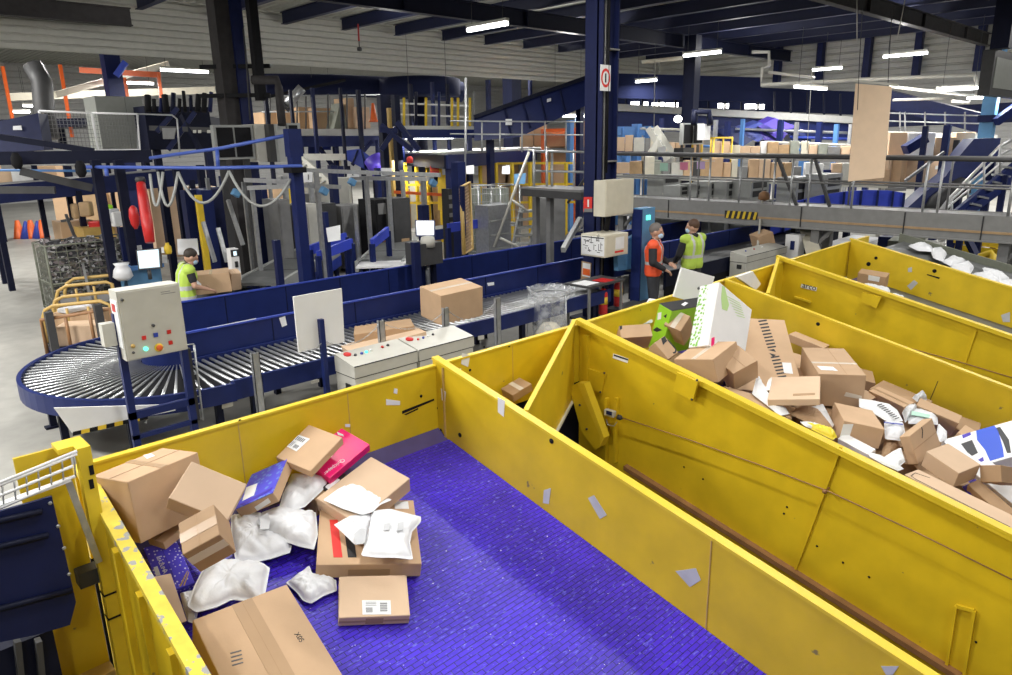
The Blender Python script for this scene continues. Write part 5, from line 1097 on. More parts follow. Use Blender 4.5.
# round prohibition sign folded round the corner
p = at(605, 78, Y=8.97)
sg = thing('prohibition_sign', p, 'white sign with a red ring high on the front blue column', 'sign')
w = .15; b = MB(); b.b2((p.x-w, 8.955, p.z-.23), (p.x+w, 8.965, p.z+.23)); b.build('plate', 'white', sg)
b = MB(); r0, r1 = .095, .135; vs = []; fs = []
for k in range(28):
    a = 2*math.pi*k/28
    for r in (r0, r1): vs.append((p.x+math.cos(a)*r, 8.953, p.z+math.sin(a)*r*1.25))
for k in range(28): k2 = (k+1) % 28; fs.append((2*k, 2*k+1, 2*k2+1, 2*k2))
b.add(vs, fs); b.build('red_ring', 'red_flat', sg, fix=False)
b = MB(); b.b2((p.x-.02, 8.952, p.z-.08), (p.x+.02, 8.954, p.z+.08)); b.build('figure', 'ink', sg)
b = MB(); b.tube([(11.42, 8.97, 2.95), (11.42, 8.97, 7.0)], .02, 6); b.build('conduit', 'black', t)
def ebox(xe, yt, yb, xl, xr, Y, label, name='electrical_cabinet', m='cream'):
    lo, hi = abox(xe, yt, yb, xl, xr, Y=Y); t = thing(name, ((lo.x+hi.x)/2, (lo.y+hi.y)/2, lo.z), label, 'electrical box')
    b = MB(); b.b2(lo, hi); b.build('body', m, t)
    b = MB(); b.b2((lo.x+.02, lo.y-.012, lo.z+.02), (hi.x-.02, lo.y, hi.z-.02)); b.build('door', m, t)
    return t, lo, hi
t, lo, hi = ebox(605, 181, 217, 593.5, 633, 8.6, 'plain cream electrical cabinet on the blue column, the upper of two')
b = MB(); b.tube([(lo.x+.3, lo.y+.15, lo.z), (lo.x+.3, lo.y+.2, lo.z-.3)], .05, 8); b.build('cable_gland', 'black', t)
t, lo, hi = ebox(605, 236, 258, 581, 627.5, 8.45, 'cream electrical cabinet with a drawing and a red strip, the lower of two')
b = MB(); b.b2((lo.x-.012, lo.y+.02, lo.z+.03), (lo.x-.002, hi.y-.02, hi.z-.03)); pp = b.build('drawing_sheet', 'paper', t)
b = MB(); rr = random.Random(5)
for k in range(26):
    y = rr.uniform(lo.y+.05, hi.y-.1); z = rr.uniform(lo.z+.07, hi.z-.1)
    if rr.random() < .5: b.b2((lo.x-.014, y, z), (lo.x-.012, y+rr.uniform(.03, .1), z+.012))
    else: b.b2((lo.x-.014, y, z), (lo.x-.012, y+.012, z+rr.uniform(.05, .14)))
b.b2((lo.x-.014, lo.y+.03, hi.z-.06), (lo.x-.012, hi.y-.03, hi.z-.04)); b.build('drawing_lines', 'ink', pp)
b = MB(); w = hi.x-lo.x; h = hi.z-lo.z
b.b2((lo.x+w*.42, lo.y-.016, lo.z+h*.3), (lo.x+w*.8, lo.y-.012, lo.z+h*.85)); b.build('notice', 'paper', t)
b = MB(); b.b2((lo.x+w*.4, lo.y-.016, lo.z+h*.14), (lo.x+w*.78, lo.y-.012, lo.z+h*.23)); b.build('red_strip', 'red_flat', t)
b = MB(); b.b2((hi.x, lo.y+.05, lo.z+h*.4), (hi.x+.06, lo.y+.15, lo.z+h*.75)); b.build('hasp', 'ink', t)
for pts, m, nm, lb in (([(584, 197), (592.5, 197), (592, 212), (583.5, 212)], 'red_flat', 'wall_sign', 'small red sign on the left face of the blue column'), ([(582, 261), (591.5, 263), (590.5, 283), (581, 281)], 'tape_brown', 'notice_board', 'tan notice with an orange picture below the drawing sheet')):
    t = thing(nm, at(*pts[0], X=11.27), lb, 'sign'); b = MB(); b.prism(pxs(pts, X=11.27), (-.01, 0, 0)); b.build('plate', m, t)
    if m == 'red_flat': 
        b = MB(); b.prism(pxs([(587.5, 199.5), (589, 199.5), (589, 207), (587.5, 207)], X=11.257), (-.003, 0, 0)); b.build('pictogram', 'white', t)
        b = MB(); b.prism(pxs([(584, 208.5), (592.5, 208.5), (592.3, 212), (583.6, 212)], X=11.258), (-.003, 0, 0)); b.build('caption_band', 'mid_grey', t)
    else:
        b = MB(); b.prism(pxs([(582.8, 262.5), (590.5, 264), (590, 277.5), (582.2, 276)], X=11.258), (-.003, 0, 0)); b.build('print_border', 'paper', t)
        b = MB(); b.prism(pxs([(583, 268), (590, 269.5), (589.8, 276), (582.6, 274.5)], X=11.254), (-.003, 0, 0)); b.build('picture', 'orange', t)
def extinguisher(p, label):
    t = thing('fire_extinguisher', p, label, 'fire extinguisher', 'fire extinguishers beside the column'); p = Vector(p)
    b = MB(); b.lathe(p, [(.07, 0), (.085, .02), (.085, .40), (.06, .47), (.03, .50)], 16); b.build('cylinder', 'red', t)
    b = MB(); b.lathe(p+Vector((0, 0, .5)), [(.025, 0), (.025, .06)], 8); b.bar(p+Vector((-.06, -.02, .57)), p+Vector((.05, -.02, .58)), .02, .02); b.build('valve', 'ink', t)
    b = MB(); b.tube([p+Vector((.04, -.02, .55)), p+Vector((.11, -.03, .48)), p+Vector((.105, -.04, .2))], .012, 6); b.build('hose', 'ink', t)
    b = MB(); b.lathe(p+Vector((0, 0, .2)), [(.0862, 0), (.0862, .14)], 16); b.build('instruction_label', 'safety_yellow', t)
p = at(618, 302, Y=8.35); extinguisher((p.x, p.y, p.z-.08), 'red fire extinguisher right of the column with a yellow label') 
p = at(603, 310, Y=8.35); extinguisher((p.x, p.y, p.z-.08), 'red fire extinguisher at the foot of the column, left of the other one')
t = thing('extinguisher_stand', (11.9, 8.45, 0), 'low dark stand carrying the two fire extinguishers', 'stand')
z = at(610, 306, Y=8.35).z-.08
b = MB(); b.b2((10.9, 8.22, z-.06), (12.2, 8.55, z-.002)); b.build('shelf', 'dark_grey', t)
for x in (10.95, 12.1): b = MB(); b.b2((x, 8.3, 0), (x+.05, 8.4, z-.06)); b.build('leg', 'dark_grey', t)
t = thing('sensor_post', (12.6, 8.6, 0), 'bright blue upright post with a green lamp right of the column', 'post')
lo, hi = abox(640, 209, 296, 631, 652, Y=8.4)
b = MB(); b.b2((lo.x, lo.y, 0), hi); b.build('post', 'blue_post', t)
b = MB(); b.b2((lo.x-.03, lo.y, 0), (lo.x, hi.y, hi.z-.02)); b.build('side_strip', 'blue_steel', t)
p = at(648, 217.5, Y=lo.y); b = MB(); b.b2((p.x-.06, lo.y-.02, p.z-.045), (p.x+.06, lo.y, p.z+.045)); b.build('lamp', 'led_green', t)
t = thing('blue_cabinet', at(628, 270, Y=8.9), 'blue sheet metal panel between the column and the blue post', 'panel')
b = MB(); b.prism(pxs([(617, 245), (637, 234), (637, 268), (618, 271)], Y=8.75), (0, .1, 0)); b.build('panel', 'blue_post', t)
for x in (12.3, 12.75): b = MB(); b.b2((x, 8.78, 0), (x+.05, 8.83, 1.2)); b.build('leg', 'mid_grey', t)
mat('sage', (.27, .29, .25), .5, var=.1); mat('blue_rail', (.07, .13, .50), .4); mat('cab_grey', (.24, .25, .23), .5, var=.05); mat('galv_light', (.55, .55, .52), .5, var=.05); mat('blue_purple', (.10, .06, .55), .4)
# ================================================================== left middle ground
def one(b, name, m, label, cat, group=None, **k): return tag(b.build(name, m, **k), label, cat, group)
def dbar(b, p, q, w, h): return b.bar(at(p[0], p[1], D=p[2]), at(q[0], q[1], D=q[2]), w, h)
def post_px(b, x, y, D, w=.1, z0=0.0, ztop=None):
    """upright square post through the photo point (its top), standing on z0"""
    p = at(x, y, D=D); b.b2((p.x-w/2, p.y-w/2, z0), (p.x+w/2, p.y+w/2, p.z if ztop is None else ztop)); return p
# dark conveyor gantry, upper left
t = thing('conveyor_gantry', at(75, 200, D=15), 'near-black steel gantry with two front uprights at the left', 'gantry')
b = MB(); dbar(b, (-40, 159, 14.2), (152, 156, 15.6), .2, .26); b.build('beam', 'navy', t)
b = MB(); dbar(b, (-40, 131, 14.4), (94, 151, 15.2), .12, .12); b.build('brace', 'navy', t)
for x, y, D in ((95, 160, 14.6), (118, 160, 15.0)):
    b = MB(); post_px(b, x, y, D, .17); b.build('upright', 'navy', t)
for x, y, D in ((160, 168, 19), (176, 168, 19.5), (200, 165, 20)):
    b = MB(); post_px(b, x, y, D, .17); b.build('upright', 'navy', t)
for x, y in ((17, 158), (81, 166)): b = MB(); b.lathe(at(x, y+5, D=14.3), [(.05, -.12), (.1, -.04), (.1, .1), (.05, .2)], 10); b.build('hanger_clamp', 'black', t)
b = MB(); dbar(b, (20, 171, 14.4), (92, 188, 15.2), .1, .16); b.build('arm', 'dark_grey', t)
b = MB(); dbar(b, (-30, 190, 14.6), (55, 190, 15), .12, .14); b.build('arm', 'dark_grey', t)
t = thing('raised_conveyor', at(90, 195, D=19), 'raised navy conveyor with a grey belt crossing the left side', 'conveyor')
b = MB(); p, q = at(-40, 198, D=18), at(197, 176, D=21.5); b.bar(p, q, .1, .46); b.build('side_beam', 'blue_deep', t)
b = MB(); d = (q-p).normalized(); s = d.cross(Vector((0, 0, 1))).normalized(); b.bar(p-s*.75+Vector((0, 0, .2)), q-s*.75+Vector((0, 0, .2)), 1.3, .06); b.build('belt', 'mid_grey', t)
for f in (.12, .45, .97):
    for k in (0, 1.4): r = p.lerp(q, f)-s*k; b = MB(); b.b2((r.x-.07, r.y-.07, 0), (r.x+.07, r.y+.07, r.z-.1)); b.build('leg', 'navy', t)
# blue pipe frame with hoses
t = thing('hose_rack', at(295, 300, D=14), 'bright blue pipe rack with a square post carrying the hose rail', 'rack')
b = MB(); b.tube([at(84, 167, D=14.6), at(215, 168, D=14.3), at(302, 166, D=14)], .035, 8); b.build('hose_rail', 'blue_rail', t)
b = MB(); b.tube([at(150, 158, D=15), at(222, 148, D=14.5), at(293, 134, D=14)], .035, 8); b.build('upper_rail', 'blue_rail', t)
for x0, y0, y1 in ((217, 149, 167), (106, 168, 176)): b = MB(); b.tube([at(x0, y0, D=14.5), at(x0+1, y1, D=14.5)], .04, 8); b.build('stub', 'blue_rail', t)
b = MB(); post_px(b, 292, 133, 14, .2); b.build('post', 'blue_steel', t)
b = MB(); p = at(295, 170, D=14); b.b2((p.x-.16, p.y-.16, p.z-.05), (p.x+.16, p.y+.16, p.z+.05)); b.build('joint_clamp', 'black', t)
p = at(293, 130, D=14); b = MB(); b.b2((p.x-.16, p.y-.1, p.z-.5), (p.x+.12, p.y+.1, p.z+.02)); b.build('head_plate', 'blue_steel', t)
HO = [((150, 174), (156, 206), (163, 172)), ((158, 172), (168, 206), (178, 172)), ((178, 172), (205, 203), (229, 171)), ((229, 171), (262, 206), (291, 179))]
for i, (a, m_, c) in enumerate(HO):
    pts = []
    for k in range(13):
        f = k/12; x = a[0]+(c[0]-a[0])*f; yl = a[1]+(c[1]-a[1])*f; pts.append(at(x, yl+(m_[1]-(a[1]+c[1])/2)*4*f*(1-f), D=14.2))
    b = MB(); b.tube(pts, .028, 7); one(b, 'air_hose', 'grey_paint', 'pale sagging hose under the blue rail, %s from the left' % ORDW[i], 'hose', 'hoses under the blue rail')
t = thing('safety_cover', at(145, 243, D=14.5), 'tall red wrapped tube leaning beside the dark uprights', 'cover')
b = MB(); b.lathe(at(150, 242, D=14.3), [(.09, 0), (.11, .4), (.1, .9), (.085, 1.25)], 12, at(140, 178, D=14.5)-at(150, 242, D=14.3)); b.build('sleeve', 'red', t)
b = MB(); b.lathe(at(140.5, 182, D=14.5), [(.085, 0), (.1, .05), (.08, .1)], 12); b.build('cap', 'dark_grey', t)
b = MB(); b.lathe(at(136, 229, D=15), [(.03, 0), (.08, .1), (.1, .25), (.08, .42), (.03, .48)], 12); one(b, 'red_bag', 'red', 'red rounded bag hanging behind the tall red tube', 'bag')
# guard panels and cabinets on the upper left
def mesh_panel(pts, label, m='white', n=14, rows=9):
    P = [at(*p) if False else at(p[0], p[1], D=p[2]) for p in pts]; t = thing('mesh_guard', P[3], label, 'guard panel')
    b = MB(); b.tube(P+[P[0]], .035, 6); b.build('frame', m, t)
    b = MB()
    for k in range(1, n): f = k/n; b.tube([P[0].lerp(P[1], f), P[3].lerp(P[2], f)], .007, 4, False)
    for k in range(1, rows): f = k/rows; b.tube([P[0].lerp(P[3], f), P[1].lerp(P[2], f)], .007, 4, False)
    b.build('mesh', 'mid_grey', t); return t
mesh_panel([(39, 111, 20), (91, 113, 20.6), (98, 150, 20.6), (45, 150, 20)], 'white framed mesh guard panel, left of the pair at upper left')
mesh_panel([(92, 113, 20.6), (137, 114, 21), (140, 150, 21), (98, 150, 20.6)], 'white framed mesh guard panel beside the left one, before the grey cabinet')
t = thing('rail_loop', at(178, 150, D=21), 'thin pale tube loop right of the mesh guard panels', 'rail')
b = MB(); b.tube([at(138, 150, D=21), at(138, 114, D=21), at(172, 115, D=21.4), at(177, 119, D=21.4), at(180, 158, D=21.4)], .03, 6); b.build('tube', 'galv', t)
t = thing('machine_cabinet', at(125, 150, D=22.5), 'tall grey machine cabinet behind the mesh guard panels', 'cabinet')
lo, hi = abox(104, 96, 156, 101, 150, D=22.5); hi.y = lo.y+1.2; b = MB(); b.b2(lo, hi); b.build('body', 'cab_grey', t)
b = MB(); b.b2((lo.x+(hi.x-lo.x)*.62, lo.y-.01, lo.z), (lo.x+(hi.x-lo.x)*.625, lo.y, hi.z)); b.build('door_gap', 'dark_grey', t)
b = MB()
for xx in (lo.x+.05, hi.x-.15): b.b2((xx, lo.y+.05, 0), (xx+.1, lo.y+.15, lo.z))
b.build('stand', 'navy', t)
t = thing('chute_hopper', at(20, 150, D=19), 'navy conveyor side with a small white plate at the far left', 'conveyor')
b = MB(); b.prism([at(x, y, D=19) for x, y in ((-40, 128), (0, 121), (38, 113), (44, 150), (-40, 156))], (.4, .8, 0)); b.build('side_panel', 'blue_deep', t)
b = MB(); b.prism([at(x, y, D=18.9) for x, y in ((13, 126), (21, 125.5), (22, 130), (13, 130))], (.01, .02, 0)); b.build('plate', 'paper', t)
for x in (-20, 30):
    b = MB(); post_px(b, x, 145, 19.6, .12); b.build('leg', 'navy', t)
for i, (x0, y0, x1, y1) in enumerate(((1, 68, 13, 122), (59, 66, 68, 112), (122, 78, 127, 96), (156, 74, 161, 95), (72-60+55, 68, 69, 90))):
    if i == 4: continue
    b = MB(); p = at(x0, y0, D=27); q = at(x1, y1, D=27); b.b2((q.x-.055, q.y-.055, 4.0), (q.x+.055, q.y+.055, p.z)); one(b, 'orange_post', 'orange', 'orange rack upright under the cladding, %s from the left' % ORDW[i], 'post', 'orange rack uprights')
b = MB(); dbar(b, (80, 70, 27), (160, 75, 27), .12, .2); one(b, 'orange_beam', 'orange', 'orange rack beam joining the orange uprights at upper left', 'beam')
b = MB(); dbar(b, (55, 95, 26), (168, 64, 30), .14, .22); one(b, 'cable_trough', 'cream', 'pale slanting cable trough under the cladding at left', 'trough')
b = MB(); dbar(b, (10, 97, 30), (215, 90, 34), .15, .3); one(b, 'light_beam', 'cream', 'pale long beam in the hall beyond the cladding', 'beam')
t = thing('steel_column', at(113, 95, D=25.5), 'blue column with a slanting brace beyond the cladding at left', 'column')
b = MB(); p = at(106, 62, D=25.5); b.b2((p.x-.1, p.y-.2, 0), (p.x+.42, p.y+.3, 7.8)); b.build('shaft', 'blue_deep', t)
b = MB(); b.bar(at(116, 76, D=25.4), at(126, 62, D=25.4), .2, .2); b.build('brace', 'blue_bright', t)
b = MB(); p = at(42, 70, D=24); b.tube([at(33, 66, D=23), at(42, 82, D=23), at(44, 110, D=23), (at(46, 118, D=23).x, at(46, 118, D=23).y, 3.9)], .3, 10); one(b, 'duct_pipe', 'dark_grey', 'dark bent duct coming down beyond the mesh guard panels', 'duct')
# dark column group at x~235
t = thing('steel_column', at(236, 140, D=17.2), 'dark column group rising to the roof left of centre', 'column')
p = at(226, 100, D=17.2); b = MB(); b.b2((p.x-.12, p.y-.22, 0), (p.x+.22, p.y+.22, 7.1)); b.build('shaft', 'dusty_beam', t)
b = MB(); b.b2((p.x+.22, p.y-.3, 0), (p.x+.5, p.y+.1, 7.1)); b.build('flange', 'blue_deep', t)
b = MB(); q = at(257, 60, D=16.8); b.b2((q.x-.1, q.y-.1, at(262, 100, D=16.8).z), (q.x+.1, q.y+.1, 7.1)); b.build('side_post', 'black', t)
for y0 in (67, 96): b = MB(); dbar(b, (200, y0, 17), (270, y0-1, 17), .08, .09); b.build('cross_bar', 'black', t)
b = MB(); b.tube([at(242, 16, D=16.9), at(247, 70, D=16.9), at(250, 120, D=16.9)], .02, 5); b.build('cable', 'dark_grey', t)
def cooler(xe, yt, yb, xl, xr, D, label, n=2):
    lo, hi = abox(xe, yt, yb, xl, xr, D=D); hi.y = min(hi.y, lo.y+1.0); t = thing('air_cooler', lo, label, 'cooler')
    b = MB(); b.b2(lo, hi); b.build('housing', 'grey_paint', t)
    w = (hi.x-lo.x)
    for k in range(n):
        x0 = lo.x+w*(.06+k*.92/n); x1 = lo.x+w*((k+1)*.92/n+.01)
        b = MB(); h = hi.z-lo.z; b.b2((x0, lo.y-.02, lo.z+h*.07), (x1, lo.y-.005, hi.z-h*.07)); b.build('grille', 'black', t)
    b = MB(); b.b2((lo.x+.1, lo.y+.1, 0), (lo.x+.25, hi.y, lo.z)); b.b2((hi.x-.25, lo.y+.1, 0), (hi.x-.1, hi.y, lo.z)); b.build('support', 'dark_grey', t)
    return t
cooler(217, 125, 160, 214, 256, 16.2, 'grey cooler unit with two black grilles below the dark column group')
t = thing('tall_cabinet', at(275, 160, D=16.5), 'pair of pale grey cabinets with a dark gap right of the cooler unit', 'cabinet')
for xa, xb, m in ((259, 270, 'pale_grey'), (272, 279, 'dark_grey'), (280, 289, 'grey_paint')):  # dark middle block stands for the gap, its darkness put into colour
    lo, hi = abox(xa, 124, 162, xa-1.5, xb, D=16.8); hi.y = lo.y+.7; b = MB(); b.b2(lo, hi); b.build('cabinet', m, t)
lo, hi = abox(289, 123, 148, 288.5, 302, D=16.9); b = MB(); b.b2(lo, (hi.x, lo.y+.3, hi.z)); b.build('grille_unit', 'grey_paint', t)
b = MB(); b.b2((lo.x+.04, lo.y-.02, lo.z+.05), (hi.x-.08, lo.y-.003, hi.z-.05)); b.build('grille', 'black', t)
b = MB(); b.tube([at(252, 80, D=16.4), at(277, 80, D=16.4), at(279, 90, D=16.4), at(282, 125, D=16.4)], .1, 8); one(b, 'bent_duct', 'dusty_beam', 'dark bent duct dropping behind the grey cabinets', 'duct')
# machinery silhouettes between cabinet and column
t = thing('sorting_machine', at(190, 150, D=21), 'dark navy sorting machine crowded with rods, left of the dark column group', 'machine')
b = MB(); lo, hi = abox(150, 106, 150, 146, 214, D=22.5); b.b2((lo.x, lo.y, lo.z), (hi.x, lo.y+1.5, hi.z)); b.build('body', 'navy', t)
rr = random.Random(11)
for k in range(11):
    x = 148+k*6.2; b = MB(); b.tube([at(x, 112, D=21.8), at(x+rr.uniform(-3, 3), rr.uniform(88, 101), D=21.8)], rr.uniform(.05, .1), 6); b.build('rod', rr.choice(['black', 'navy', 'blue_deep', 'black']), t)
for (x0, y0, x1, y1, m) in ((157, 132, 178, 108, 'blue_deep'), (168, 150, 195, 112, 'blue_deep'), (150, 128, 212, 130, 'dark_grey'), (182, 115, 200, 150, 'navy')):
    b = MB(); dbar(b, (x0, y0, 21.6), (x1, y1, 21.6), .12, .14); b.build('brace', m, t)
for x, y, w in ((193, 131, 3), (198, 131, 3), (207, 131, 6)): b = MB(); b.prism([at(q[0], q[1], D=21.5) for q in ((x, y-1), (x+w, y-1), (x+w, y+2), (x, y+2))], (.02, .03, 0)); b.build('label_plate', 'pale_grey', t)
b = MB(); b.prism([at(q[0], q[1], D=21.4) for q in ((162, 128), (176, 128), (174, 139), (163, 139))], (.1, .2, 0)); b.build('hopper', 'mid_grey', t)
b = MB(); lo = at(150, 150, D=22.5); b.b2((lo.x+.2, lo.y+.2, 0), (lo.x+.4, lo.y+.4, lo.z)); b.b2((lo.x+3, lo.y+.2, 0), (lo.x+3.2, lo.y+.4, lo.z)); b.build('stand', 'navy', t)
# ---- upper floor with cartons
t = thing('mezzanine', at(335, 140, D=28), 'raised floor with a pale kerb and blue edge beam, cartons standing on it', 'platform')
p, q = at(262, 133, D=27), at(382, 133, D=29.5)
b = MB(); b.bar(p, q, 1.6, .22); b.build('kerb', 'galv_light', t)
b = MB(); b.bar(p-Vector((0, 0, .32)), q-Vector((0, 0, .32)), 1.5, .4); b.build('edge_beam', 'blue_steel', t)
for x in (300, 335, 378):
    b = MB(); post_px(b, x, 140, 28, .18); b.build('leg', 'blue_deep', t)
for (x0, y0, x1, y1) in ((316, 143, 334, 168), (352, 165, 372, 141)): b = MB(); dbar(b, (x0, y0, 28), (x1, y1, 28), .12, .14); b.build('brace', 'blue_deep', t)
for y in (96, 112): b = MB(); b.tube([at(262, y, D=26.6), at(380, y-1, D=29)], .03, 6); b.build('rail', 'galv', t)
for x in (270, 297, 306, 328, 347, 365): b = MB(); b.tube([at(x, 94, D=27.5), at(x, 129, D=27.5)], .03, 6); b.build('rail_post', 'dark_grey', t)
for i, (x0, x1, y0, m) in enumerate(((265, 283, 112, 'cardboard_dark'), (284, 298, 110, 'cardboard'), (300, 314, 107, 'cardboard_dark'), (315, 334, 108, 'cardboard'), (348, 356, 98, 'cardboard'), (357, 371, 107, 'cardboard_light'))):
    lo, hi = abox(x0, y0, 128.5, x0-1, x1, D=28.2); b = MB(); b.box((lo+Vector((hi.x, lo.y+.9, hi.z)))/2, (hi.x-lo.x, .9, hi.z-lo.z), None, .03)
    one(b, 'cardboard_carton', m, 'big brown carton on the raised floor at upper left, %s from the left' % ORDW[i], 'carton', 'cartons on the raised floor')
lo, hi = abox(334, 103, 128.5, 332, 347, D=27.8); b = MB(); b.prism([(lo.x, lo.y, lo.z), (hi.x, lo.y, lo.z), (hi.x-.1, lo.y, hi.z), (lo.x+.35, lo.y, hi.z)], (0, .6, 0)); one(b, 'dark_bale', 'olive_grey', 'dark wrapped bale standing between the cartons on the raised floor', 'bale')
t = thing('traffic_cone', at(374, 122, D=28), 'small orange cone-like marker at the end of the raised floor', 'cone'); b = MB(); b.lathe(at(374, 122, D=28), [(.2, 0), (.14, .1), (.05, .7)], 10); b.build('cone', 'orange', t); b = MB(); b.lathe(at(374, 122, D=28), [(.13, .15), (.1, .36)], 10); b.build('stripe', 'white', t)
# dark round duct and chutes above it
b = MB(); b.tube([at(265, 85, D=30), at(330, 85, D=31), at(400, 88, D=32), at(462, 92, D=33)], .45, 12); one(b, 'round_duct', 'navy_matt', 'dark blue duct running under the cladding left of centre', 'duct')
t = thing('spiral_chute', at(425, 88, D=32), 'dark blue drum-shaped chute housing under the cladding', 'machine')
b = MB(); b.lathe(at(420, 97, D=32), [(1.75, 0), (1.8, .1), (1.8, .72), (1.6, .78)], 28); b.build('drum', 'navy_matt', t)
b = MB(); b.lathe(at(420, 97, D=32)-Vector((0, 0, 4.8)), [(.25, 0), (.25, 4.8)], 12); b.build('column', 'navy', t)
t = thing('metal_chute', at(297, 100, D=26), 'shiny grey tube chute slanting above the cartons at left', 'chute')
b = MB(); b.tube([at(286, 106, D=26), at(302, 88, D=26)], .17, 12); b.build('tube', 'chrome', t)
b = MB(); b.tube([at(284, 108, D=26), at(287, 105, D=26)], .2, 12); b.build('collar', 'dark_grey', t)
b = MB(); dbar(b, (263, 98, 26), (345, 80, 27), .15, .1); one(b, 'slanting_beam', 'black', 'thin dark beam slanting above the shiny tube chute', 'beam')
# bright blue chute beneath
t = thing('blue_chute', at(362, 165, D=27), 'bright blue folded sheet chute below the raised floor', 'chute')
P = [at(x, y, D=27) for x, y in ((343, 151), (360, 149), (375, 160), (379, 172), (366, 170), (345, 159))]
b = MB(); b.prism(P, (.5, .8, 0)); b.build('hopper', 'blue_bright', t)
for a, c in (((352, 165), (358, 150)), ((366, 169), (362, 150))): b = MB(); b.bar(at(*a, D=26.95), at(*c, D=26.95), .06, .06); b.build('rib', 'blue_deep', t)
b = MB(); b.tube([at(372, 158, D=26.8), at(381, 172, D=26.8)], .35, 10); b.build('tube', 'blue_purple', t)
for x in (348, 374): b = MB(); post_px(b, x, 166, 27, .12); b.build('leg', 'navy', t)
t = thing('blue_chute', at(330, 150, D=29), 'smaller blue chute parts behind the braces under the raised floor', 'chute')
for (x0, y0, x1, y1, m) in ((308, 143, 315, 157, 'blue_steel'), (322, 142, 331, 150, 'blue_bright'), (334, 144, 338, 156, 'blue_steel')): 
    b = MB(); b.prism([at(x0, y0, D=29), at(x1, y0, D=29), at(x1, y1, D=29), at(x0, y1, D=29)], (.3, .5, 0)); b.build('panel', m, t)
# ---- white stair and platform behind the blue post
t = thing('white_stair', at(325, 185, D=24), 'white open stair descending behind the blue post', 'stair')
b = MB(); b.bar(at(303, 160, D=24), at(334, 188, D=23), .06, .22); b.build('stringer', 'pale_grey', t); b = MB(); b.bar(at(297, 162, D=24.5), at(328, 190, D=23.5), .06, .22); b.build('stringer', 'pale_grey', t)
for k in range(7):
    f = k/6.5; b = MB(); b.bar(at(298+32*f, 163+26*f, D=24.3-f*.9), at(304+31*f, 161+26*f, D=24-f), .25, .04); b.build('tread', 'grey_paint', t)
b = MB(); b.bar(at(300, 157, D=24.5), at(343, 157, D=24.5), .8, .2); b.build('landing', 'pale_grey', t)
for x in (303, 341): b = MB(); post_px(b, x, 158, 24.6, .1); b.build('leg', 'pale_grey', t)
# ---- diagonal belt loaders
def loader(c0, c1, w, label, z=.9):
    c0 = Vector(c0); c1 = Vector(c1); d = (c1-c0).normalized(); s = Vector((-d.y, d.x, 0)); t = thing('belt_loader', (c0.x, c0.y, 0), label, 'conveyor')
    def quad(b, a, e, u, v, z0, z1): b.hexa([a+s*u+Vector((0, 0, z0)), a+s*v+Vector((0, 0, z0)), e+s*v+Vector((0, 0, z0)), e+s*u+Vector((0, 0, z0))], [a+s*u+Vector((0, 0, z1)), a+s*v+Vector((0, 0, z1)), e+s*v+Vector((0, 0, z1)), e+s*u+Vector((0, 0, z1))])
    b = MB(); quad(b, c0, c1, -w/2, w/2, z-.06, z); b.build('belt', 'belt_grey', t)
    L = (c1-c0).length
    for k in (.3, .62): b = MB(); quad(b, c0+d*L*k, c0+d*(L*k+.06), -w/2, w/2, z, z+.004); b.build('belt_joint', 'dark_grey', t)
    for u in (-w/2-.08, w/2): b = MB(); quad(b, c0, c1, u, u+.08, z-.22, z+.03); b.build('side_rail', 'grey_paint', t)
    for u in (-w/2-.09, w/2+.07): b = MB(); quad(b, c0, c1, u, u+.02, z-.5, z-.22); b.build('skirt', 'blue_bright', t)
    for k in (.05, .5, .93):
        for u in (-w/2, w/2-.1): q = c0+d*L*k+s*u; b = MB(); b.b2((q.x, q.y, 0), (q.x+.1, q.y+.1, z-.22)); b.build('leg', 'navy', t)
    return t, d, s
t, d, s = loader((6.35, 13.9, 0), (9.9, 17.5, 0), .95, 'dark grey belt loader running away to the right behind the blue guards, nearer the worker')
t, d, s = loader((9.5, 14.1, 0), (13.6, 18.4, 0), 1.0, 'wider grey belt loader in the centre, next to the white monitor')
b = MB(); b.hexa([(8.75, 13.95, .86), (9.6, 13.3, .86), (10.1, 13.8, .86), (9.25, 14.5, .86)], [(8.75, 13.95, .905), (9.6, 13.3, .905), (10.1, 13.8, .905), (9.25, 14.5, .905)]); b.build('white_end_plate', 'white', t)
b = MB(); b.hexa([(13.6, 18.1, .8), (17.5, 17.6, .8), (17.5, 18.8, .8), (13.6, 19.0, .8)], [(13.6, 18.1, .9), (17.5, 17.6, .9), (17.5, 18.8, .9), (13.6, 19.0, .9)]); b.build('outfeed_belt', 'grey_paint', t)
b = MB(); b.b2((13.6, 17.9, .6), (17.5, 18.0, .92)); b.build('outfeed_rail', 'blue_steel', t)
# scan gantries over the loaders
def scan_gantry(uprights, beam, label, heads):
    t = thing('scan_gantry', at(uprights[0][0], uprights[0][2], D=uprights[0][3]), label, 'scanner')
    for x, y0, y1, D, w in uprights: b = MB(); p = at(x, y0, D=D); b.b2((p.x-w/2, p.y-w/2, 0), (p.x+w/2, p.y+w/2, p.z)); b.build('upright', 'galv', t)
    for (x0, y0, x1, y1, D0, D1) in beam: b = MB(); b.bar(at(x0, y0, D=D0), at(x1, y1, D=D1), .09, .09); b.build('cross_beam', 'galv', t)
    for x, y, D, m in heads: b = MB(); b.box(at(x, y, D=D), (.17, .13, .15), Matrix.Rotation(.6, 3, 'Y'), .02); b.build('scanner_head', m, t)
    return t
scan_gantry([(252, 189, 250, 15.6, .08), (243, 182, 250, 17, .07), (270, 187, 240, 18.4, .07)], [(245, 180, 292, 182, 16, 15.5), (248, 188, 292, 186, 15.6, 15.4)], 'pale metal scan gantry left of the blue post with a small blue scanner', [(236, 193, 15.6, 'blue_post')])
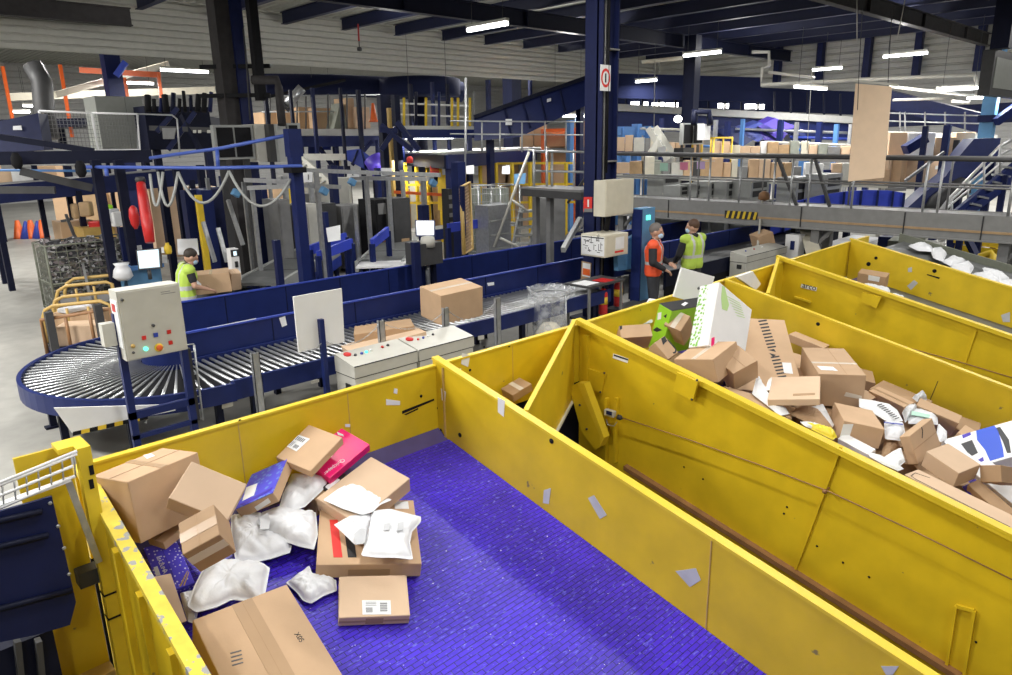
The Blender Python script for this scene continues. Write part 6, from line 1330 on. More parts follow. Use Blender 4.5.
scan_gantry([(316, 172, 250, 15.8, .09), (366, 176, 247, 17.5, .09), (355, 205, 245, 17, .07)], [(300, 170, 378, 173, 15.6, 17.6), (296, 185, 340, 187, 15.6, 16.5)], 'pale metal scan gantry just right of the blue post', [(324, 191, 15.6, 'blue_post'), (352, 182, 17, 'blue_post')])
scan_gantry([(423, 177, 205, 17.5, .1), (388, 178, 240, 18.5, .09)], [(352, 172, 440, 175, 18, 17), (352, 178, 430, 179, 18, 17)], 'grey scan gantry over the wide belt loader beside the white monitor', [(433, 183, 17, 'blue_post')])
b = MB(); p = at(423, 205, D=17.5); b.b2((p.x-.1, p.y-.1, 0), (p.x+.1, p.y+.1, p.z)); one(b, 'gantry_foot', 'blue_deep', 'dark blue lower upright behind the white monitor', 'post')
t = thing('control_stand', at(196, 250, D=15), 'pale control stand with a small screen beside the brown boxes', 'control stand')
lo, hi = abox(232, 249, 264, 230.5, 240, D=14.8); b = MB(); b.b2((lo.x, lo.y, 0), (hi.x, lo.y+.2, hi.z)); b.build('housing', 'white', t)
b = MB(); b.b2((lo.x, lo.y-.01, hi.z-.16), (hi.x, lo.y, hi.z-.02)); b.build('bezel', 'ink', t)
b = MB(); b.b2((lo.x+.05, lo.y-.016, hi.z-.14), (hi.x-.05, lo.y-.01, hi.z-.05)); b.build('display', 'screen', t)
b = MB(); b.b2((lo.x+.06, lo.y-.03, hi.z-.38), (hi.x-.05, lo.y, hi.z-.26)); b.build('handset', 'ink', t)
for i, (x0, y0, x1, y1, D) in enumerate(((203, 222, 215, 262, 15.2), (228, 200, 243, 245, 15.4), (218, 228, 227, 262, 15.0))):
    b = MB(); b.bar(at(x0, y0, D=D), at(x1, y1, D=D), .07, .07); one(b, 'stay_bar', 'galv', 'slanting pale stay bar by the brown boxes, %s from the left' % ORDW[(0, 2, 1)[i]], 'bar', 'stay bars by the brown boxes')
for (x, y0, y1, D, w, m, lb) in ((198, 195, 262, 15.8, .12, 'safety_yellow', 'slim yellow post right of the worker'), (204, 190, 264, 16.4, .26, 'blue_steel', 'blue square post right of the yellow post'), (188, 190, 265, 16.6, .28, 'blue_deep', 'dark blue post behind the worker sign'), (276, 240, 283, 13.9, .12, 'blue_deep', 'short dark blue post standing on the left belt loader edge'), (325, 212, 270, 15, .09, 'blue_steel', 'thin blue post carrying a white paper sheet')):
    b = MB(); post_px(b, x, y0, D, w); one(b, 'square_post', m, lb, 'post')
for pts, D, nm, lb, cat in (([(177, 239, ), (197, 238.5), (199, 255), (178, 254.5)], 16, 'paper_sign', 'white sheet hung behind the worker', 'sign'), ([(326, 228), (340, 225), (340.5, 240), (328, 242)], 14.8, 'paper_sign', 'white sheet on the thin blue post beside the left belt loader', 'sign'),
                        ([(302, 172), (312, 172), (312, 182), (303, 182)], 15.4, 'number_sign', 'white number sign right of the blue post', 'sign'), ([(347, 170), (359, 170), (359, 177), (347, 177)], 17.8, 'number_sign', 'white number sign on the middle scan gantry', 'sign'), ([(381, 168), (392, 168), (392, 176), (381, 176)], 17.6, 'blank_sign', 'small white sign on the right scan gantry', 'sign')):
    t = thing(nm, at(*pts[0], D=D), lb, cat); P = [at(x, y, D=D) for x, y in pts]; n = (P[1]-P[0]).cross(P[2]-P[0]).normalized(); b = MB(); b.prism(P, n*.02); b.build('sheet', 'paper', t)
    if nm == 'number_sign':
        u = P[1]-P[0]; v = P[0]-P[3]; s_ = '1' if pts[0][0] < 320 else '2'
        text_obj(s_, 'number', 'ink', P[3]+u*.4+v*.2-FW*.03, u, v, v.length*.75, t, .003)
# grey cabinets under the gantries
for i, (xe, yt, yb, xl, xr, D, m, lb) in enumerate(((281, 200, 238, 278, 293, 17.5, 'mid_grey', 'grey switch cabinet behind the left scan gantry'), (298, 206, 236, 296, 309, 19, 'dark_grey', 'dark cabinet left of the thin blue post'), (309, 204, 243, 306, 321, 19, 'pale_grey', 'pale cabinet behind the middle scan gantry'), (322, 204, 233, 320, 338, 20, 'dark_grey', 'dark grey cabinet behind the white sheet'), (343, 206, 234, 341, 365, 20.5, 'mid_grey', 'mid grey cabinet between the two belt loaders'), (376, 200, 229, 374, 392, 20, 'black', 'black machine with a small screen between gantries'), (393, 199, 226, 391, 411, 20, 'dark_grey', 'dark guard box with parcels inside at the end of the wide belt loader'))):
    lo, hi = abox(xe, yt, yb, xl, xr, D=D); t = thing('machine_cabinet', (lo.x, lo.y, 0), lb, 'cabinet')
    b = MB(); b.b2((lo.x, lo.y, 0.1), (hi.x, lo.y+.8, hi.z)); b.build('body', m, t); b = MB(); b.b2((lo.x+.04, lo.y-.015, .3), (hi.x-.04, lo.y, hi.z-.06)); b.build('door', m, t)
    if i == 5: b = MB(); b.b2((lo.x+.1, lo.y-.03, hi.z-.4), (hi.x-.1, lo.y-.015, hi.z-.1)); b.build('display', 'mid_grey', t); b = MB(); b.b2((lo.x+.2, lo.y-.03, .5), (hi.x-.05, lo.y-.015, .95)); b.build('tray', 'brass_brown', t)
    if i == 6: b = MB(); b.b2((lo.x+.25, lo.y-.03, .75), (hi.x-.1, lo.y-.016, .98)); b.build('parcel_slot', 'wood', t)
# monitor by the wide loader
t = thing('monitor', at(426, 236, D=14.6), 'white screen monitor on a stand at the end of the wide belt loader', 'monitor')
P = [at(x, y, D=14.5) for x, y in ((415, 220), (435, 220), (435, 236), (416, 236))]; n = (P[1]-P[0]).cross(P[2]-P[0]).normalized()
b = MB(); b.prism(P, n*.06); b.build('case', 'blue_steel', t)
c = sum(P, Vector())/4; b = MB(); b.prism([c+(p-c)*.9-FW*.004 for p in P], n*.006 if n.dot(FW) < 0 else -n*.006); b.build('display', 'screen_white', t)
p = at(426, 237, D=14.6); b = MB(); b.tube([p, (p.x, p.y, 0)], .05, 8); b.build('stand', 'galv', t)
b = MB(); b.lathe(at(428, 247, D=14.4), [(.14, 0), (.15, .12), (.13, .2), (.05, .22)], 12); one(b, 'printer_roll', 'pale_grey', 'pale rounded printer below the white monitor', 'printer')
lo, hi = abox(425, 243, 262, 410, 443, D=14.3); t = thing('work_bench', (lo.x, lo.y, 0), 'dark bench with a printer below the white monitor', 'bench')
b = MB(); b.b2((lo.x-.1, lo.y, hi.z-.45), (hi.x, lo.y+.5, hi.z-.02)); b.build('body', 'dark_grey', t)
for x in (lo.x-.05, hi.x-.1): b = MB(); b.b2((x, lo.y+.2, 0), (x+.08, lo.y+.3, hi.z-.45)); b.build('leg', 'navy', t)
b = MB(); lo, hi = abox(413, 243, 262, 411, 421, D=14); b.b2((lo.x+.05, lo.y, 0), (hi.x, lo.y+.12, hi.z)); one(b, 'control_box', 'blue_deep', 'small navy box with switches at the end of the wide belt loader', 'control box')
# yellow guard fence, far centre
t = thing('safety_fence', at(440, 205, D=25), 'yellow safety fence standing beyond the belt loaders', 'fence')
for x in (394, 405, 416, 427, 440, 452, 464, 480, 496, 512, 530, 548, 566, 580): b = MB(); p = at(x, 163, D=26); b.b2((p.x-.05, p.y-.05, 0), (p.x+.05, p.y+.05, p.z)); b.build('post', 'safety_yellow', t)
for y in (164, 185, 203): b = MB(); b.bar(at(390, y, D=25.8), at(584, y-1, D=26.8), .06, .08); b.build('rail', 'safety_yellow', t)
b = MB(); b.bar(at(394, 192, D=25), at(446, 195, D=25), .06, .1); b.build('orange_rail', 'orange', t)
b = MB(); b.bar(at(445, 175, D=25.5), at(445, 210, D=25.5), .5, .05); b.build('yellow_panel', 'safety_yellow', t)
P = [at(x, y, D=24) for x, y in ((430, 166), (439, 166), (439, 175), (430, 175))]; t = thing('orange_sign', P[3], 'orange sign on the yellow fence under the raised platform', 'sign'); b = MB(); b.prism(P, FW*.02); b.build('plate', 'red_flat', t); b = MB(); b.prism([P[0].lerp(P[3], .35)-FW*.005, P[1].lerp(P[2], .35)-FW*.005, P[1].lerp(P[2], .55)-FW*.005, P[0].lerp(P[3], .55)-FW*.005], FW*.003); b.build('band', 'orange', t)
b = MB(); post_px(b, 458, 162, 18.5, .26); one(b, 'blue_support', 'blue_steel', 'blue square support under the raised platform left of the mesh gate', 'post')
t = thing('mesh_gate', at(466, 250, D=16.6), 'narrow brown mesh gate standing edge-on near the blue support', 'gate')
P = [at(461, 188, D=16.6), at(469, 182, D=17.2), at(472, 249, D=17.2), at(464, 254, D=16.6)]; b = MB(); b.tube(P+[P[0]], .05, 6); b.build('frame', 'gold_paint', t)
b = MB()
for k in range(1, 7): b.tube([P[0].lerp(P[1], k/7), P[3].lerp(P[2], k/7)], .014, 4, False)
for k in range(1, 20): b.tube([P[0].lerp(P[3], k/20), P[1].lerp(P[2], k/20)], .014, 4, False)
b.build('mesh', 'wood', t)
b = MB(); p = at(462, 186, D=16.5); b.b2((p.x-.07, p.y-.07, 0), (p.x+.02, p.y+.02, p.z)); b.build('post', 'blue_deep', t)
lo, hi = abox(449, 189, 220, 448, 453, D=18); t = thing('control_tower', (lo.x, lo.y, 0), 'slim black control unit left of the blue support', 'control unit'); b = MB(); b.b2((lo.x, lo.y, .2), (hi.x, lo.y+.25, hi.z)); b.build('body', 'ink', t)
for k in range(4): b = MB(); z = hi.z-.25-k*.22; b.b2((lo.x+.02, lo.y-.02, z), (hi.x-.02, lo.y, z+.1)); b.build('button_plate', 'mid_grey', t)
b = MB(); b.b2((lo.x+.05, lo.y+.05, 0), (hi.x-.05, lo.y+.2, .2)); b.build('foot', 'ink', t)
# roll cages
def roll_cage(lo, hi, label, group, m='galv', fill=None, nx=6, nz=9, name='roll_cage'):
    t = thing(name, ((lo.x+hi.x)/2, (lo.y+hi.y)/2, 0), label, 'roll cage', group)
    b = MB()
    for x in (lo.x, hi.x):
        for y in (lo.y, hi.y): b.tube([(x, y, .15), (x, y, hi.z)], .022, 6)
    for z in (.2, (lo.z+hi.z)/2, hi.z): b.tube([(lo.x, lo.y, z), (hi.x, lo.y, z), (hi.x, hi.y, z), (lo.x, hi.y, z), (lo.x, lo.y, z)], .018, 6)
    b.build('frame', m, t)
    b = MB()
    for k in range(1, nx):
        f = k/nx; x = lo.x+(hi.x-lo.x)*f; y = lo.y+(hi.y-lo.y)*f
        b.tube([(x, lo.y, .2), (x, lo.y, hi.z)], .007, 4, False); b.tube([(lo.x, y, .2), (lo.x, y, hi.z)], .007, 4, False); b.tube([(x, hi.y, .2), (x, hi.y, hi.z)], .007, 4, False)
    for k in range(1, nz):
        z = .2+(hi.z-.2)*k/nz; b.tube([(lo.x, hi.y, z), (lo.x, lo.y, z), (hi.x, lo.y, z)], .007, 4, False)
    b.build('wire_sides', m, t)
    b = MB(); b.b2((lo.x, lo.y, .15), (hi.x, hi.y, .2)); b.build('deck', 'dark_grey', t)
    for x in (lo.x+.06, hi.x-.06):
        for y in (lo.y+.06, hi.y-.06): b = MB(); b.lathe((x-.02, y, .07), [(.07, 0), (.07, .04)], 12, (1, 0, 0)); b.build('castor', 'ink', t)
    return t
for i, (xa, xb) in enumerate(((472, 492), (494, 520))):
    lo, hi = abox(xa+7, 186, 228, xa, xb, D=21); hi.y = lo.y+.9; lo.z = 0
    t = roll_cage(lo, hi, ('pale grey roll cage behind the mesh gate', 'pale grey roll cage left of the metal steps')[i], 'roll cages beyond the mesh gate')
    b = MB(); b.b2((lo.x+.05, lo.y+.4, .2), (hi.x-.05, hi.y-.05, hi.z-.1)); b.build('panel', 'sage', t)
# ================================================================== raised platform and inclined chute, centre
t = thing('mezzanine', at(480, 155, D=21), 'raised grey-topped platform with a blue edge beam left of the front blue column', 'platform')
zc = 3.22
A, B_, C_ = at(380, 158, Z=zc-.25), at(446, 162, Z=zc-.25), at(590, 151, Z=zc-.25)
def flat(p, z): return Vector((p.x, p.y, z))
far = Vector((1.3, 1.5, 0))
P = [flat(A, zc-.03), flat(B_, zc-.03), flat(C_, zc-.03), flat(C_, zc-.03)+far, flat(A, zc-.03)+far*.8]
b = MB(); b.prism(P, (0, 0, .06)); b.build('deck', 'grey_paint', t)
for a, c, m in ((A, B_, 'navy'), (B_, C_, 'blue_steel')): b = MB(); b.bar(flat(a, zc-.25), flat(c, zc-.25), .12, .42); b.build('edge_beam', m, t)
for p in (flat(A, 0)+far*.5, flat(B_, 0)+Vector((.5, .4, 0)), flat(C_, 0)+Vector((-.6, .5, 0))): b = MB(); b.b2((p.x-.12, p.y-.12, 0), (p.x+.12, p.y+.12, zc-.1)); b.build('leg', 'blue_steel', t)
t = thing('beacon_lamp', at(410, 162, D=18), 'small red beacon under the platform edge', 'lamp'); b = MB(); b.lathe(at(410, 163, D=18), [(.08, 0), (.08, .12), (.04, .16)], 10); b.build('lens', 'red_flat', t); b = MB(); b.lathe(at(410, 163, D=18), [(.09, -.06), (.09, 0)], 10); b.build('base', 'ink', t)
t = thing('platform_railing', at(500, 150, D=22), 'thin pale railing on the raised platform left of the front blue column', 'railing')
for y0, y1 in ((121, 122), (134, 135)): b = MB(); b.tube([at(450, y0, D=22), at(583, y1, D=22.5)], .025, 6); b.build('rail', 'galv', t)
for x in (466, 482, 500, 522, 545, 566): b = MB(); b.tube([at(x, 121, D=22.2), at(x, 152, D=22.2)], .025, 6); b.build('rail_post', 'galv', t)
for (x, lb) in ((462, 'white notice hung under the platform, left one'), (498, 'white notice hung under the platform, right one')):
    P = [at(x+dx, y, D=20.5) for dx, y in ((4, 166), (12, 165), (12, 174), (4, 174))]; t = thing('notice', P[3], lb, 'sign'); b = MB(); b.prism(P, FW*.02); b.build('sheet', 'paper', t)
P = [at(x, y, D=20) for x, y in ((514, 174), (526, 173), (525, 184), (514, 184))]; t = thing('notice', P[3], 'small blue notice under the platform beside the metal steps', 'sign'); b = MB(); b.prism(P, FW*.02); b.build('sheet', 'blue_post', t)
b = MB(); b.tube([at(466, 78, D=20), at(465, 178, D=20)], .03, 6); one(b, 'drop_pipe', 'galv', 'thin pale pipe dropping past the platform near the blue support', 'pipe')
# yellow and dark upper rails behind
t = thing('upper_railing', at(420, 120, D=26), 'white and yellow railing of the upper walkway left of the inclined chute', 'railing')
for y in (103, 114): b = MB(); b.tube([at(392, y, D=26), at(470, y+3, D=27)], .035, 6); b.build('rail', 'white', t)
for x, m in ((404, 'safety_yellow'), (426, 'safety_yellow'), (439, 'blue_steel'), (452, 'safety_yellow'), (458, 'safety_yellow'), (416, 'navy'), (470, 'safety_yellow'), (474, 'mid_grey')): b = MB(); b.tube([at(x, 98 if m == 'safety_yellow' else 92, D=26), at(x, 126, D=26)], .05, 6); b.build('rail_post', m, t)
b = MB(); b.bar(at(398, 129, D=26), at(470, 129, D=27), 1.2, .2); b.build('kerb', 'galv_light', t)
b = MB(); b.bar(at(398, 134, D=26), at(470, 134, D=27), 1.2, .3); b.build('edge_beam', 'blue_steel', t)
for x in (400, 468): b = MB(); post_px(b, x, 135, 26.3, .2); b.build('leg', 'blue_steel', t)
b = MB(); p = at(389, 108, D=25); b.b2((p.x-.09, p.y-.09, 0), (p.x+.09, p.y+.09, p.z)); one(b, 'steel_column', 'gold_paint', 'brownish yellow post at the corner of the upper walkway', 'column')
t = thing('dark_tower', at(385, 150, D=24), 'dark blue lattice tower with braces left of the raised platform', 'tower')
for x, D in ((381, 24), (395, 24.5), (386, 25.5)): b = MB(); post_px(b, x, 95, D, .22); b.build('post', 'navy', t)
for (x0, y0, x1, y1) in ((381, 125, 412, 150), (397, 122, 419, 150), (381, 150, 396, 128), (380, 130, 398, 131)): b = MB(); dbar(b, (x0, y0, 24), (x1, y1, 24), .12, .16); b.build('brace', 'blue_deep', t)
t = thing('inclined_chute', at(520, 115, D=24), 'dark blue inclined conveyor trough rising to the right behind the front blue column', 'conveyor')
P = [(474, 118), (500, 110), (585, 79), (600, 73), (600, 103), (585, 106), (545, 125), (520, 137), (474, 141)]
b = MB(); b.prism([at(x, y, D=24) for x, y in P], (1.0, 1.1, 0)); b.build('trough', 'blue_steel', t)
b = MB(); b.bar(at(474, 117, D=23.9), at(600, 72.5, D=23.9), .12, .12); b.build('top_edge', 'navy', t)
for (x0, y0, x1, y1) in ((505, 109, 511, 135), (523, 103, 530, 128), (540, 97, 546, 121), (560, 90, 565, 112)): b = MB(); b.bar(at(x0, y0, D=23.95), at(x1, y1, D=23.95), .06, .06); b.build('rib', 'blue_deep', t)
b = MB(); b.prism([at(x, y, D=23.9) for x, y in ((505.5, 119), (512, 119), (512, 125), (505.5, 125))], FW*.02); b.build('label_plate', 'paper', t)
for x, y in ((490, 140), (580, 106)): b = MB(); post_px(b, x, y, 24.8, .2); b.build('leg', 'blue_deep', t)
t = thing('white_plate', at(549, 100, D=23.8), 'tiny white plate on the side of the inclined trough', 'plate'); b = MB(); b.prism([at(x, y, D=23.8) for x, y in ((547, 99), (551, 98), (551, 101), (547, 102))], FW*.03); b.build('plate', 'paper', t)  # plain white plate, gives no light
t = thing('steel_column', at(512, 95, D=38), 'dark round-edged column beyond the cladding left of the inclined chute', 'column'); b = MB(); p = at(512, 95, D=38); b.b2((p.x-.35, p.y-.35, 0), (p.x+.35, p.y+.35, 9.2)); b.build('shaft', 'navy', t); b = MB(); b.b2((p.x-.45, p.y-.45, 0), (p.x+.45, p.y+.45, .1)); b.build('base_plate', 'navy', t)
# goods on racks under/behind the platform, and blue rack frames
def rack_row(pts, D, h, cols, label, group, seed, wmin=.5, wmax=.9, name='cardboard_carton', hvar=.35):
    """row of separate cartons standing along a line of photo points (their foot)"""
    rr = random.Random(seed); (x0, y0), (x1, y1) = pts; p = at(x0, y0, D=D[0]); q = at(x1, y1, D=D[1]); L = (q-p).length; s = 0; i = 0
    while s < L and i < len(ORDW):
        w = rr.uniform(wmin, wmax); hh = h*rr.uniform(1-hvar, 1+hvar*.4); c = p.lerp(q, min(1, (s+w/2)/L)); b = MB()
        if c.z < 1.5: hh += c.z; c.z = 0
        R = Matrix.Rotation(math.atan2((q-p).y, (q-p).x)+rr.uniform(-.1, .1), 3, 'Z')
        b.box(c+Vector((0, 0, hh/2)), (w*.95, w*.8, hh), R, .015); m = rr.choice(cols)
        one(b, name, m, label % ORDW[i], 'carton', group); s += w; i += 1
def shelf(pts, D, label, m='blue_deep', depth=1.0, legs=True, th=.12):
    (x0, y0), (x1, y1) = pts; p = at(x0, y0, D=D[0]); q = at(x1, y1, D=D[1]); t = thing('rack_shelf', p, label, 'rack')
    b = MB(); b.bar(p-Vector((0, 0, th/2)), q-Vector((0, 0, th/2)), depth, th); b.build('shelf', m, t)
    if legs:
        for r in (p, q): b = MB(); b.b2((r.x-.06, r.y-.06, 0), (r.x+.06, r.y+.06, r.z)); b.build('leg', m, t)
    return t
CB = ['cardboard', 'cardboard_light', 'cardboard', 'cardboard_dark', 'cardboard_light']; MIX = CB+['white', 'paper', 'poly_grey', 'red_flat', 'blue_post', 'safety_yellow', 'sage']
shelf([(520, 148), (585, 148)], (30, 30), 'long rack deck behind the platform railing', 'mid_grey')
rack_row([(520, 147), (585, 147)], (30, 30), 1.0, CB, 'carton stored behind the platform railing, %s from the left', 'cartons behind the platform railing', 1)
for x, y0, D in ((570, 120, 28), (579, 118, 30)):
    b = MB(); post_px(b, x, y0, D, .22); one(b, 'rack_upright', 'blue_light', 'light blue rack upright left of the front column, %s one' % ('nearer' if D == 28 else 'farther'), 'post')
shelf([(543, 129), (575, 128)], (29, 29), 'orange shelf behind the inclined trough', 'orange', .5)
rack_row([(480, 200), (580, 195)], (31, 31), 1.9, ['cardboard', 'cardboard_light', 'white', 'safety_yellow', 'sage', 'wood', 'cardboard'], 'tall load under the raised platform, %s from the left', 'loads under the raised platform', 2, .7, 1.2)
rack_row([(262, 225), (300, 215)], (24, 25), 1.6, ['wood', 'cardboard', 'safety_yellow', 'sage'], 'load standing behind the left scan gantry, %s from the left', 'loads behind the left scan gantry', 4, .7, 1.1)
rack_row([(205, 262), (240, 250)], (19, 20), 1.8, ['sage', 'olive_grey', 'blue_deep'], 'dark machine block behind the stay bars, %s from the left', 'machine blocks behind the stay bars', 5, .7, 1.1, 'machine_block')
rack_row([(150, 225), (205, 212)], (24, 25), 1.3, ['cardboard', 'wood', 'cardboard_light', 'safety_yellow'], 'wooden or brown load seen between the dark uprights, %s from the left', 'loads between the dark uprights', 6, .7, 1.1)
rack_row([(60, 212), (125, 208)], (27, 27), .9, ['cardboard', 'wood', 'cardboard_light', 'sage'], 'brown load under the raised navy conveyor, %s from the left', 'loads under the raised conveyor', 7, .8, 1.2)
shelf([(-20, 188.3), (60, 180.3)], (33, 33), 'long deck under the far left cartons behind the grey arms', 'mid_grey')
rack_row([(-20, 188), (60, 180)], (33, 33), .9, ['cardboard', 'cardboard_light', 'wood', 'paper'], 'carton on the far left behind the grey arms, %s from the left', 'far left cartons', 8, .8, 1.3)
for i, x in enumerate((16, 24, 29, 36, 40)):
    b = MB(); p = at(x, 216, D=30); b.lathe((p.x, p.y, 0), [(.25, 0), (.22, .1), (.08, .75)] if i % 2 == 0 else [(.3, 0), (.05, .7), (.02, .72)], 8); one(b, 'floor_marker', 'orange' if i % 2 == 0 else 'blue_bright', 'small %s floor marker on the far left floor, %s from the left' % ('orange' if i % 2 == 0 else 'blue', ORDW[i]), 'marker')
# upper slab at far left that the orange uprights stand on
t = thing('raised_floor', at(80, 125, D=27), 'dark raised floor behind the mesh guard panels at far left', 'platform')
b = MB(); b.bar(at(-40, 126, D=27.5), at(215, 121, D=29), 3.0, .3); b.build('deck', 'navy', t)
for x in (-20, 60, 140, 205): b = MB(); post_px(b, x, 126, 28, .25); b.build('leg', 'navy', t)
# metal platform steps and access platform left of the column
t = thing('mobile_steps', at(515, 240, D=18), 'grey metal mobile steps with white tube rails, centre of the photo', 'steps')
lo, hi = abox(489, 206, 246, 488, 511, D=18.5); b = MB(); b.b2((lo.x, lo.y, 0.1), (hi.x, lo.y+.5, hi.z)); b.build('back_panel', 'galv', t)
for k in range(4): b = MB(); z = .5+k*.36; b.b2((lo.x+.05, lo.y-.03, z), (hi.x-.05, lo.y, z+.05)); b.build('slat', 'grey_paint', t)
for (a, c) in (((494, 247), (529, 152)), ((500, 238), (519, 247)), ((512, 200), (527, 211)), ((528, 150), (545, 152))): b = MB(); b.tube([at(*a, D=18), at(*c, D=18)], .035, 6); b.build('tube_rail', 'pale_grey', t)
for k in range(5): b = MB(); y = 212+k*8; b.bar(at(518-k*1, y, D=18.2), at(536-k*1, y-1.5, D=18.2), .25, .05); b.build('tread', 'grey_paint', t)
for (a, c) in (((522, 205), (513, 247)), ((538, 203), (530, 246))): b = MB(); b.bar(at(*a, D=18.2), at(*c, D=18.2), .06, .1); b.build('stringer', 'galv', t)
t = thing('access_platform', at(560, 195, D=16.5), 'dark grey access platform with tube railing just left of the front column', 'platform')
zp = at(535, 190, D=17).z
b = MB(); b.bar(at(533, 191, D=17), at(592, 195, D=16), .9, .16); b.build('deck', 'dark_grey', t)
b = MB(); b.bar(at(533, 187, D=17), at(592, 190, D=16), .9, .05); b.build('kerb', 'mid_grey', t)
for x, D in ((536, 17.2), (550, 16.8), (588, 16.2)): b = MB(); post_px(b, x, 195, D, .13); b.build('leg', 'mid_grey', t)
for y in (151, 171): b = MB(); b.tube([at(533, y, D=17), at(585, y+1, D=16.4)], .03, 6); b.build('rail', 'galv', t)
for x in (534, 547, 552, 574): b = MB(); b.tube([at(x, 150, D=16.8), at(x, 189, D=16.8)], .03, 6); b.build('rail_post', 'galv', t)
b = MB(); b.bar(at(580, 219, D=14.6), at(563, 250, D=13.6), .08, .1); one(b, 'stay_bar', 'galv', 'pale slanting bar running down left of the front blue column', 'bar')
rack_row([(537, 246), (560, 240)], (20, 20), 1.5, ['dark_grey', 'cardboard_dark', 'mid_grey'], 'dark stacked crate under the access platform, %s from the left', 'crates under the access platform', 9, .7, .9, 'crate')
# ================================================================== work station with worker, left
t = thing('work_station', at(145, 282, D=15.6), 'blue work station with a lit monitor, between the dark uprights and the worker', 'desk')
lo, hi = abox(128, 266, 285, 120, 163, D=15.4); b = MB(); b.b2((lo.x, lo.y, .1), (hi.x, lo.y+.7, hi.z-.1)); b.build('desk_body', 'blue_post', t)
b = MB(); b.b2((lo.x-.05, lo.y-.1, hi.z-.1), (hi.x+.05, lo.y+.75, hi.z-.02)); b.build('desk_top', 'blue_light', t)
b = MB(); b.b2((lo.x+.2, lo.y+.7, hi.z), (hi.x+.15, lo.y+.8, hi.z+.75)); b.build('back_board', 'blue_deep', t)
mo = thing('monitor', at(149, 266, D=15.3), 'lit desktop monitor on the blue work station', 'monitor')
P = [at(x, y, D=15.3) for x, y in ((136, 250), (160, 248), (161.5, 268), (138.5, 270))]; n = FW*.06; b = MB(); b.prism([p-FW*.01 for p in P], n); b.build('case', 'dark_grey', mo)
c = sum(P, Vector())/4; b = MB(); b.prism([c+(p-c)*.88-FW*.016 for p in P], FW*.005); b.build('display', 'screen', mo)
b = MB(); p = at(149, 270, D=15.35); b.tube([p, p-Vector((0, 0, .2))], .04, 6); b.build('stand', 'dark_grey', mo)
for i, pts in enumerate(([(133, 246), (141, 245), (142, 252), (134, 253)], [(161, 247), (166, 247), (166, 253), (161, 253)], [(162, 255), (166.5, 255), (167, 263), (162, 263)])):
    b = MB(); b.prism([at(x, y, D=15.7) for x, y in pts], FW*.02); one(b, 'pinned_sheet', 'paper', 'white sheet pinned on the work station board, %s from the left' % ORDW[i], 'paper')
b = MB(); b.lathe(at(168.5, 254, D=15.5), [(.06, 0), (.075, .04), (.075, .16), (.04, .2), (.04, .24)], 12); one(b, 'yellow_jar', 'safety_yellow', 'small yellow container on the work station', 'container')
b = MB(); b.lathe(at(124, 280, D=15.2), [(.12, 0), (.2, .08), (.17, .22), (.12, .3), (.16, .36), (.02, .37)], 9); one(b, 'white_sack', 'poly', 'white sack left of the work station, beside the dark upright', 'bag')
o = carton('L1', 'long brown carton on the conveyor in front of the worker', 'cardboard', (0, 0, .05, 'tape_clear'), True, 'cartons in front of the worker'); 
o = carton('L2', 'open brown carton at the right end of the long carton before the worker', 'cardboard_light', None, True, 'cartons in front of the worker')
t = thing('feed_conveyor', (5.7, 13.9, 0), 'short grey conveyor carrying the cartons in front of the worker', 'conveyor')
b = MB(); b.b2((4.7, 13.3, .6), (6.4, 14.5, .72)); b.build('belt', 'belt_grey', t)
for x in (4.8, 6.2):
    for y in (13.4, 14.3): b = MB(); b.b2((x, y, 0), (x+.08, y+.08, .6)); b.build('leg', 'navy', t)
b = MB(); b.b2((4.55, 13.25, .72), (5.5, 13.4, .76)); b.build('edge_plate', 'white', t)
# wire cage of black totes and gold trolleys
lo = Vector((3.55, 17.6, 0)); hi = Vector((5.3, 18.7, 1.62))
t = roll_cage(lo, hi, 'wire cage trolley piled with black and grey goods at the left', None, 'olive_grey', None, 9, 10, 'wire_cage')
b = MB(); b.b2((lo.x+.04, lo.y+.05, .2), (hi.x-.04, hi.y-.05, 1.5)); o = b.build('load', 'mixed_goods', t); o['kind'] = 'stuff'; o['label'] = 'mixed black and grey goods'
rr = random.Random(21)
b = MB()
for k in range(26): c = Vector((rr.uniform(lo.x+.1, hi.x-.1), rr.uniform(lo.y+.1, hi.y-.1), 1.5+rr.random()*.12)); b.box(c, (rr.uniform(.1, .3), rr.uniform(.1, .25), rr.uniform(.06, .16)), Matrix.Rotation(rr.random()*3, 3, 'Z') @ Matrix.Rotation(rr.uniform(-.6, .6), 3, 'X'))
o = b.build('loose_top', 'mixed_goods', t); o['kind'] = 'stuff'
b = MB(); b.bar(at(66, 215, D=17.3), at(80, 250, D=16.6), .06, .06); b.bar(at(62, 221, D=17.3), at(72, 219, D=17.3), .1, .06); one(b, 'push_handle', 'dark_grey', 'dark slanting push handle in front of the wire cage', 'handle')
b = MB(); b.bar(at(80, 250, D=16.2), at(98, 335, D=13.6), .05, .05); one(b, 'slanting_pole', 'mid_grey', 'thin grey pole slanting down in front of the gold trolleys', 'pole')
for i, (x0, x1, y0, y1, D, m) in enumerate(((64, 100, 222, 262, 20, 'cardboard'), (88, 122, 228, 275, 19.6, 'gold_paint'), (104, 122, 225, 262, 20.5, 'cardboard'))):
    lo, hi = abox(x0+3, y0, y1, x0, x1, D=D); b = MB(); b.b2((lo.x, lo.y, 0), (hi.x, lo.y+.9, hi.z)); one(b, 'brown_bin', m, 'tall brown bin behind the wire cage trolley, %s from the left' % ORDW[i], 'bin', 'brown bins behind the cage')
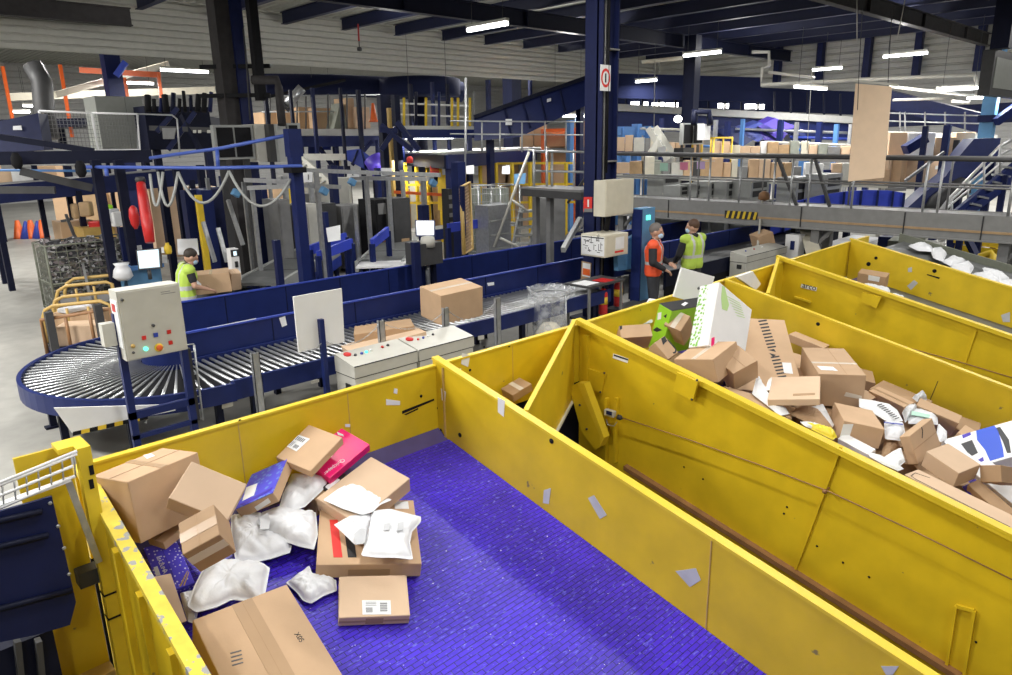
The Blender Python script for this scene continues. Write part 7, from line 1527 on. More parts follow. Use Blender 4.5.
for i, (x, y, m) in enumerate(((78, 205, 'wood'), (86, 203, 'wood'), (112, 210, 'poly_grey'), (107, 206, 'green_print'), (97, 222, 'red'), (116, 213, 'white'))):
    b = MB(); c = at(x, y+6, D=19.8); b.box(c, (.3, .3, .4), Matrix.Rotation(i, 3, 'Z'), .04); one(b, 'loose_goods', m, '%s thing showing above the brown bins' % {'wood': 'wooden', 'poly_grey': 'grey', 'green_print': 'green', 'red': 'red', 'white': 'white'}[m] + (', left of its twin' if i == 0 else ', right of its twin' if i == 1 else ''), 'goods')
def gold_trolley(P, label, D):
    """tube-framed trolley: P = photo points of the hoop from left foot over the top to the right"""
    pts = [at(x, y, D=D) for x, y in P]; t = thing('tube_trolley', (pts[0].x, pts[0].y, 0), label, 'trolley', None)
    g = Vector((.35, .8, 0))
    for k in (0, 1):
        q = [p+g*k for p in pts]; b = MB(); b.tube([(q[0].x, q[0].y, .12)]+q+[(q[-1].x, q[-1].y, .12)], .035, 8); b.build('hoop', 'gold_paint', t)
    for f in (.33, .66): b = MB(); p = pts[1].lerp(pts[-1], f); b.tube([(p.x, p.y, .3), p], .025, 6); b.build('upright', 'gold_paint', t)
    b = MB(); p, q = pts[0], pts[-1]; b.hexa([(p.x, p.y, .22), (q.x, q.y, .22), (q.x+g.x, q.y+g.y, .22), (p.x+g.x, p.y+g.y, .22)], [(p.x, p.y, .28), (q.x, q.y, .28), (q.x+g.x, q.y+g.y, .28), (p.x+g.x, p.y+g.y, .28)]); b.build('deck', 'wood', t)
    for r in (p, q, p+g, q+g): b = MB(); b.lathe((r.x-.02, r.y, .08), [(.08, 0), (.08, .04)], 12, (1, 0, 0)); b.build('castor', 'ink', t)
    return t, pts, g
t, pts, g = gold_trolley([(56, 300), (58, 291), (66, 286), (106, 282), (112, 284)], 'gold tube trolley with a grey side board, the farther of two', 14.6)
b = MB(); b.bar(at(61, 302, D=14.7), at(110, 296, D=14.7), .05, .2); b.build('side_board', 'mid_grey', t)
t, pts, g = gold_trolley([(43, 318), (45, 310), (53, 306), (100, 301), (110, 305)], 'gold tube trolley carrying brown cartons, the nearer of two', 13.2)
b = MB(); p0, p1 = pts[0], pts[-1]; c = (p0+p1)/2+g*.5; b.box((c.x, c.y, .47), (.9, .5, .36), Matrix.Rotation(math.atan2((p1-p0).y, (p1-p0).x), 3, 'Z'), .02); one(b, 'cardboard_carton', 'cardboard', 'brown carton loaded on the nearer gold trolley', 'carton')
b = MB(); b.box((c.x-.1, c.y+.02, .70), (.5, .3, .08), Matrix.Rotation(.4, 3, 'Z'), .02); one(b, 'mailing_bag', 'poly', 'white bag on the brown carton of the nearer gold trolley', 'parcel')
t = thing('brown_frame_cart', at(48, 345, D=12.4), 'dark brown framed cart at the left beside the roller curve', 'cart')
P = [at(x, y, D=12.4) for x, y in ((41, 320), (110, 309), (112, 340), (47, 350))]
b = MB(); b.tube([(P[0].x, P[0].y, .1), P[0], P[1], (P[1].x, P[1].y, .1)], .035, 6); b.build('frame', 'brass_brown', t)
for f in (.35, .7): b = MB(); p = P[0].lerp(P[1], f); b.tube([p, (p.x, p.y, .2)], .03, 6); b.build('upright', 'brass_brown', t)
for x in (48, 97): b = MB(); p = at(x, 312-(x-48)*.16, D=12.3); b.b2((p.x-.06, p.y-.06, 0), (p.x+.06, p.y+.06, p.z)); b.build('post', 'dark_grey', t)
b = MB(); b.prism([(P[0].x, P[0].y, .15), (P[1].x, P[1].y, .15), (P[1].x+.3, P[1].y+.7, .15), (P[0].x+.3, P[0].y+.7, .15)], (0, 0, .08)); b.build('deck', 'blue_deep', t)
c = (P[0]+P[1])/2+Vector((.15, .4, 0)); b = MB(); b.box((c.x, c.y, .42), (.7, .45, .36), Matrix.Rotation(-.6, 3, 'Z'), .02); one(b, 'cardboard_carton', 'cardboard_light', 'brown carton on the dark brown framed cart', 'carton')
# ================================================================== walkway on the right
XWK = 18.0
def wk(x, y): return at(x, y, X=XWK)
t = thing('walkway', (XWK, 8, 1.5), 'grey steel walkway with tube railing crossing over the conveyors on the right', 'walkway')
ZT_, YA_, YB_ = 1.86, 14.2, -1.0
b = MB(); b.b2((XWK, YB_, ZT_-.06), (XWK+.9, YA_, ZT_)); b.build('deck', 'mid_grey', t)
b = MB(); b.b2((XWK-.03, YB_, ZT_-.52), (XWK, YA_, ZT_+.02)); b.b2((XWK-.08, YB_, ZT_-.54), (XWK+.05, YA_, ZT_-.51)); b.build('fascia', 'walk_grey', t)
b = MB(); b.b2((XWK+.9, YB_, ZT_-.52), (XWK+.93, YA_, ZT_+.02)); b.build('rear_fascia', 'walk_grey', t)
b = MB(); b.b2((XWK-.045, YB_, ZT_-.36), (XWK-.03, YA_, ZT_-.31)); b.build('orange_strip', 'wood', t)
for xx in (XWK, XWK+.92):
    b = MB(); b.tube([(xx, YA_, 3.14), (xx, YB_, 2.96)], .045, 8); b.build('handrail', 'dark_grey' if xx == XWK else 'mid_grey', t)
    b = MB(); b.tube([(xx, YA_, 2.48), (xx, YB_, 2.42)], .025, 6); b.build('mid_rail', 'mid_grey', t)
for px in (690, 709, 739.5, 773.5, 791, 809, 853, 925, 940, 1012):
    p = wk(px, 190); b = MB(); b.tube([(XWK, p.y, ZT_-.3), (XWK, p.y, 3.14-(YA_-p.y)*.0118)], .03, 6); b.build('rail_post', 'galv', t)
for y in (13.4, 11.5, 9.5, 7.2, 5.0, 3.0, 1.0): b = MB(); b.tube([(XWK+.92, y, ZT_), (XWK+.92, y, 3.05)], .025, 6); b.build('rail_post', 'mid_grey', t)
for (a, c) in (((777, 158), (796, 206)), ((814, 158), (829, 207))): b = MB(); p, q = wk(*a), wk(*c); b.bar(p+Vector((.05, 0, 0)), q+Vector((.05, 0, 0)), .07, .07); b.build('brace', 'dark_grey', t)
for px in (906, 985, 669, 802): p = wk(px, 212); b = MB(); b.b2((XWK-.05, p.y-.012, ZT_-.5), (XWK-.03, p.y+.012, ZT_)); b.build('joint', 'ink', t)
for y in (7.6, 13.6, 3.6):
    for xx in (XWK+.05, XWK+.75): b = MB(); b.b2((xx, y-.1, 0), (xx+.2, y+.1, ZT_-.06)); b.build('leg', 'mid_grey', t)
    b = MB(); b.bar((XWK+.15, y, .9), (XWK+.15, y-.8, ZT_-.1), .08, .08); b.build('brace', 'mid_grey', t)
b = MB(); b.tube([(XWK, YA_, 3.14), (XWK, YA_+.6, 2.6), (XWK, YA_+1.5, 1.6)], .045, 8); b.build('stair_rail', 'dark_grey', t)
b = MB(); b.tube([(XWK, YA_, 3.0), (XWK, YA_+.25, 3.0), (XWK, YA_+.25, 2.0), (XWK, YA_, 2.0)], .03, 6); b.build('end_loop', 'dark_grey', t)
for k in range(7): b = MB(); b.b2((XWK, YA_+.05+k*.27, ZT_-.2-k*.25), (XWK+.9, YA_+.3+k*.27, ZT_-.16-k*.25)); b.build('stair_tread', 'mid_grey', t)
b = MB(); b.bar((XWK+.02, YA_, ZT_-.1), (XWK+.02, YA_+2.0, 0.05), .05, .2); b.build('stair_stringer', 'mid_grey', t)
t = thing('hazard_sign', wk(742, 215), 'yellow and black striped hazard strip on the walkway edge above the workers', 'sign')
A, C_ = wk(726, 211), wk(758, 219); b = MB(); b.b2((XWK-.06, C_.y, C_.z-.02), (XWK-.05, A.y, A.z+.02)); b.build('plate', 'ink', t)
n = 6
for k in range(n):
    y0 = C_.y+(A.y-C_.y)*k/n; w = (A.y-C_.y)/n*.5; h = A.z-C_.z+.04; b = MB(); b.prism([(XWK-.066, y0+w*.6, C_.z-.02), (XWK-.066, y0+w*1.5, C_.z-.02), (XWK-.066, y0+w*.9, A.z+.02), (XWK-.066, y0, A.z+.02)], (.005, 0, 0)); b.build('stripe', 'safety_yellow', t)
b = MB(); b.tube([at(763, 196, D=19.5), at(757, 253, D=18)], .03, 6); one(b, 'white_pole', 'pale_grey', 'thin pale pole standing beside the brown carton under the walkway', 'pole')
b = MB(); b.lathe(at(764, 197, D=19.4), [(.05, -.1), (.16, -.05), (.14, .1), (.05, .16)], 8); one(b, 'pole_head', 'brass_brown', 'brownish round head on top of the thin pale pole', 'pole head')
lo, hi = abox(797, 236, 262, 789, 803, D=18.3); b = MB(); b.b2((lo.x, lo.y, 0), (hi.x, lo.y+.35, hi.z)); t = one(b, 'white_cabinet', 'white', 'white cabinet with a blue handle under the walkway right of the workers', 'cabinet')
b = MB(); b.b2((lo.x-.03, lo.y+.1, lo.z+.3), (lo.x, lo.y+.2, hi.z-.15)); b.build('handle', 'blue_steel', t)
b = MB(); b.bar(at(806, 226, D=18.8), at(815, 258, D=17.5), .35, .04); one(b, 'leaning_board', 'cream', 'cream board leaning beside the white cabinet under the walkway', 'board')
b = MB(); b.b2(at(795, 233, D=19), at(807, 226, D=19)+Vector((.3, .3, 0))); one(b, 'dark_box', 'ink', 'small dark box above the white cabinet under the walkway', 'box')
# hanging cardboard panel
t = thing('hanging_board', at(868, 180, D=15.6), 'tall tan cardboard panel hanging from wires in front of the walkway', 'panel')
P = [at(855.5, 83.5, D=15.8), at(892, 86.5, D=15.4), at(884, 177.5, D=15.4), at(848, 181.5, D=15.8)]
n = (P[1]-P[0]).cross(P[3]-P[0]).normalized(); b = MB(); b.prism(P, n*.02); b.build('panel', 'panel_tan', t)
for x in (859.5, 889): b = MB(); b.tube([at(x-2, 110, D=15.5), at(x-1, 84, D=15.5), at(x, 60, D=15.6), at(x+3, 10, D=16)], .008, 5); b.build('hanging_wire', 'ink', t)
b = MB(); b.bar(at(848, 80, D=15.9), at(898, 85, D=15.35), .05, .05); b.build('top_batten', 'pale_grey', t)
# ================================================================== right background
def pbeam(x0, y0, D0, x1, y1, D1, w, h, m, nm, lb, cat='beam'): b = MB(); b.bar(at(x0, y0, D=D0), at(x1, y1, D=D1), w, h); return one(b, nm, m, lb, cat)
t = thing('mezzanine', at(740, 120, D=34), 'long blue upper floor with a silver kerb behind the tall dark column on the right', 'platform')
p, q = at(612, 108, D=34), at(985, 132, D=36)
p2 = at(872, 122, D=34)
b = MB(); b.bar(p, p2, 2.0, .3); b.build('kerb', 'galv_light', t)
b = MB(); b.bar(p-Vector((0, 0, .55)), p2-Vector((0, 0, .55)), 1.6, .75); b.build('edge_beam', 'blue_steel', t)
b = MB(); b.bar(at(612, 93, D=36), at(872, 104, D=36), .2, 1.1); b.build('back_panel', 'navy_matt', t)
for k in range(15):
    x = 626+k*16.5; b = MB(); b.bar(at(x, 86+k*.6, D=33.6), at(x, 108+k*.75, D=33.6), .08, .08); b.build('rail_post', 'navy', t)
for x, w in ((627, .3), (735, .3), (772, .3), (808, .35), (860, .3)): b = MB(); post_px(b, x, 115, 33.8, w); b.build('leg', 'blue_light' if x in (627, 808) else 'blue_steel', t)
for i, (x, w) in enumerate(((635, 8), (645, 6), (658, 12), (672, 12), (720, 4), (726, 5), (750, 10), (760, 8))):  # bright slots made as glowing strips
    p = at(x, 104+i*.4, D=35.4); b = MB(); b.box(p, (w*35/721, .1, .22), Matrix.Rotation(-.78, 3, 'Z')); one(b, 'lit_strip', 'lamp_glow', 'small lit strip behind the upper floor kerb on the right, %s from the left' % ORDW[i], 'light', 'lit strips behind the kerb')
t = thing('steel_column', at(691, 100, D=28), 'tall dark column right of centre with a cooler unit on it', 'column')
p = at(690.5, 100, D=28); b = MB(); b.b2((p.x-.2, p.y-.25, 0), (p.x+.2, p.y-.22, 7.3)); b.b2((p.x-.2, p.y+.22, 0), (p.x+.2, p.y+.25, 7.3)); b.b2((p.x-.02, p.y-.22, 0), (p.x+.02, p.y+.22, 7.3)); b.b2((p.x-.18, p.y-.22, 0), (p.x-.15, p.y+.22, 7.3)); b.build('shaft', 'navy', t)
b = MB(); b.b2((p.x-.35, p.y-.35, 0), (p.x+.35, p.y+.35, .06)); b.build('base_plate', 'navy', t)
cooler(682, 123, 145, 679, 703, 26.5, 'grey cooler unit with black grilles on the tall dark column')
lo, hi = abox(704, 124, 140, 703, 710, D=26.5); b = MB(); b.b2(lo, (hi.x, lo.y+.3, hi.z)); one(b, 'switch_box', 'paper', 'white box right of the cooler unit on the tall dark column', 'box')
b = MB(); b.tube([at(694, 125, D=26.4), at(694, 112, D=26.4), at(709, 112, D=26.4), at(710, 125, D=26.4)], .12, 8); one(b, 'bent_duct', 'navy', 'dark bent pipe over the cooler unit', 'pipe')
b = MB(); b.lathe(at(678, 119, D=26.3), [(.02, -.13), (.13, -.08), (.15, 0), (.13, .08), (.02, .13)], 12); one(b, 'flood_lamp', 'lamp_glow', 'round bright flood lamp left of the cooler unit', 'light')
lo, hi = abox(683, 148, 157, 682, 694, D=26.2); b = MB(); b.b2(lo, (hi.x, lo.y+.4, hi.z)); one(b, 'black_box', 'ink', 'black box below the cooler unit', 'box')
t = thing('pallet_rack', at(636, 175, D=30), 'light blue rack frame just right of the front column', 'rack')
for x0, y0, w in ((622, 128, .3), (637, 124, .3), (648, 126, .25)): p = at(x0, y0, D=30); b = MB(); b.b2((p.x-w/2, p.y-w/2, 0), (p.x+w/2, p.y+w/2, p.z)); b.build('upright', 'blue_light', t)
for y, m in ((131, 'blue_light'), (148, 'blue_steel')): b = MB(); b.bar(at(616, y, D=30), at(652, y, D=30.2), .3, .35); b.build('beam', m, t)
t = thing('zigzag_stair', at(660, 150, D=27), 'pale zigzag stair between the light blue rack and the tall dark column', 'stair')
for (a, c) in (((648, 128), (668, 160)), ((655, 127), (676, 158)), ((646, 160), (662, 135))): b = MB(); b.bar(at(*a, D=27), at(*c, D=27), .08, .22); b.build('stringer', 'pale_grey', t)
for k in range(6): b = MB(); f = k/5; b.bar(at(649+19*f, 130+28*f, D=27), at(656+19*f, 129+28*f, D=27.3), .25, .05); b.build('tread', 'grey_paint', t)
b = MB(); post_px(b, 674, 158, 27, .12); b.build('leg', 'pale_grey', t)
t = thing('yellow_cage', at(720, 150, D=27), 'yellow framed cage right of the cooler unit', 'cage')
lo, hi = abox(713, 138, 158, 711.5, 731, D=27); lo.z = 0
b = MB()
for x in (lo.x, (lo.x+hi.x)/2, hi.x):
    for y in (lo.y, lo.y+.9): b.tube([(x, y, 0), (x, y, hi.z)], .04, 6)
b.tube([(lo.x, lo.y, hi.z), (hi.x, lo.y, hi.z), (hi.x, lo.y+.9, hi.z), (lo.x, lo.y+.9, hi.z), (lo.x, lo.y, hi.z)], .04, 6); b.build('frame', 'safety_yellow', t)
b = MB(); b.b2((lo.x, lo.y, .9), (hi.x, lo.y+.9, 1.0)); b.build('shelf', 'safety_yellow', t)
for i, (P, m) in enumerate((([(712, 130), (735, 127), (757, 138), (742, 147), (722, 143)], 'blue_steel'), ([(735, 131), (760, 122), (775, 130), (758, 142)], 'blue_bright'), ([(757, 127), (775, 118), (795, 126), (780, 142), (764, 140)], 'blue_purple'), ([(785, 130), (800, 126), (808, 140), (794, 145)], 'blue_steel'))):
    t = thing('sorting_chute', at(*P[0], D=31), 'blue sheet sorting chute behind the walkway, %s from the left' % ORDW[i], 'chute', 'blue sorting chutes behind the walkway')
    b = MB(); b.prism([at(x, y, D=31) for x, y in P], (.7, .7, .1)); b.build('trough', m, t)
    b = MB(); b.bar(at(*P[0], D=30.95), at(*P[-2], D=30.95), .08, .08); b.build('rib', 'blue_deep', t)
    b = MB(); p = at(*P[-1], D=31.3); b.b2((p.x, p.y, 0), (p.x+.15, p.y+.15, p.z)); b.build('leg', 'blue_deep', t)
# goods on the sorting floor
MX2 = ['cardboard', 'cardboard_light', 'cardboard_light', 'cream', 'white', 'mid_grey', 'sage', 'cardboard', 'pale_grey', 'dark_grey', 'cardboard_light', 'blue_steel', 'wood']
shelf([(614, 152), (884, 160)], (29, 27), 'long rack deck behind the walkway, upper level', 'mid_grey', .9)
rack_row([(616, 151), (700, 153)], (29, 28.4), .55, MX2, 'load on the upper rack deck behind the walkway, left part, %s from the left', 'loads on the upper rack deck, left part', 12, .22, .5)
rack_row([(712, 154), (795, 156)], (28.3, 27.8), .5, MX2, 'load on the upper rack deck behind the walkway, middle part, %s from the left', 'loads on the upper rack deck, middle part', 13, .22, .45)
rack_row([(800, 157), (884, 160)], (27.8, 27), .6, MX2, 'load on the upper rack deck behind the walkway, right part, %s from the left', 'loads on the upper rack deck, right part', 14, .25, .5)
shelf([(614, 174), (884, 184)], (27, 25.5), 'long rack deck behind the walkway, lower level', 'pale_grey', .9)
rack_row([(616, 173), (720, 177)], (27, 26.5), .6, MX2, 'load on the lower rack deck behind the walkway, left part, %s from the left', 'loads on the lower rack deck, left part', 15, .25, .5)
rack_row([(722, 177), (800, 180)], (26.5, 26), .6, MX2, 'load on the lower rack deck behind the walkway, middle part, %s from the left', 'loads on the lower rack deck, middle part', 16, .22, .45)
rack_row([(803, 180), (884, 184)], (26, 25.5), .6, MX2, 'load on the lower rack deck behind the walkway, right part, %s from the left', 'loads on the lower rack deck, right part', 17, .25, .45)
for i, (x, y, m) in enumerate(((664, 167, 'mint'), (684, 166, 'pink_note'), (701, 165, 'lilac'), (662, 151, 'paper'))):
    P = [at(x+dx, y+dy, D=24.5) for dx, dy in ((-4, -4), (4, -4), (4, 4), (-4, 4))]; b = MB(); b.prism(P, FW*.01); one(b, 'paper_note', m, {'mint': 'pale green', 'pink_note': 'pink', 'lilac': 'lilac', 'paper': 'white'}[m]+' paper note hanging behind the walkway railing', 'note')
pbeam(650, 163, 24.6, 715, 161, 24.4, .02, .02, 'pale_grey', 'note_wire', 'thin wire holding the coloured paper notes', 'wire')
# grey printing stations just behind the walkway
for i, (xe, yt, yb, xl, xr, D) in enumerate(((663, 176, 192, 660, 680, 22.5), (680, 186, 196, 677, 694, 21.8), (697, 184, 196, 694, 706, 21.8), (710, 182, 197, 707, 722, 21.6), (726, 182, 198, 722, 746, 21.4), (750, 180, 200, 747, 768, 21.2), (795, 178, 204, 793, 812, 21), (824, 175, 202, 821, 840, 20.8))):
    lo, hi = abox(xe, yt, yb, xl, xr, D=D); t = thing('print_station', (lo.x, lo.y, 0), 'grey printing station behind the walkway railing, %s from the left' % ORDW[i], 'machine', 'printing stations behind the walkway')
    b = MB(); b.b2((lo.x, lo.y, 0), (hi.x, lo.y+.6, hi.z)); b.build('body', 'grey_paint', t); w = hi.x-lo.x; h = hi.z-lo.z
    for f0, f1 in ((.55, .85), (.12, .42)):
        b = MB(); b.b2((lo.x+w*.12, lo.y-.015, lo.z+h*f0), (hi.x-w*.15, lo.y-.002, lo.z+h*f1)); b.build('slot', 'ink', t)
    b = MB(); b.b2((lo.x-.05, lo.y-.2, lo.z-.08), (hi.x+.1, lo.y, lo.z-.03)); b.build('tray', 'pale_grey', t)
# blue trough and big chute on the right
t = thing('curved_trough', at(820, 205, D=20.5), 'bright blue curved trough behind the walkway on the right', 'conveyor')
top = [(770, 209), (790, 203), (820, 195.5), (845, 191.5), (868, 190), (890, 190.5), (905, 193)]
pts = [at(x, y, D=20.2) for x, y in top]; b = MB(); vs = []; fs = []
for p in pts: vs += [p, p-Vector((0, 0, .75)), p-Vector((0, 0, .75))+Vector((.05, .05, 0)), p+Vector((.05, .05, 0))]
for i in range(len(pts)-1):
    for k in range(4): fs.append((i*4+k, i*4+(k+1) % 4, i*4+4+(k+1) % 4, i*4+4+k))
b.add(vs, fs); b.build('side_wall', 'blue_trough', t)
for i in range(9): f = i/8*5.9; k = int(f); p = pts[k].lerp(pts[k+1], f-k); b = MB(); b.bar(p-Vector((.04, .04, 0)), p-Vector((.04, .04, .75)), .05, .05); b.build('rib', 'blue_steel', t)
b = MB(); b.prism([at(x, y, D=20.6) for x, y in ((845, 206), (895, 194), (905, 198), (890, 212))], (0, 0, -.08)); b.build('belt', 'mid_grey', t)
for x in (800, 850, 900): b = MB(); p = at(x, 200, D=20.6); b.b2((p.x-.08, p.y-.08, 0), (p.x+.08, p.y+.08, p.z-.6)); b.build('leg', 'navy', t)
t = thing('steep_chute', at(925, 190, D=22), 'big dark blue steep chute curving down behind the walkway at right', 'chute')
b = MB(); b.prism([at(x, y, D=22) for x, y in ((903, 212), (924, 193), (946, 176), (958, 158), (967, 147), (974, 139), (1001, 138), (997, 160), (978, 176), (954, 188), (938, 198), (930, 212))], (.8, .5, 0)); b.build('trough', 'blue_steel', t)
b = MB(); b.tube([at(932, 214, D=21.9), at(938, 203, D=21.9), at(952, 192, D=21.9), at(964, 186, D=21.9)], .3, 10); b.build('under_curve', 'ink', t)
for x, y in ((960, 180), (992, 160)): b = MB(); post_px(b, x, y, 22.8, .2); b.build('leg', 'blue_deep', t)
for i, (x, y0, w, m, D, lb) in enumerate(((926, 126, .16, 'blue_deep', 24, 'dark blue post left of the steep chute'), (948, 125, .2, 'blue_steel', 24, 'blue post behind the steep chute'), (957, 140, .16, 'ink', 24.5, 'black post left of the steep chute top'))):
    b = MB(); post_px(b, x, y0, D, w); one(b, 'square_post', m, lb, 'post')
pbeam(905, 181, 23, 944, 152, 23, .08, .08, 'mid_grey', 'slanting_rail', 'grey slanting rail left of the steep chute', 'rail')
pbeam(885, 190, 22.6, 906, 189, 22.4, .1, .1, 'mid_grey', 'short_rail', 'short grey rail above the curved trough', 'rail')
t = thing('steel_stair', at(970, 190, D=19.5), 'steel stair with silver tube rails climbing at the right edge', 'stair')
for dy in (0, 9, 18): b = MB(); b.tube([at(938, 213+dy*.3, D=19.5), at(950, 198+dy*.4, D=19.7), at(1000, 146+dy, D=20.6), at(1016, 138+dy, D=20.9)], .03 if dy else .045, 6); b.build('hand_rail', 'chrome', t)
for dy in (22, 34): b = MB(); b.bar(at(952, 206+dy*.5, D=19.6), at(1016, 143+dy, D=20.8), .1, .26); b.build('stringer', 'blue_steel', t)
for k in range(9): f = k/8; b = MB(); b.bar(at(953+58*f, 218-58*f, D=19.6+1.1*f), at(962+58*f, 220-58*f, D=19.9+1.1*f), .28, .05); b.build('tread', 'galv', t)
for x, y0 in ((952, 197), (968, 180), (984, 163), (1000, 147)): b = MB(); b.tube([at(x, y0, D=20), at(x, y0+26, D=20)], .03, 6); b.build('baluster', 'chrome', t)
for x, y in ((956, 222), (1005, 175)): b = MB(); post_px(b, x, y, 20.4, .15); b.build('leg', 'blue_deep', t)
t = thing('steel_column', at(992, 120, D=24), 'bright blue column with a side brace below the dark box at right', 'column')
b = MB(); p = at(992, 95, D=24); b.b2((p.x-.2, p.y-.2, 0), (p.x+.2, p.y+.2, p.z+2)); b.build('shaft', 'blue_post', t)
b = MB(); b.bar(at(996, 122, D=23.8), at(1020, 104, D=23.8), .2, .25); b.build('brace', 'blue_steel', t)
b = MB(); b.b2((p.x-.26, p.y-.26, at(988, 122, D=24).z), (p.x+.26, p.y+.26, at(988, 115, D=24).z)); b.build('joint_plate', 'blue_deep', t)
lo, hi = abox(989, 47, 95, 984, 1030, D=20.5); hi.y = lo.y+.3; t = thing('dark_unit', lo, 'dark grey box unit high at the right edge', 'machine'); b = MB(); b.b2(lo, hi); b.build('housing', 'dark_grey', t)
b = MB(); b.b2((lo.x+.2, lo.y-.02, lo.z+.2), (hi.x-.2, lo.y, hi.z-.2)); b.build('front_panel', 'cab_grey', t)
b = MB(); b.tube([((lo.x+hi.x)/2, lo.y+.5, hi.z), ((lo.x+hi.x)/2, lo.y+.5, 7.8)], .08, 8); b.build('hanger', 'ink', t)
b = MB(); p = at(1004, 20, D=20); b.b2((p.x-.2, p.y-.25, hi.z), (p.x+.25, p.y+.2, 7.8)); one(b, 'roof_hanger', 'navy', 'dark steel hanger at the top right corner of the photo', 'hanger')
t = thing('mezzanine', at(940, 135, D=28), 'far upper floor with silver kerb right of the hanging cardboard panel', 'platform')
p, q = at(884, 134, D=28), at(992, 138, D=27)
b = MB(); b.bar(p, q, 1.2, .22); b.build('kerb', 'galv_light', t)
b = MB(); b.bar(p-Vector((0, 0, .4)), q-Vector((0, 0, .4)), 1.0, .45); b.build('edge_beam', 'blue_deep', t)
for y in (113, 121): b = MB(); b.tube([at(888, y, D=28), at(988, y+3, D=27)], .03, 6); b.build('rail', 'galv', t)
for x in (900, 905, 925, 945, 965, 985): b = MB(); b.tube([at(x, 112, D=27.6), at(x, 134, D=27.6)], .03, 6); b.build('rail_post', 'mid_grey', t)
for x in (890, 928, 986): b = MB(); post_px(b, x, 138, 28, .2); b.build('leg', 'blue_deep', t)
pbeam(885, 98, 31, 985, 124, 27.5, .3, .7, 'blue_deep', 'inclined_beam', 'dark blue inclined conveyor beam above the far upper floor at right')
pbeam(890, 118, 33, 1020, 112, 30, .3, .8, 'blue_deep', 'blue_beam', 'dark blue beam behind the blue column at right')
shelf([(884, 184), (962, 186)], (26, 25), 'low deck under the far upper floor at right', 'mid_grey')
for i, (x0, x1, yt, m) in enumerate(((886, 897, 157, 'cardboard_light'), (898.5, 919, 157, 'cardboard'), (920, 946, 158, 'cardboard_light'))):
    lo, hi = abox(x0+1, yt, 184, x0, x1, D=25.4); b = MB(); b.box(((lo.x+hi.x)/2, lo.y+.5, (lo.z+hi.z)/2), (hi.x-lo.x, 1, hi.z-lo.z), None, .02); t = one(b, 'cardboard_carton', m, 'tall brown carton right of the hanging cardboard panel, %s from the left' % ORDW[i], 'carton', 'tall cartons right of the panel')
    b = MB(); b.b2((lo.x+(hi.x-lo.x)*.45, lo.y-.012, hi.z-.45), (lo.x+(hi.x-lo.x)*.65, lo.y-.002, hi.z-.33)); b.build('label', 'paper', t)
rack_row([(886, 156.5), (960, 157)], (25.8, 25.2), .85, ['cardboard', 'cardboard_light', 'white', 'poly_grey', 'cardboard'], 'carton stacked on the tall cartons right of the panel, %s from the left', 'upper cartons right of the panel', 18, .5, .9)
pbeam(905, 150, 24.6, 925, 138, 24.6, .3, .3, 'blue_steel', 'blue_brace', 'blue slanting brace in front of the upper cartons')
# yellow frames under the walkway, lower right
for i, (x0, y0, x1, y1, m, lb) in enumerate(((955, 238, 1030, 247, 'safety_yellow', 'yellow rail under the walkway at the right edge, upper one'), (955, 249, 1030, 258, 'yellow', 'yellow rail under the walkway at the right edge, lower one'))):
    pbeam(x0, y0, 19.5, x1, y1, 18.2, .12, .25, m, 'yellow_rail', lb, 'rail')
q = at(980, 263, D=17.6); q2 = at(991, 270, D=17.3); b = MB(); b.tube([(q.x, q.y, -1.69), q, at(981, 256, D=17.6), at(991, 253, D=17.5), at(994, 257, D=17.4), q2, (q2.x, q2.y, -1.69)], .09, 8); one(b, 'yellow_hoop', 'safety_yellow', 'bent yellow tube hoop behind the olive belt', 'hoop')
b = MB(); b.bar(at(992, 262, D=17.9), at(1030, 270, D=17.3), .1, .7); one(b, 'yellow_board', 'safety_yellow', 'yellow board behind the olive belt at the right edge', 'board')
for i, (a, c) in enumerate((((979, 238), (980, 262)), ((968, 240), (979, 262)), ((960, 238), (961, 255)), ((1008, 245), (1009, 262)))):
    if i != 1: r = at(c[0], c[1], D=18.2); b = MB(); p = at(a[0], a[1], D=18.6); b.bar(p, (p.x, p.y, -1.69 if p.y < 5.2 else 0), .14, .14); one(b, 'navy_strut', 'blue_deep', 'navy strut among the yellow rails, %s' % ('upright by the hoop', '', 'leftmost upright', 'upright at the right edge')[i], 'strut')
    else: pbeam(a[0], a[1], 18.6, c[0], c[1], 18.2, .14, .14, 'blue_deep', 'navy_strut', 'navy strut among the yellow rails, %s' % ('upright by the hoop', 'slanting one', 'leftmost upright', 'upright at the right edge')[i], 'strut')
lo, hi = abox(889, 238, 252, 886, 898, D=18.4); b = MB(); b.b2((lo.x, lo.y, 0), (hi.x, lo.y+.3, hi.z)); t = one(b, 'lamp_post', 'blue_deep', 'dark blue block with a green lamp behind the farthest yellow wall', 'post')
b = MB(); b.b2((lo.x+.05, lo.y-.02, lo.z+.15), (hi.x-.06, lo.y, lo.z+.26)); b.build('lamp', 'led_green', t)
q = at(906, 242, D=18.3); b = MB(); b.bar(at(898, 249, D=18), at(915, 236, D=18.6), .5, .4); b.b2((q.x-.1, q.y-.1, 0 if q.y > 5.2 else -1.69), (q.x+.1, q.y+.1, q.z)); one(b, 'grey_cowl', 'olive_grey', 'olive grey cowl at the head of the olive belt', 'cowl')
pbeam(820, 252, 19.6, 868, 238, 20.4, .9, .1, 'paper', 'white_slide', 'white slide plate behind the farthest yellow wall', 'slide')
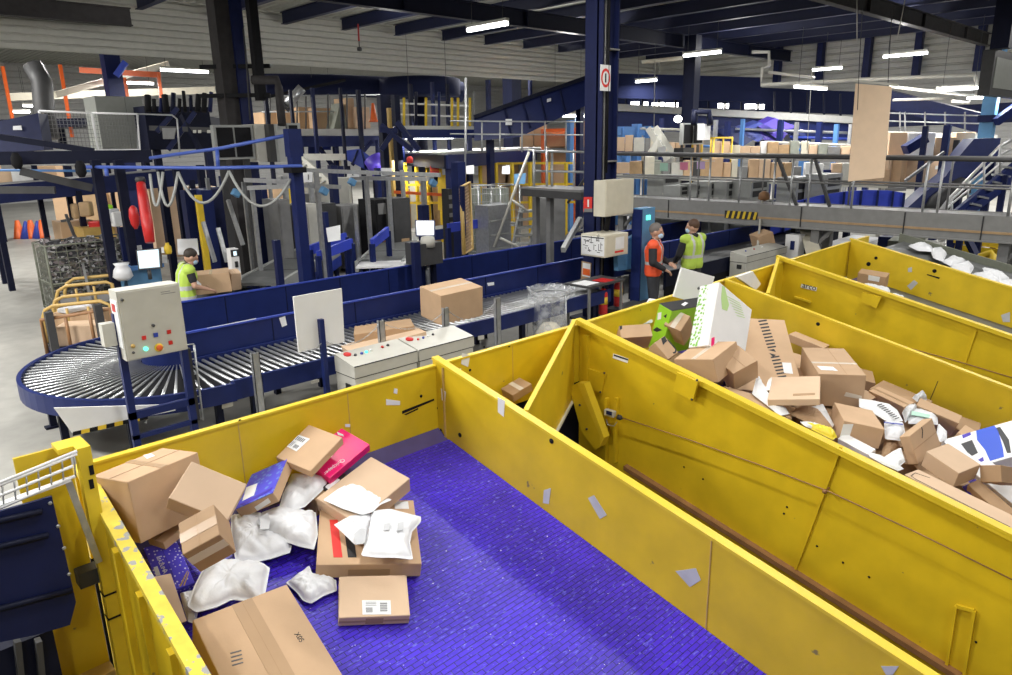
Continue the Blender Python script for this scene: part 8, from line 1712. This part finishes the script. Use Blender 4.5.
# upper dark conveyor under the cladding, centre right
pbeam(618, 86, 31, 760, 90, 31, .3, 1.0, 'navy_matt', 'upper_conveyor', 'dark blue upper conveyor under the cladding behind the tall dark column', 'conveyor')
for i, x in enumerate((779, 821, 868, 918, 979)):
    b = MB(); p = at(x, 60, X=34.85); b.b2((34.6, p.y-.13, 5.9), (34.95, p.y+.13, 7.9)); one(b, 'wall_post', 'blue_deep', 'navy post on the right wall cladding, %s from the left' % ORDW[i], 'post', 'posts on the right wall')
pbeam(612, 104, 24, 612, 30, 24, .05, .05, 'navy', 'thin_post', 'thin dark rod right of the front blue column', 'rod')

# ================================================================== people
def person(loc, yaw, joints, label, scale=1.0, vest='hivis', shirt='shirt_black', trousers='trousers_dark', bare_arms=False, hair='hair_dark', bulk=1.16):
    """one continuous body grown round a posed skeleton (metres, facing +X, z up), clothing as parts over it"""
    Rz = Matrix.Rotation(yaw, 3, 'Z'); base = Vector(loc)
    J = {k: Vector(v)*scale for k, v in joints.items()}
    def W(v): return base + Rz @ v
    def capsule(bm, p, q, r0, r1, n=10):
        p, q = Vector(p), Vector(q); d = (q-p); L = d.length
        if L < 1e-5: d = Vector((0, 0, 1)); L = 1e-5
        z = d.normalized(); x = z.orthogonal().normalized(); y = z.cross(x); rings = []
        for a in (-80, -55, -28, 0): rings.append((p+z*math.sin(math.radians(a))*r0, r0*math.cos(math.radians(a))))
        for a in (0, 28, 55, 80): rings.append((q+z*math.sin(math.radians(a))*r1, r1*math.cos(math.radians(a))))
        vv = [[bm.verts.new(c+x*math.cos(2*math.pi*k/n)*r+y*math.sin(2*math.pi*k/n)*r) for k in range(n)] for c, r in rings]
        for i in range(len(vv)-1):
            for k in range(n): bm.faces.new((vv[i][k], vv[i][(k+1) % n], vv[i+1][(k+1) % n], vv[i+1][k]))
        bm.faces.new(vv[0][::-1]); bm.faces.new(vv[-1])
    def blob(bm, c, s, R=None):
        r = bmesh.ops.create_icosphere(bm, subdivisions=3, radius=1)
        for v in r['verts']:
            u = Vector((v.co.x*s[0], v.co.y*s[1], v.co.z*s[2])); v.co = Vector(c)+(R @ u if R else u)
    def grow(name, fn, m, parent, voxel, smooth_it=2):
        bm = bmesh.new(); fn(bm)
        for v in bm.verts: v.co = W(v.co)
        me = bpy.data.meshes.new(name); bmesh.ops.recalc_face_normals(bm, faces=bm.faces); bm.to_mesh(me); bm.free()
        o = bpy.data.objects.new(name, me); COL.objects.link(o)
        rm = o.modifiers.new('r', 'REMESH'); rm.mode = 'VOXEL'; rm.voxel_size = voxel
        sm = o.modifiers.new('s', 'SMOOTH'); sm.iterations = smooth_it; sm.factor = .5
        bpy.context.view_layer.update(); dg = bpy.context.evaluated_depsgraph_get(); m2 = bpy.data.meshes.new_from_object(o.evaluated_get(dg))
        o.modifiers.clear(); o.data = m2; bpy.data.meshes.remove(me); m2.name = name
        org = base
        for v in m2.vertices: v.co -= org
        for pl in m2.polygons: pl.use_smooth = True
        m2.materials.clear(); m2.materials.append(M[m]); ORG[o] = org.copy()
        if parent is not None: o.parent = parent
        else: o.location = org
        return o
    for k in J:
        if k[:2] in ('sh', 'el', 'wr', 'hi'): J[k].y *= bulk
    s = scale*bulk; fwd = J['look'].normalized(); sd = Vector((0, 0, 1)).cross(fwd).normalized(); up = fwd.cross(sd)
    HR = Matrix((fwd, sd, up)).transposed(); hc = J['head']
    def H_(a, b_, c): return hc + HR @ Vector((a*s, b_*s, c*s))
    hand = {}
    def arm(bm, S, e, w_, g=0.0):
        capsule(bm, J['sh'+S], J['el'+S], (.052+g)*s, (.042+g)*s); capsule(bm, J['el'+S], J['wr'+S], (.041+g)*s, (.028+g)*s)
    def hands(bm):
        for S in 'LR':
            w0, e0 = J['wr'+S], J['el'+S]; d = (w0-e0).normalized(); side = d.cross(Vector((0, 0, 1)))
            side = side.normalized() if side.length > .1 else Vector((0, 1, 0)); nrm = side.cross(d)
            if S == 'R': thumb = -side
            else: thumb = side
            pc = w0+d*.085*s; capsule(bm, w0+d*.01*s-side*.012*s, pc-side*.02*s, .022*s, .018*s, 8); capsule(bm, w0+d*.01*s+side*.012*s, pc+side*.02*s, .022*s, .018*s, 8)
            for k, ln in enumerate((.062, .074, .070, .055)):
                b0 = pc+thumb*(.033-.022*k)*s; k1 = b0+(d*.6+nrm*(-.12))*ln*.8*s; k2 = k1+(d*.7-nrm*.75)*ln*.5*s
                capsule(bm, b0, k1, .0095*s, .009*s, 7); capsule(bm, k1, k2, .009*s, .0075*s, 7)
            t0 = w0+d*.03*s+thumb*.03*s; t1 = t0+(d*.6+thumb*.55)*.05*s; capsule(bm, t0, t1, .011*s, .010*s, 7); capsule(bm, t1, t1+(d*.9-nrm*.3)*.03*s, .010*s, .008*s, 7)
    def torso(bm, g=0.0):
        sl, sr = J['shL'], J['shR']; ch = J['chest']; pv = J['pelvis']; ax = (sl-sr).normalized()
        capsule(bm, sr-ax*.0, sl, (.062+g)*s, (.062+g)*s); capsule(bm, ch+ax*.085*s, J['waist']+ax*.07*s, (.115+g)*s, (.10+g)*s); capsule(bm, ch-ax*.085*s, J['waist']-ax*.07*s, (.115+g)*s, (.10+g)*s)
        capsule(bm, (sl+ch)/2, ch+ax*.07*s, (.075+g)*s, (.10+g)*s); capsule(bm, (sr+ch)/2, ch-ax*.07*s, (.075+g)*s, (.10+g)*s)
        capsule(bm, J['waist']+ax*.06*s, pv+ax*.075*s, (.10+g)*s, (.105+g)*s); capsule(bm, J['waist']-ax*.06*s, pv-ax*.075*s, (.10+g)*s, (.105+g)*s)
    def legs(bm, g=0.0):
        for S in 'LR':
            capsule(bm, J['hip'+S], J['kn'+S], (.085+g)*s, (.056+g)*s); capsule(bm, J['kn'+S], J['an'+S], (.054+g)*s, (.038+g)*s)
    def body(bm):
        torso(bm); legs(bm); arm(bm, 'L', 0, 0); arm(bm, 'R', 0, 0); hands(bm)
        capsule(bm, J['neck'], hc-Vector((0, 0, .06*s)), .058*s, .052*s)
        blob(bm, H_(-.008, 0, .02), (.098*s, .076*s, .112*s), HR); blob(bm, H_(.022, 0, -.055), (.066*s, .056*s, .062*s), HR)
        capsule(bm, H_(.088, 0, .02), H_(.108, 0, -.022), .011*s, .016*s, 8)                       # nose
        capsule(bm, H_(.075, -.04, .034), H_(.075, .04, .034), .016*s, .016*s, 8)                   # brow
        for q in (-1, 1):
            blob(bm, H_(-.008, .078*q, -.005), (.024*s, .011*s, .033*s), HR); blob(bm, H_(.082, .030*q, .012), (.011*s, .013*s, .010*s), HR)
        capsule(bm, H_(.088, -.02, -.058), H_(.088, .02, -.058), .010*s, .010*s, 8)                 # mouth
        for S in 'LR':
            a = J['an'+S]; t_ = J['toe'+S]; capsule(bm, a-Vector((0, 0, .04*s)), t_, .042*s, .036*s)
    root = grow('person', body, 'skin', None, .0085)
    tag(root, label, 'person', 'workers in the hall')
    def tr(bm):
        legs(bm, .016); ax = (J['shL']-J['shR']).normalized(); capsule(bm, J['pelvis']+ax*.075*s, J['waist']+ax*.06*s-Vector((0, 0, .09*s)), .122*s, .115*s); capsule(bm, J['pelvis']-ax*.075*s, J['waist']-ax*.06*s-Vector((0, 0, .09*s)), .122*s, .115*s)
    grow('trousers', tr, trousers, root, .014)
    def shf(bm):
        torso(bm, .012); capsule(bm, J['neck']-Vector((0, 0, .03*s)), J['neck'], .072*s, .066*s)
        for S in 'LR':
            e = J['sh'+S].lerp(J['el'+S], .62) if bare_arms else J['el'+S]
            capsule(bm, J['sh'+S], e, .068*s, .062*s)
            if not bare_arms: capsule(bm, e, J['el'+S].lerp(J['wr'+S], .92), .056*s, .042*s)
    grow('shirt', shf, shirt, root, .014)
    def vf(bm): torso(bm, .028)
    vo = grow('hi_vis_vest', vf, vest, root, .016)
    # trim the vest: open neck, no sleeves, straight hem; bands follow its surface
    me = vo.data; zneck = J['neck'].z-.035*s; zhem = J['pelvis'].z-.06*s
    bm = bmesh.new(); bm.from_mesh(me)
    kill = [f for f in bm.faces if (f.calc_center_median().z < zhem) or (Rz.transposed() @ f.calc_center_median() - J['neck']).length < .085*s]
    bmesh.ops.delete(bm, geom=kill, context='FACES'); bm.to_mesh(me); bm.free()
    me.materials.append(M['reflective'])
    sol = vo.modifiers.new('cloth', 'SOLIDIFY'); sol.thickness = .006
    zw = J['waist'].z+.01*s; ax = (J['shL']-J['shR']).normalized()
    for p in me.polygons:
        c = Rz.transposed() @ p.center; u = abs((c-J['chest']).dot(ax))
        if abs(c.z-zw) < .028*s or abs(c.z-(zw-.16*s)) < (.026*s if vest == 'hivis' and bare_arms else 0) or (c.z > zw and abs(u-.10*s) < .024*s): p.material_index = 1
    def hr(bm):
        blob(bm, H_(-.022, 0, .045), (.100*s, .083*s, .100*s), HR)
    ho = grow('hair', hr, hair, root, .009); bm = bmesh.new(); bm.from_mesh(ho.data)
    kill = []
    for f in bm.faces:
        q = HR.transposed() @ ((Rz.transposed() @ f.calc_center_median())-hc); 
        if (q.x > .045*s and q.z < .075*s) or q.z < -.05*s: kill.append(f)
    bmesh.ops.delete(bm, geom=kill, context='FACES'); bm.to_mesh(ho.data); bm.free()
    def mk(bm): blob(bm, H_(.056, 0, -.045), (.062*s, .056*s, .048*s), HR)
    grow('face_mask', mk, 'mask_blue', root, .009)
    for S in 'LR':
        def shoe(bm, S=S): a = J['an'+S]; t_ = J['toe'+S]; capsule(bm, a-Vector((0, 0, .035*s)), t_, .054*s, .046*s); capsule(bm, a-Vector((.03*s, 0, .045*s)), a-Vector((0, 0, .02*s)), .05*s, .048*s)
        so = grow('shoe', shoe, 'ink', root, .012)
    return root
def pose(**kw):
    """standing skeleton of a 1.78 m adult facing +X; keyword arguments move joints"""
    J = dict(pelvis=(0, 0, .95), waist=(0, 0, 1.10), chest=(0, 0, 1.33), neck=(.0, 0, 1.50), head=(.03, 0, 1.65), look=(1, 0, -.1), shL=(0, .185, 1.44), shR=(0, -.185, 1.44), elL=(-.02, .25, 1.15), elR=(-.02, -.25, 1.15), wrL=(.10, .24, .92), wrR=(.10, -.24, .92),
             hipL=(0, .09, .92), hipR=(0, -.09, .92), knL=(.02, .10, .50), knR=(.02, -.10, .50), anL=(-.01, .11, .09), anR=(-.01, -.11, .09), toeL=(.16, .13, .046), toeR=(.16, -.13, .046))
    J.update(kw); return J
def yaw_to(dx, dy): return math.atan2(dy, dx)
# right-hand pair talking beside the blue post
p = at(694, 221, Y=8.05); s1 = p.z/1.775
person((p.x, p.y, 0), math.radians(78), pose(elR=(.08, -.27, 1.16), wrR=(.26, -.16, 1.02), elL=(.04, .27, 1.15), wrL=(.22, .2, 1.0), look=(1, .7, -.12)), 'person in a yellow-green vest over dark clothes seen from behind, facing the one in orange', s1, 'hivis', hair='hair_brown')
p = at(655, 225, Y=8.15); s2 = p.z/1.775
person((p.x, p.y, 0), math.radians(-62), pose(elR=(.02, -.27, 1.15), wrR=(.22, -.18, 1.02), elL=(.06, .26, 1.16), wrL=(.27, .12, 1.08), look=(1, -.05, -.12)), 'person in an orange vest and pale mask beside the blue post, facing the other worker', s2, 'orange_vest', hair='hair_grey')
p = at(180, 249.5, Y=13.35); s3 = p.z/1.775
person((p.x, p.y, 0), math.radians(-8), pose(chest=(.05, 0, 1.32), neck=(.10, 0, 1.48), head=(.16, 0, 1.615), look=(.9, 0, -.42), shL=(.06, .185, 1.43), shR=(.06, -.185, 1.43), elL=(.12, .25, 1.16), elR=(.10, -.25, 1.15), wrL=(.36, .2, 1.08), wrR=(.34, -.19, 1.05)), 'person in a yellow-green vest and black t-shirt bending over brown cartons at the left', s3, 'hivis', bare_arms=True)
# white bundle in front of the left worker
b = MB(); b.lathe(at(194, 290, D=13.4), [(.02, 0), (.12, .03), (.14, .1), (.08, .17), (.01, .19)], 12); one(b, 'white_bundle', 'poly', 'small white bundle held at the left worker\'s hands', 'bundle')
# ================================================================== thin uprights and rails that crowd the far background
def uprights(rows, label, group, name='steel_upright'):
    for i, (x, y, D, w, m) in enumerate(rows):
        b = MB(); post_px(b, x, y, D, w); one(b, name, m, label % ORDW[i], 'post', group)
uprights([(662, 118, 30, .14, 'blue_steel'), (716, 120, 30, .14, 'galv'), (728, 121, 30.4, .2, 'blue_steel'), (743, 119, 30, .14, 'blue_light'), (781, 120, 29.8, .2, 'blue_steel'), (797, 122, 29.6, .14, 'galv'), (820, 122, 29.4, .2, 'blue_steel'), (837, 124, 29, .16, 'blue_light'), (851, 124, 29, .12, 'galv'), (872, 126, 28.8, .2, 'blue_steel')], 'steel upright crowding the racks behind the walkway, %s from the left', 'uprights behind the walkway')
uprights([(207, 178, 18, .08, 'galv'), (222, 176, 19, .14, 'blue_deep'), (248, 176, 19.5, .16, 'navy'), (262, 178, 18.5, .14, 'blue_steel'), (284, 176, 19.2, .12, 'galv'), (310, 176, 19, .1, 'galv'), (332, 165, 21, .2, 'blue_deep'), (339, 166, 22, .2, 'blue_deep'), (377, 168, 22, .14, 'blue_steel'), (384, 170, 23, .2, 'blue_deep'), (402, 170, 22, .1, 'galv')], 'upright among the scan gantries, %s from the left', 'uprights among the scan gantries')
uprights([(265, 92, 24, .12, 'navy'), (290, 90, 25, .1, 'navy'), (312, 88, 26, .12, 'blue_deep'), (340, 88, 26, .1, 'navy'), (358, 90, 27, .14, 'navy'), (410, 84, 27, .14, 'navy'), (432, 82, 28, .12, 'blue_deep'), (447, 84, 28, .12, 'navy'), (488, 80, 30, .16, 'blue_deep'), (530, 78, 33, .14, 'blue_deep')], 'dark upright reaching up to the cladding left of centre, %s from the left', 'dark uprights under the cladding')
def rails(rows, label, group, r=.035):
    for i, (x0, y0, D0, x1, y1, D1, m) in enumerate(rows):
        b = MB(); b.tube([at(x0, y0, D=D0), at(x1, y1, D=D1)], r, 6); one(b, 'pipe_rail', m, label % ORDW[i], 'rail', group)
rails([(-20, 163, 18, 88, 165, 18, 'galv'), (-20, 170, 18.5, 90, 171, 18.5, 'blue_light'), (50, 158, 20, 150, 160, 20, 'pale_grey')], 'thin rail behind the dark gantry at far left, %s from the left', 'rails behind the dark gantry')
rails([(620, 128, 30, 690, 130, 30, 'pale_grey'), (700, 146, 29, 800, 150, 29, 'blue_light'), (735, 129, 31, 850, 133, 30, 'galv'), (765, 142, 29, 872, 146, 28.5, 'pale_grey'), (790, 137, 30, 872, 140, 29.5, 'blue_bright')], 'long thin rail between the racks behind the walkway, %s from the left', 'rails behind the walkway', .06)
for i, (x0, y0, x1, y1, D) in enumerate(((310, 250, 346, 237, 16.5), (372, 244, 388, 231, 16.8), (318, 256, 352, 243, 16.2), (448, 228, 482, 223, 18))):
    b = MB(); b.bar(at(x0, y0, D=D), at(x1, y1, D=D+.8), .08, .22); p, q = at(x0, y0, D=D), at(x1, y1, D=D+.8)
    t = thing('belt_support', (p.x, p.y, 0), 'bright blue belt support by the belt loaders, %s from the left' % ORDW[(0, 2, 1, 3)[i]], 'support', 'blue belt supports'); b.build('side_beam', 'blue_trough', t)
    for r in (p, q): b = MB(); b.b2((r.x-.05, r.y-.05, 0), (r.x+.05, r.y+.05, r.z)); b.build('leg', 'blue_steel', t)
rack_row([(300, 222), (345, 218)], (22, 22), 1.2, ['mid_grey', 'pale_grey', 'dark_grey', 'sage'], 'grey machine block between the scan gantries, %s from the left', 'machine blocks between the scan gantries', 31, .5, .9, 'machine_block')
rack_row([(395, 212), (450, 206)], (27, 27), 1.1, ['cardboard', 'cardboard_light', 'sage', 'wood', 'pale_grey'], 'load beyond the yellow safety fence, %s from the left', 'loads beyond the safety fence', 32, .6, 1.0)
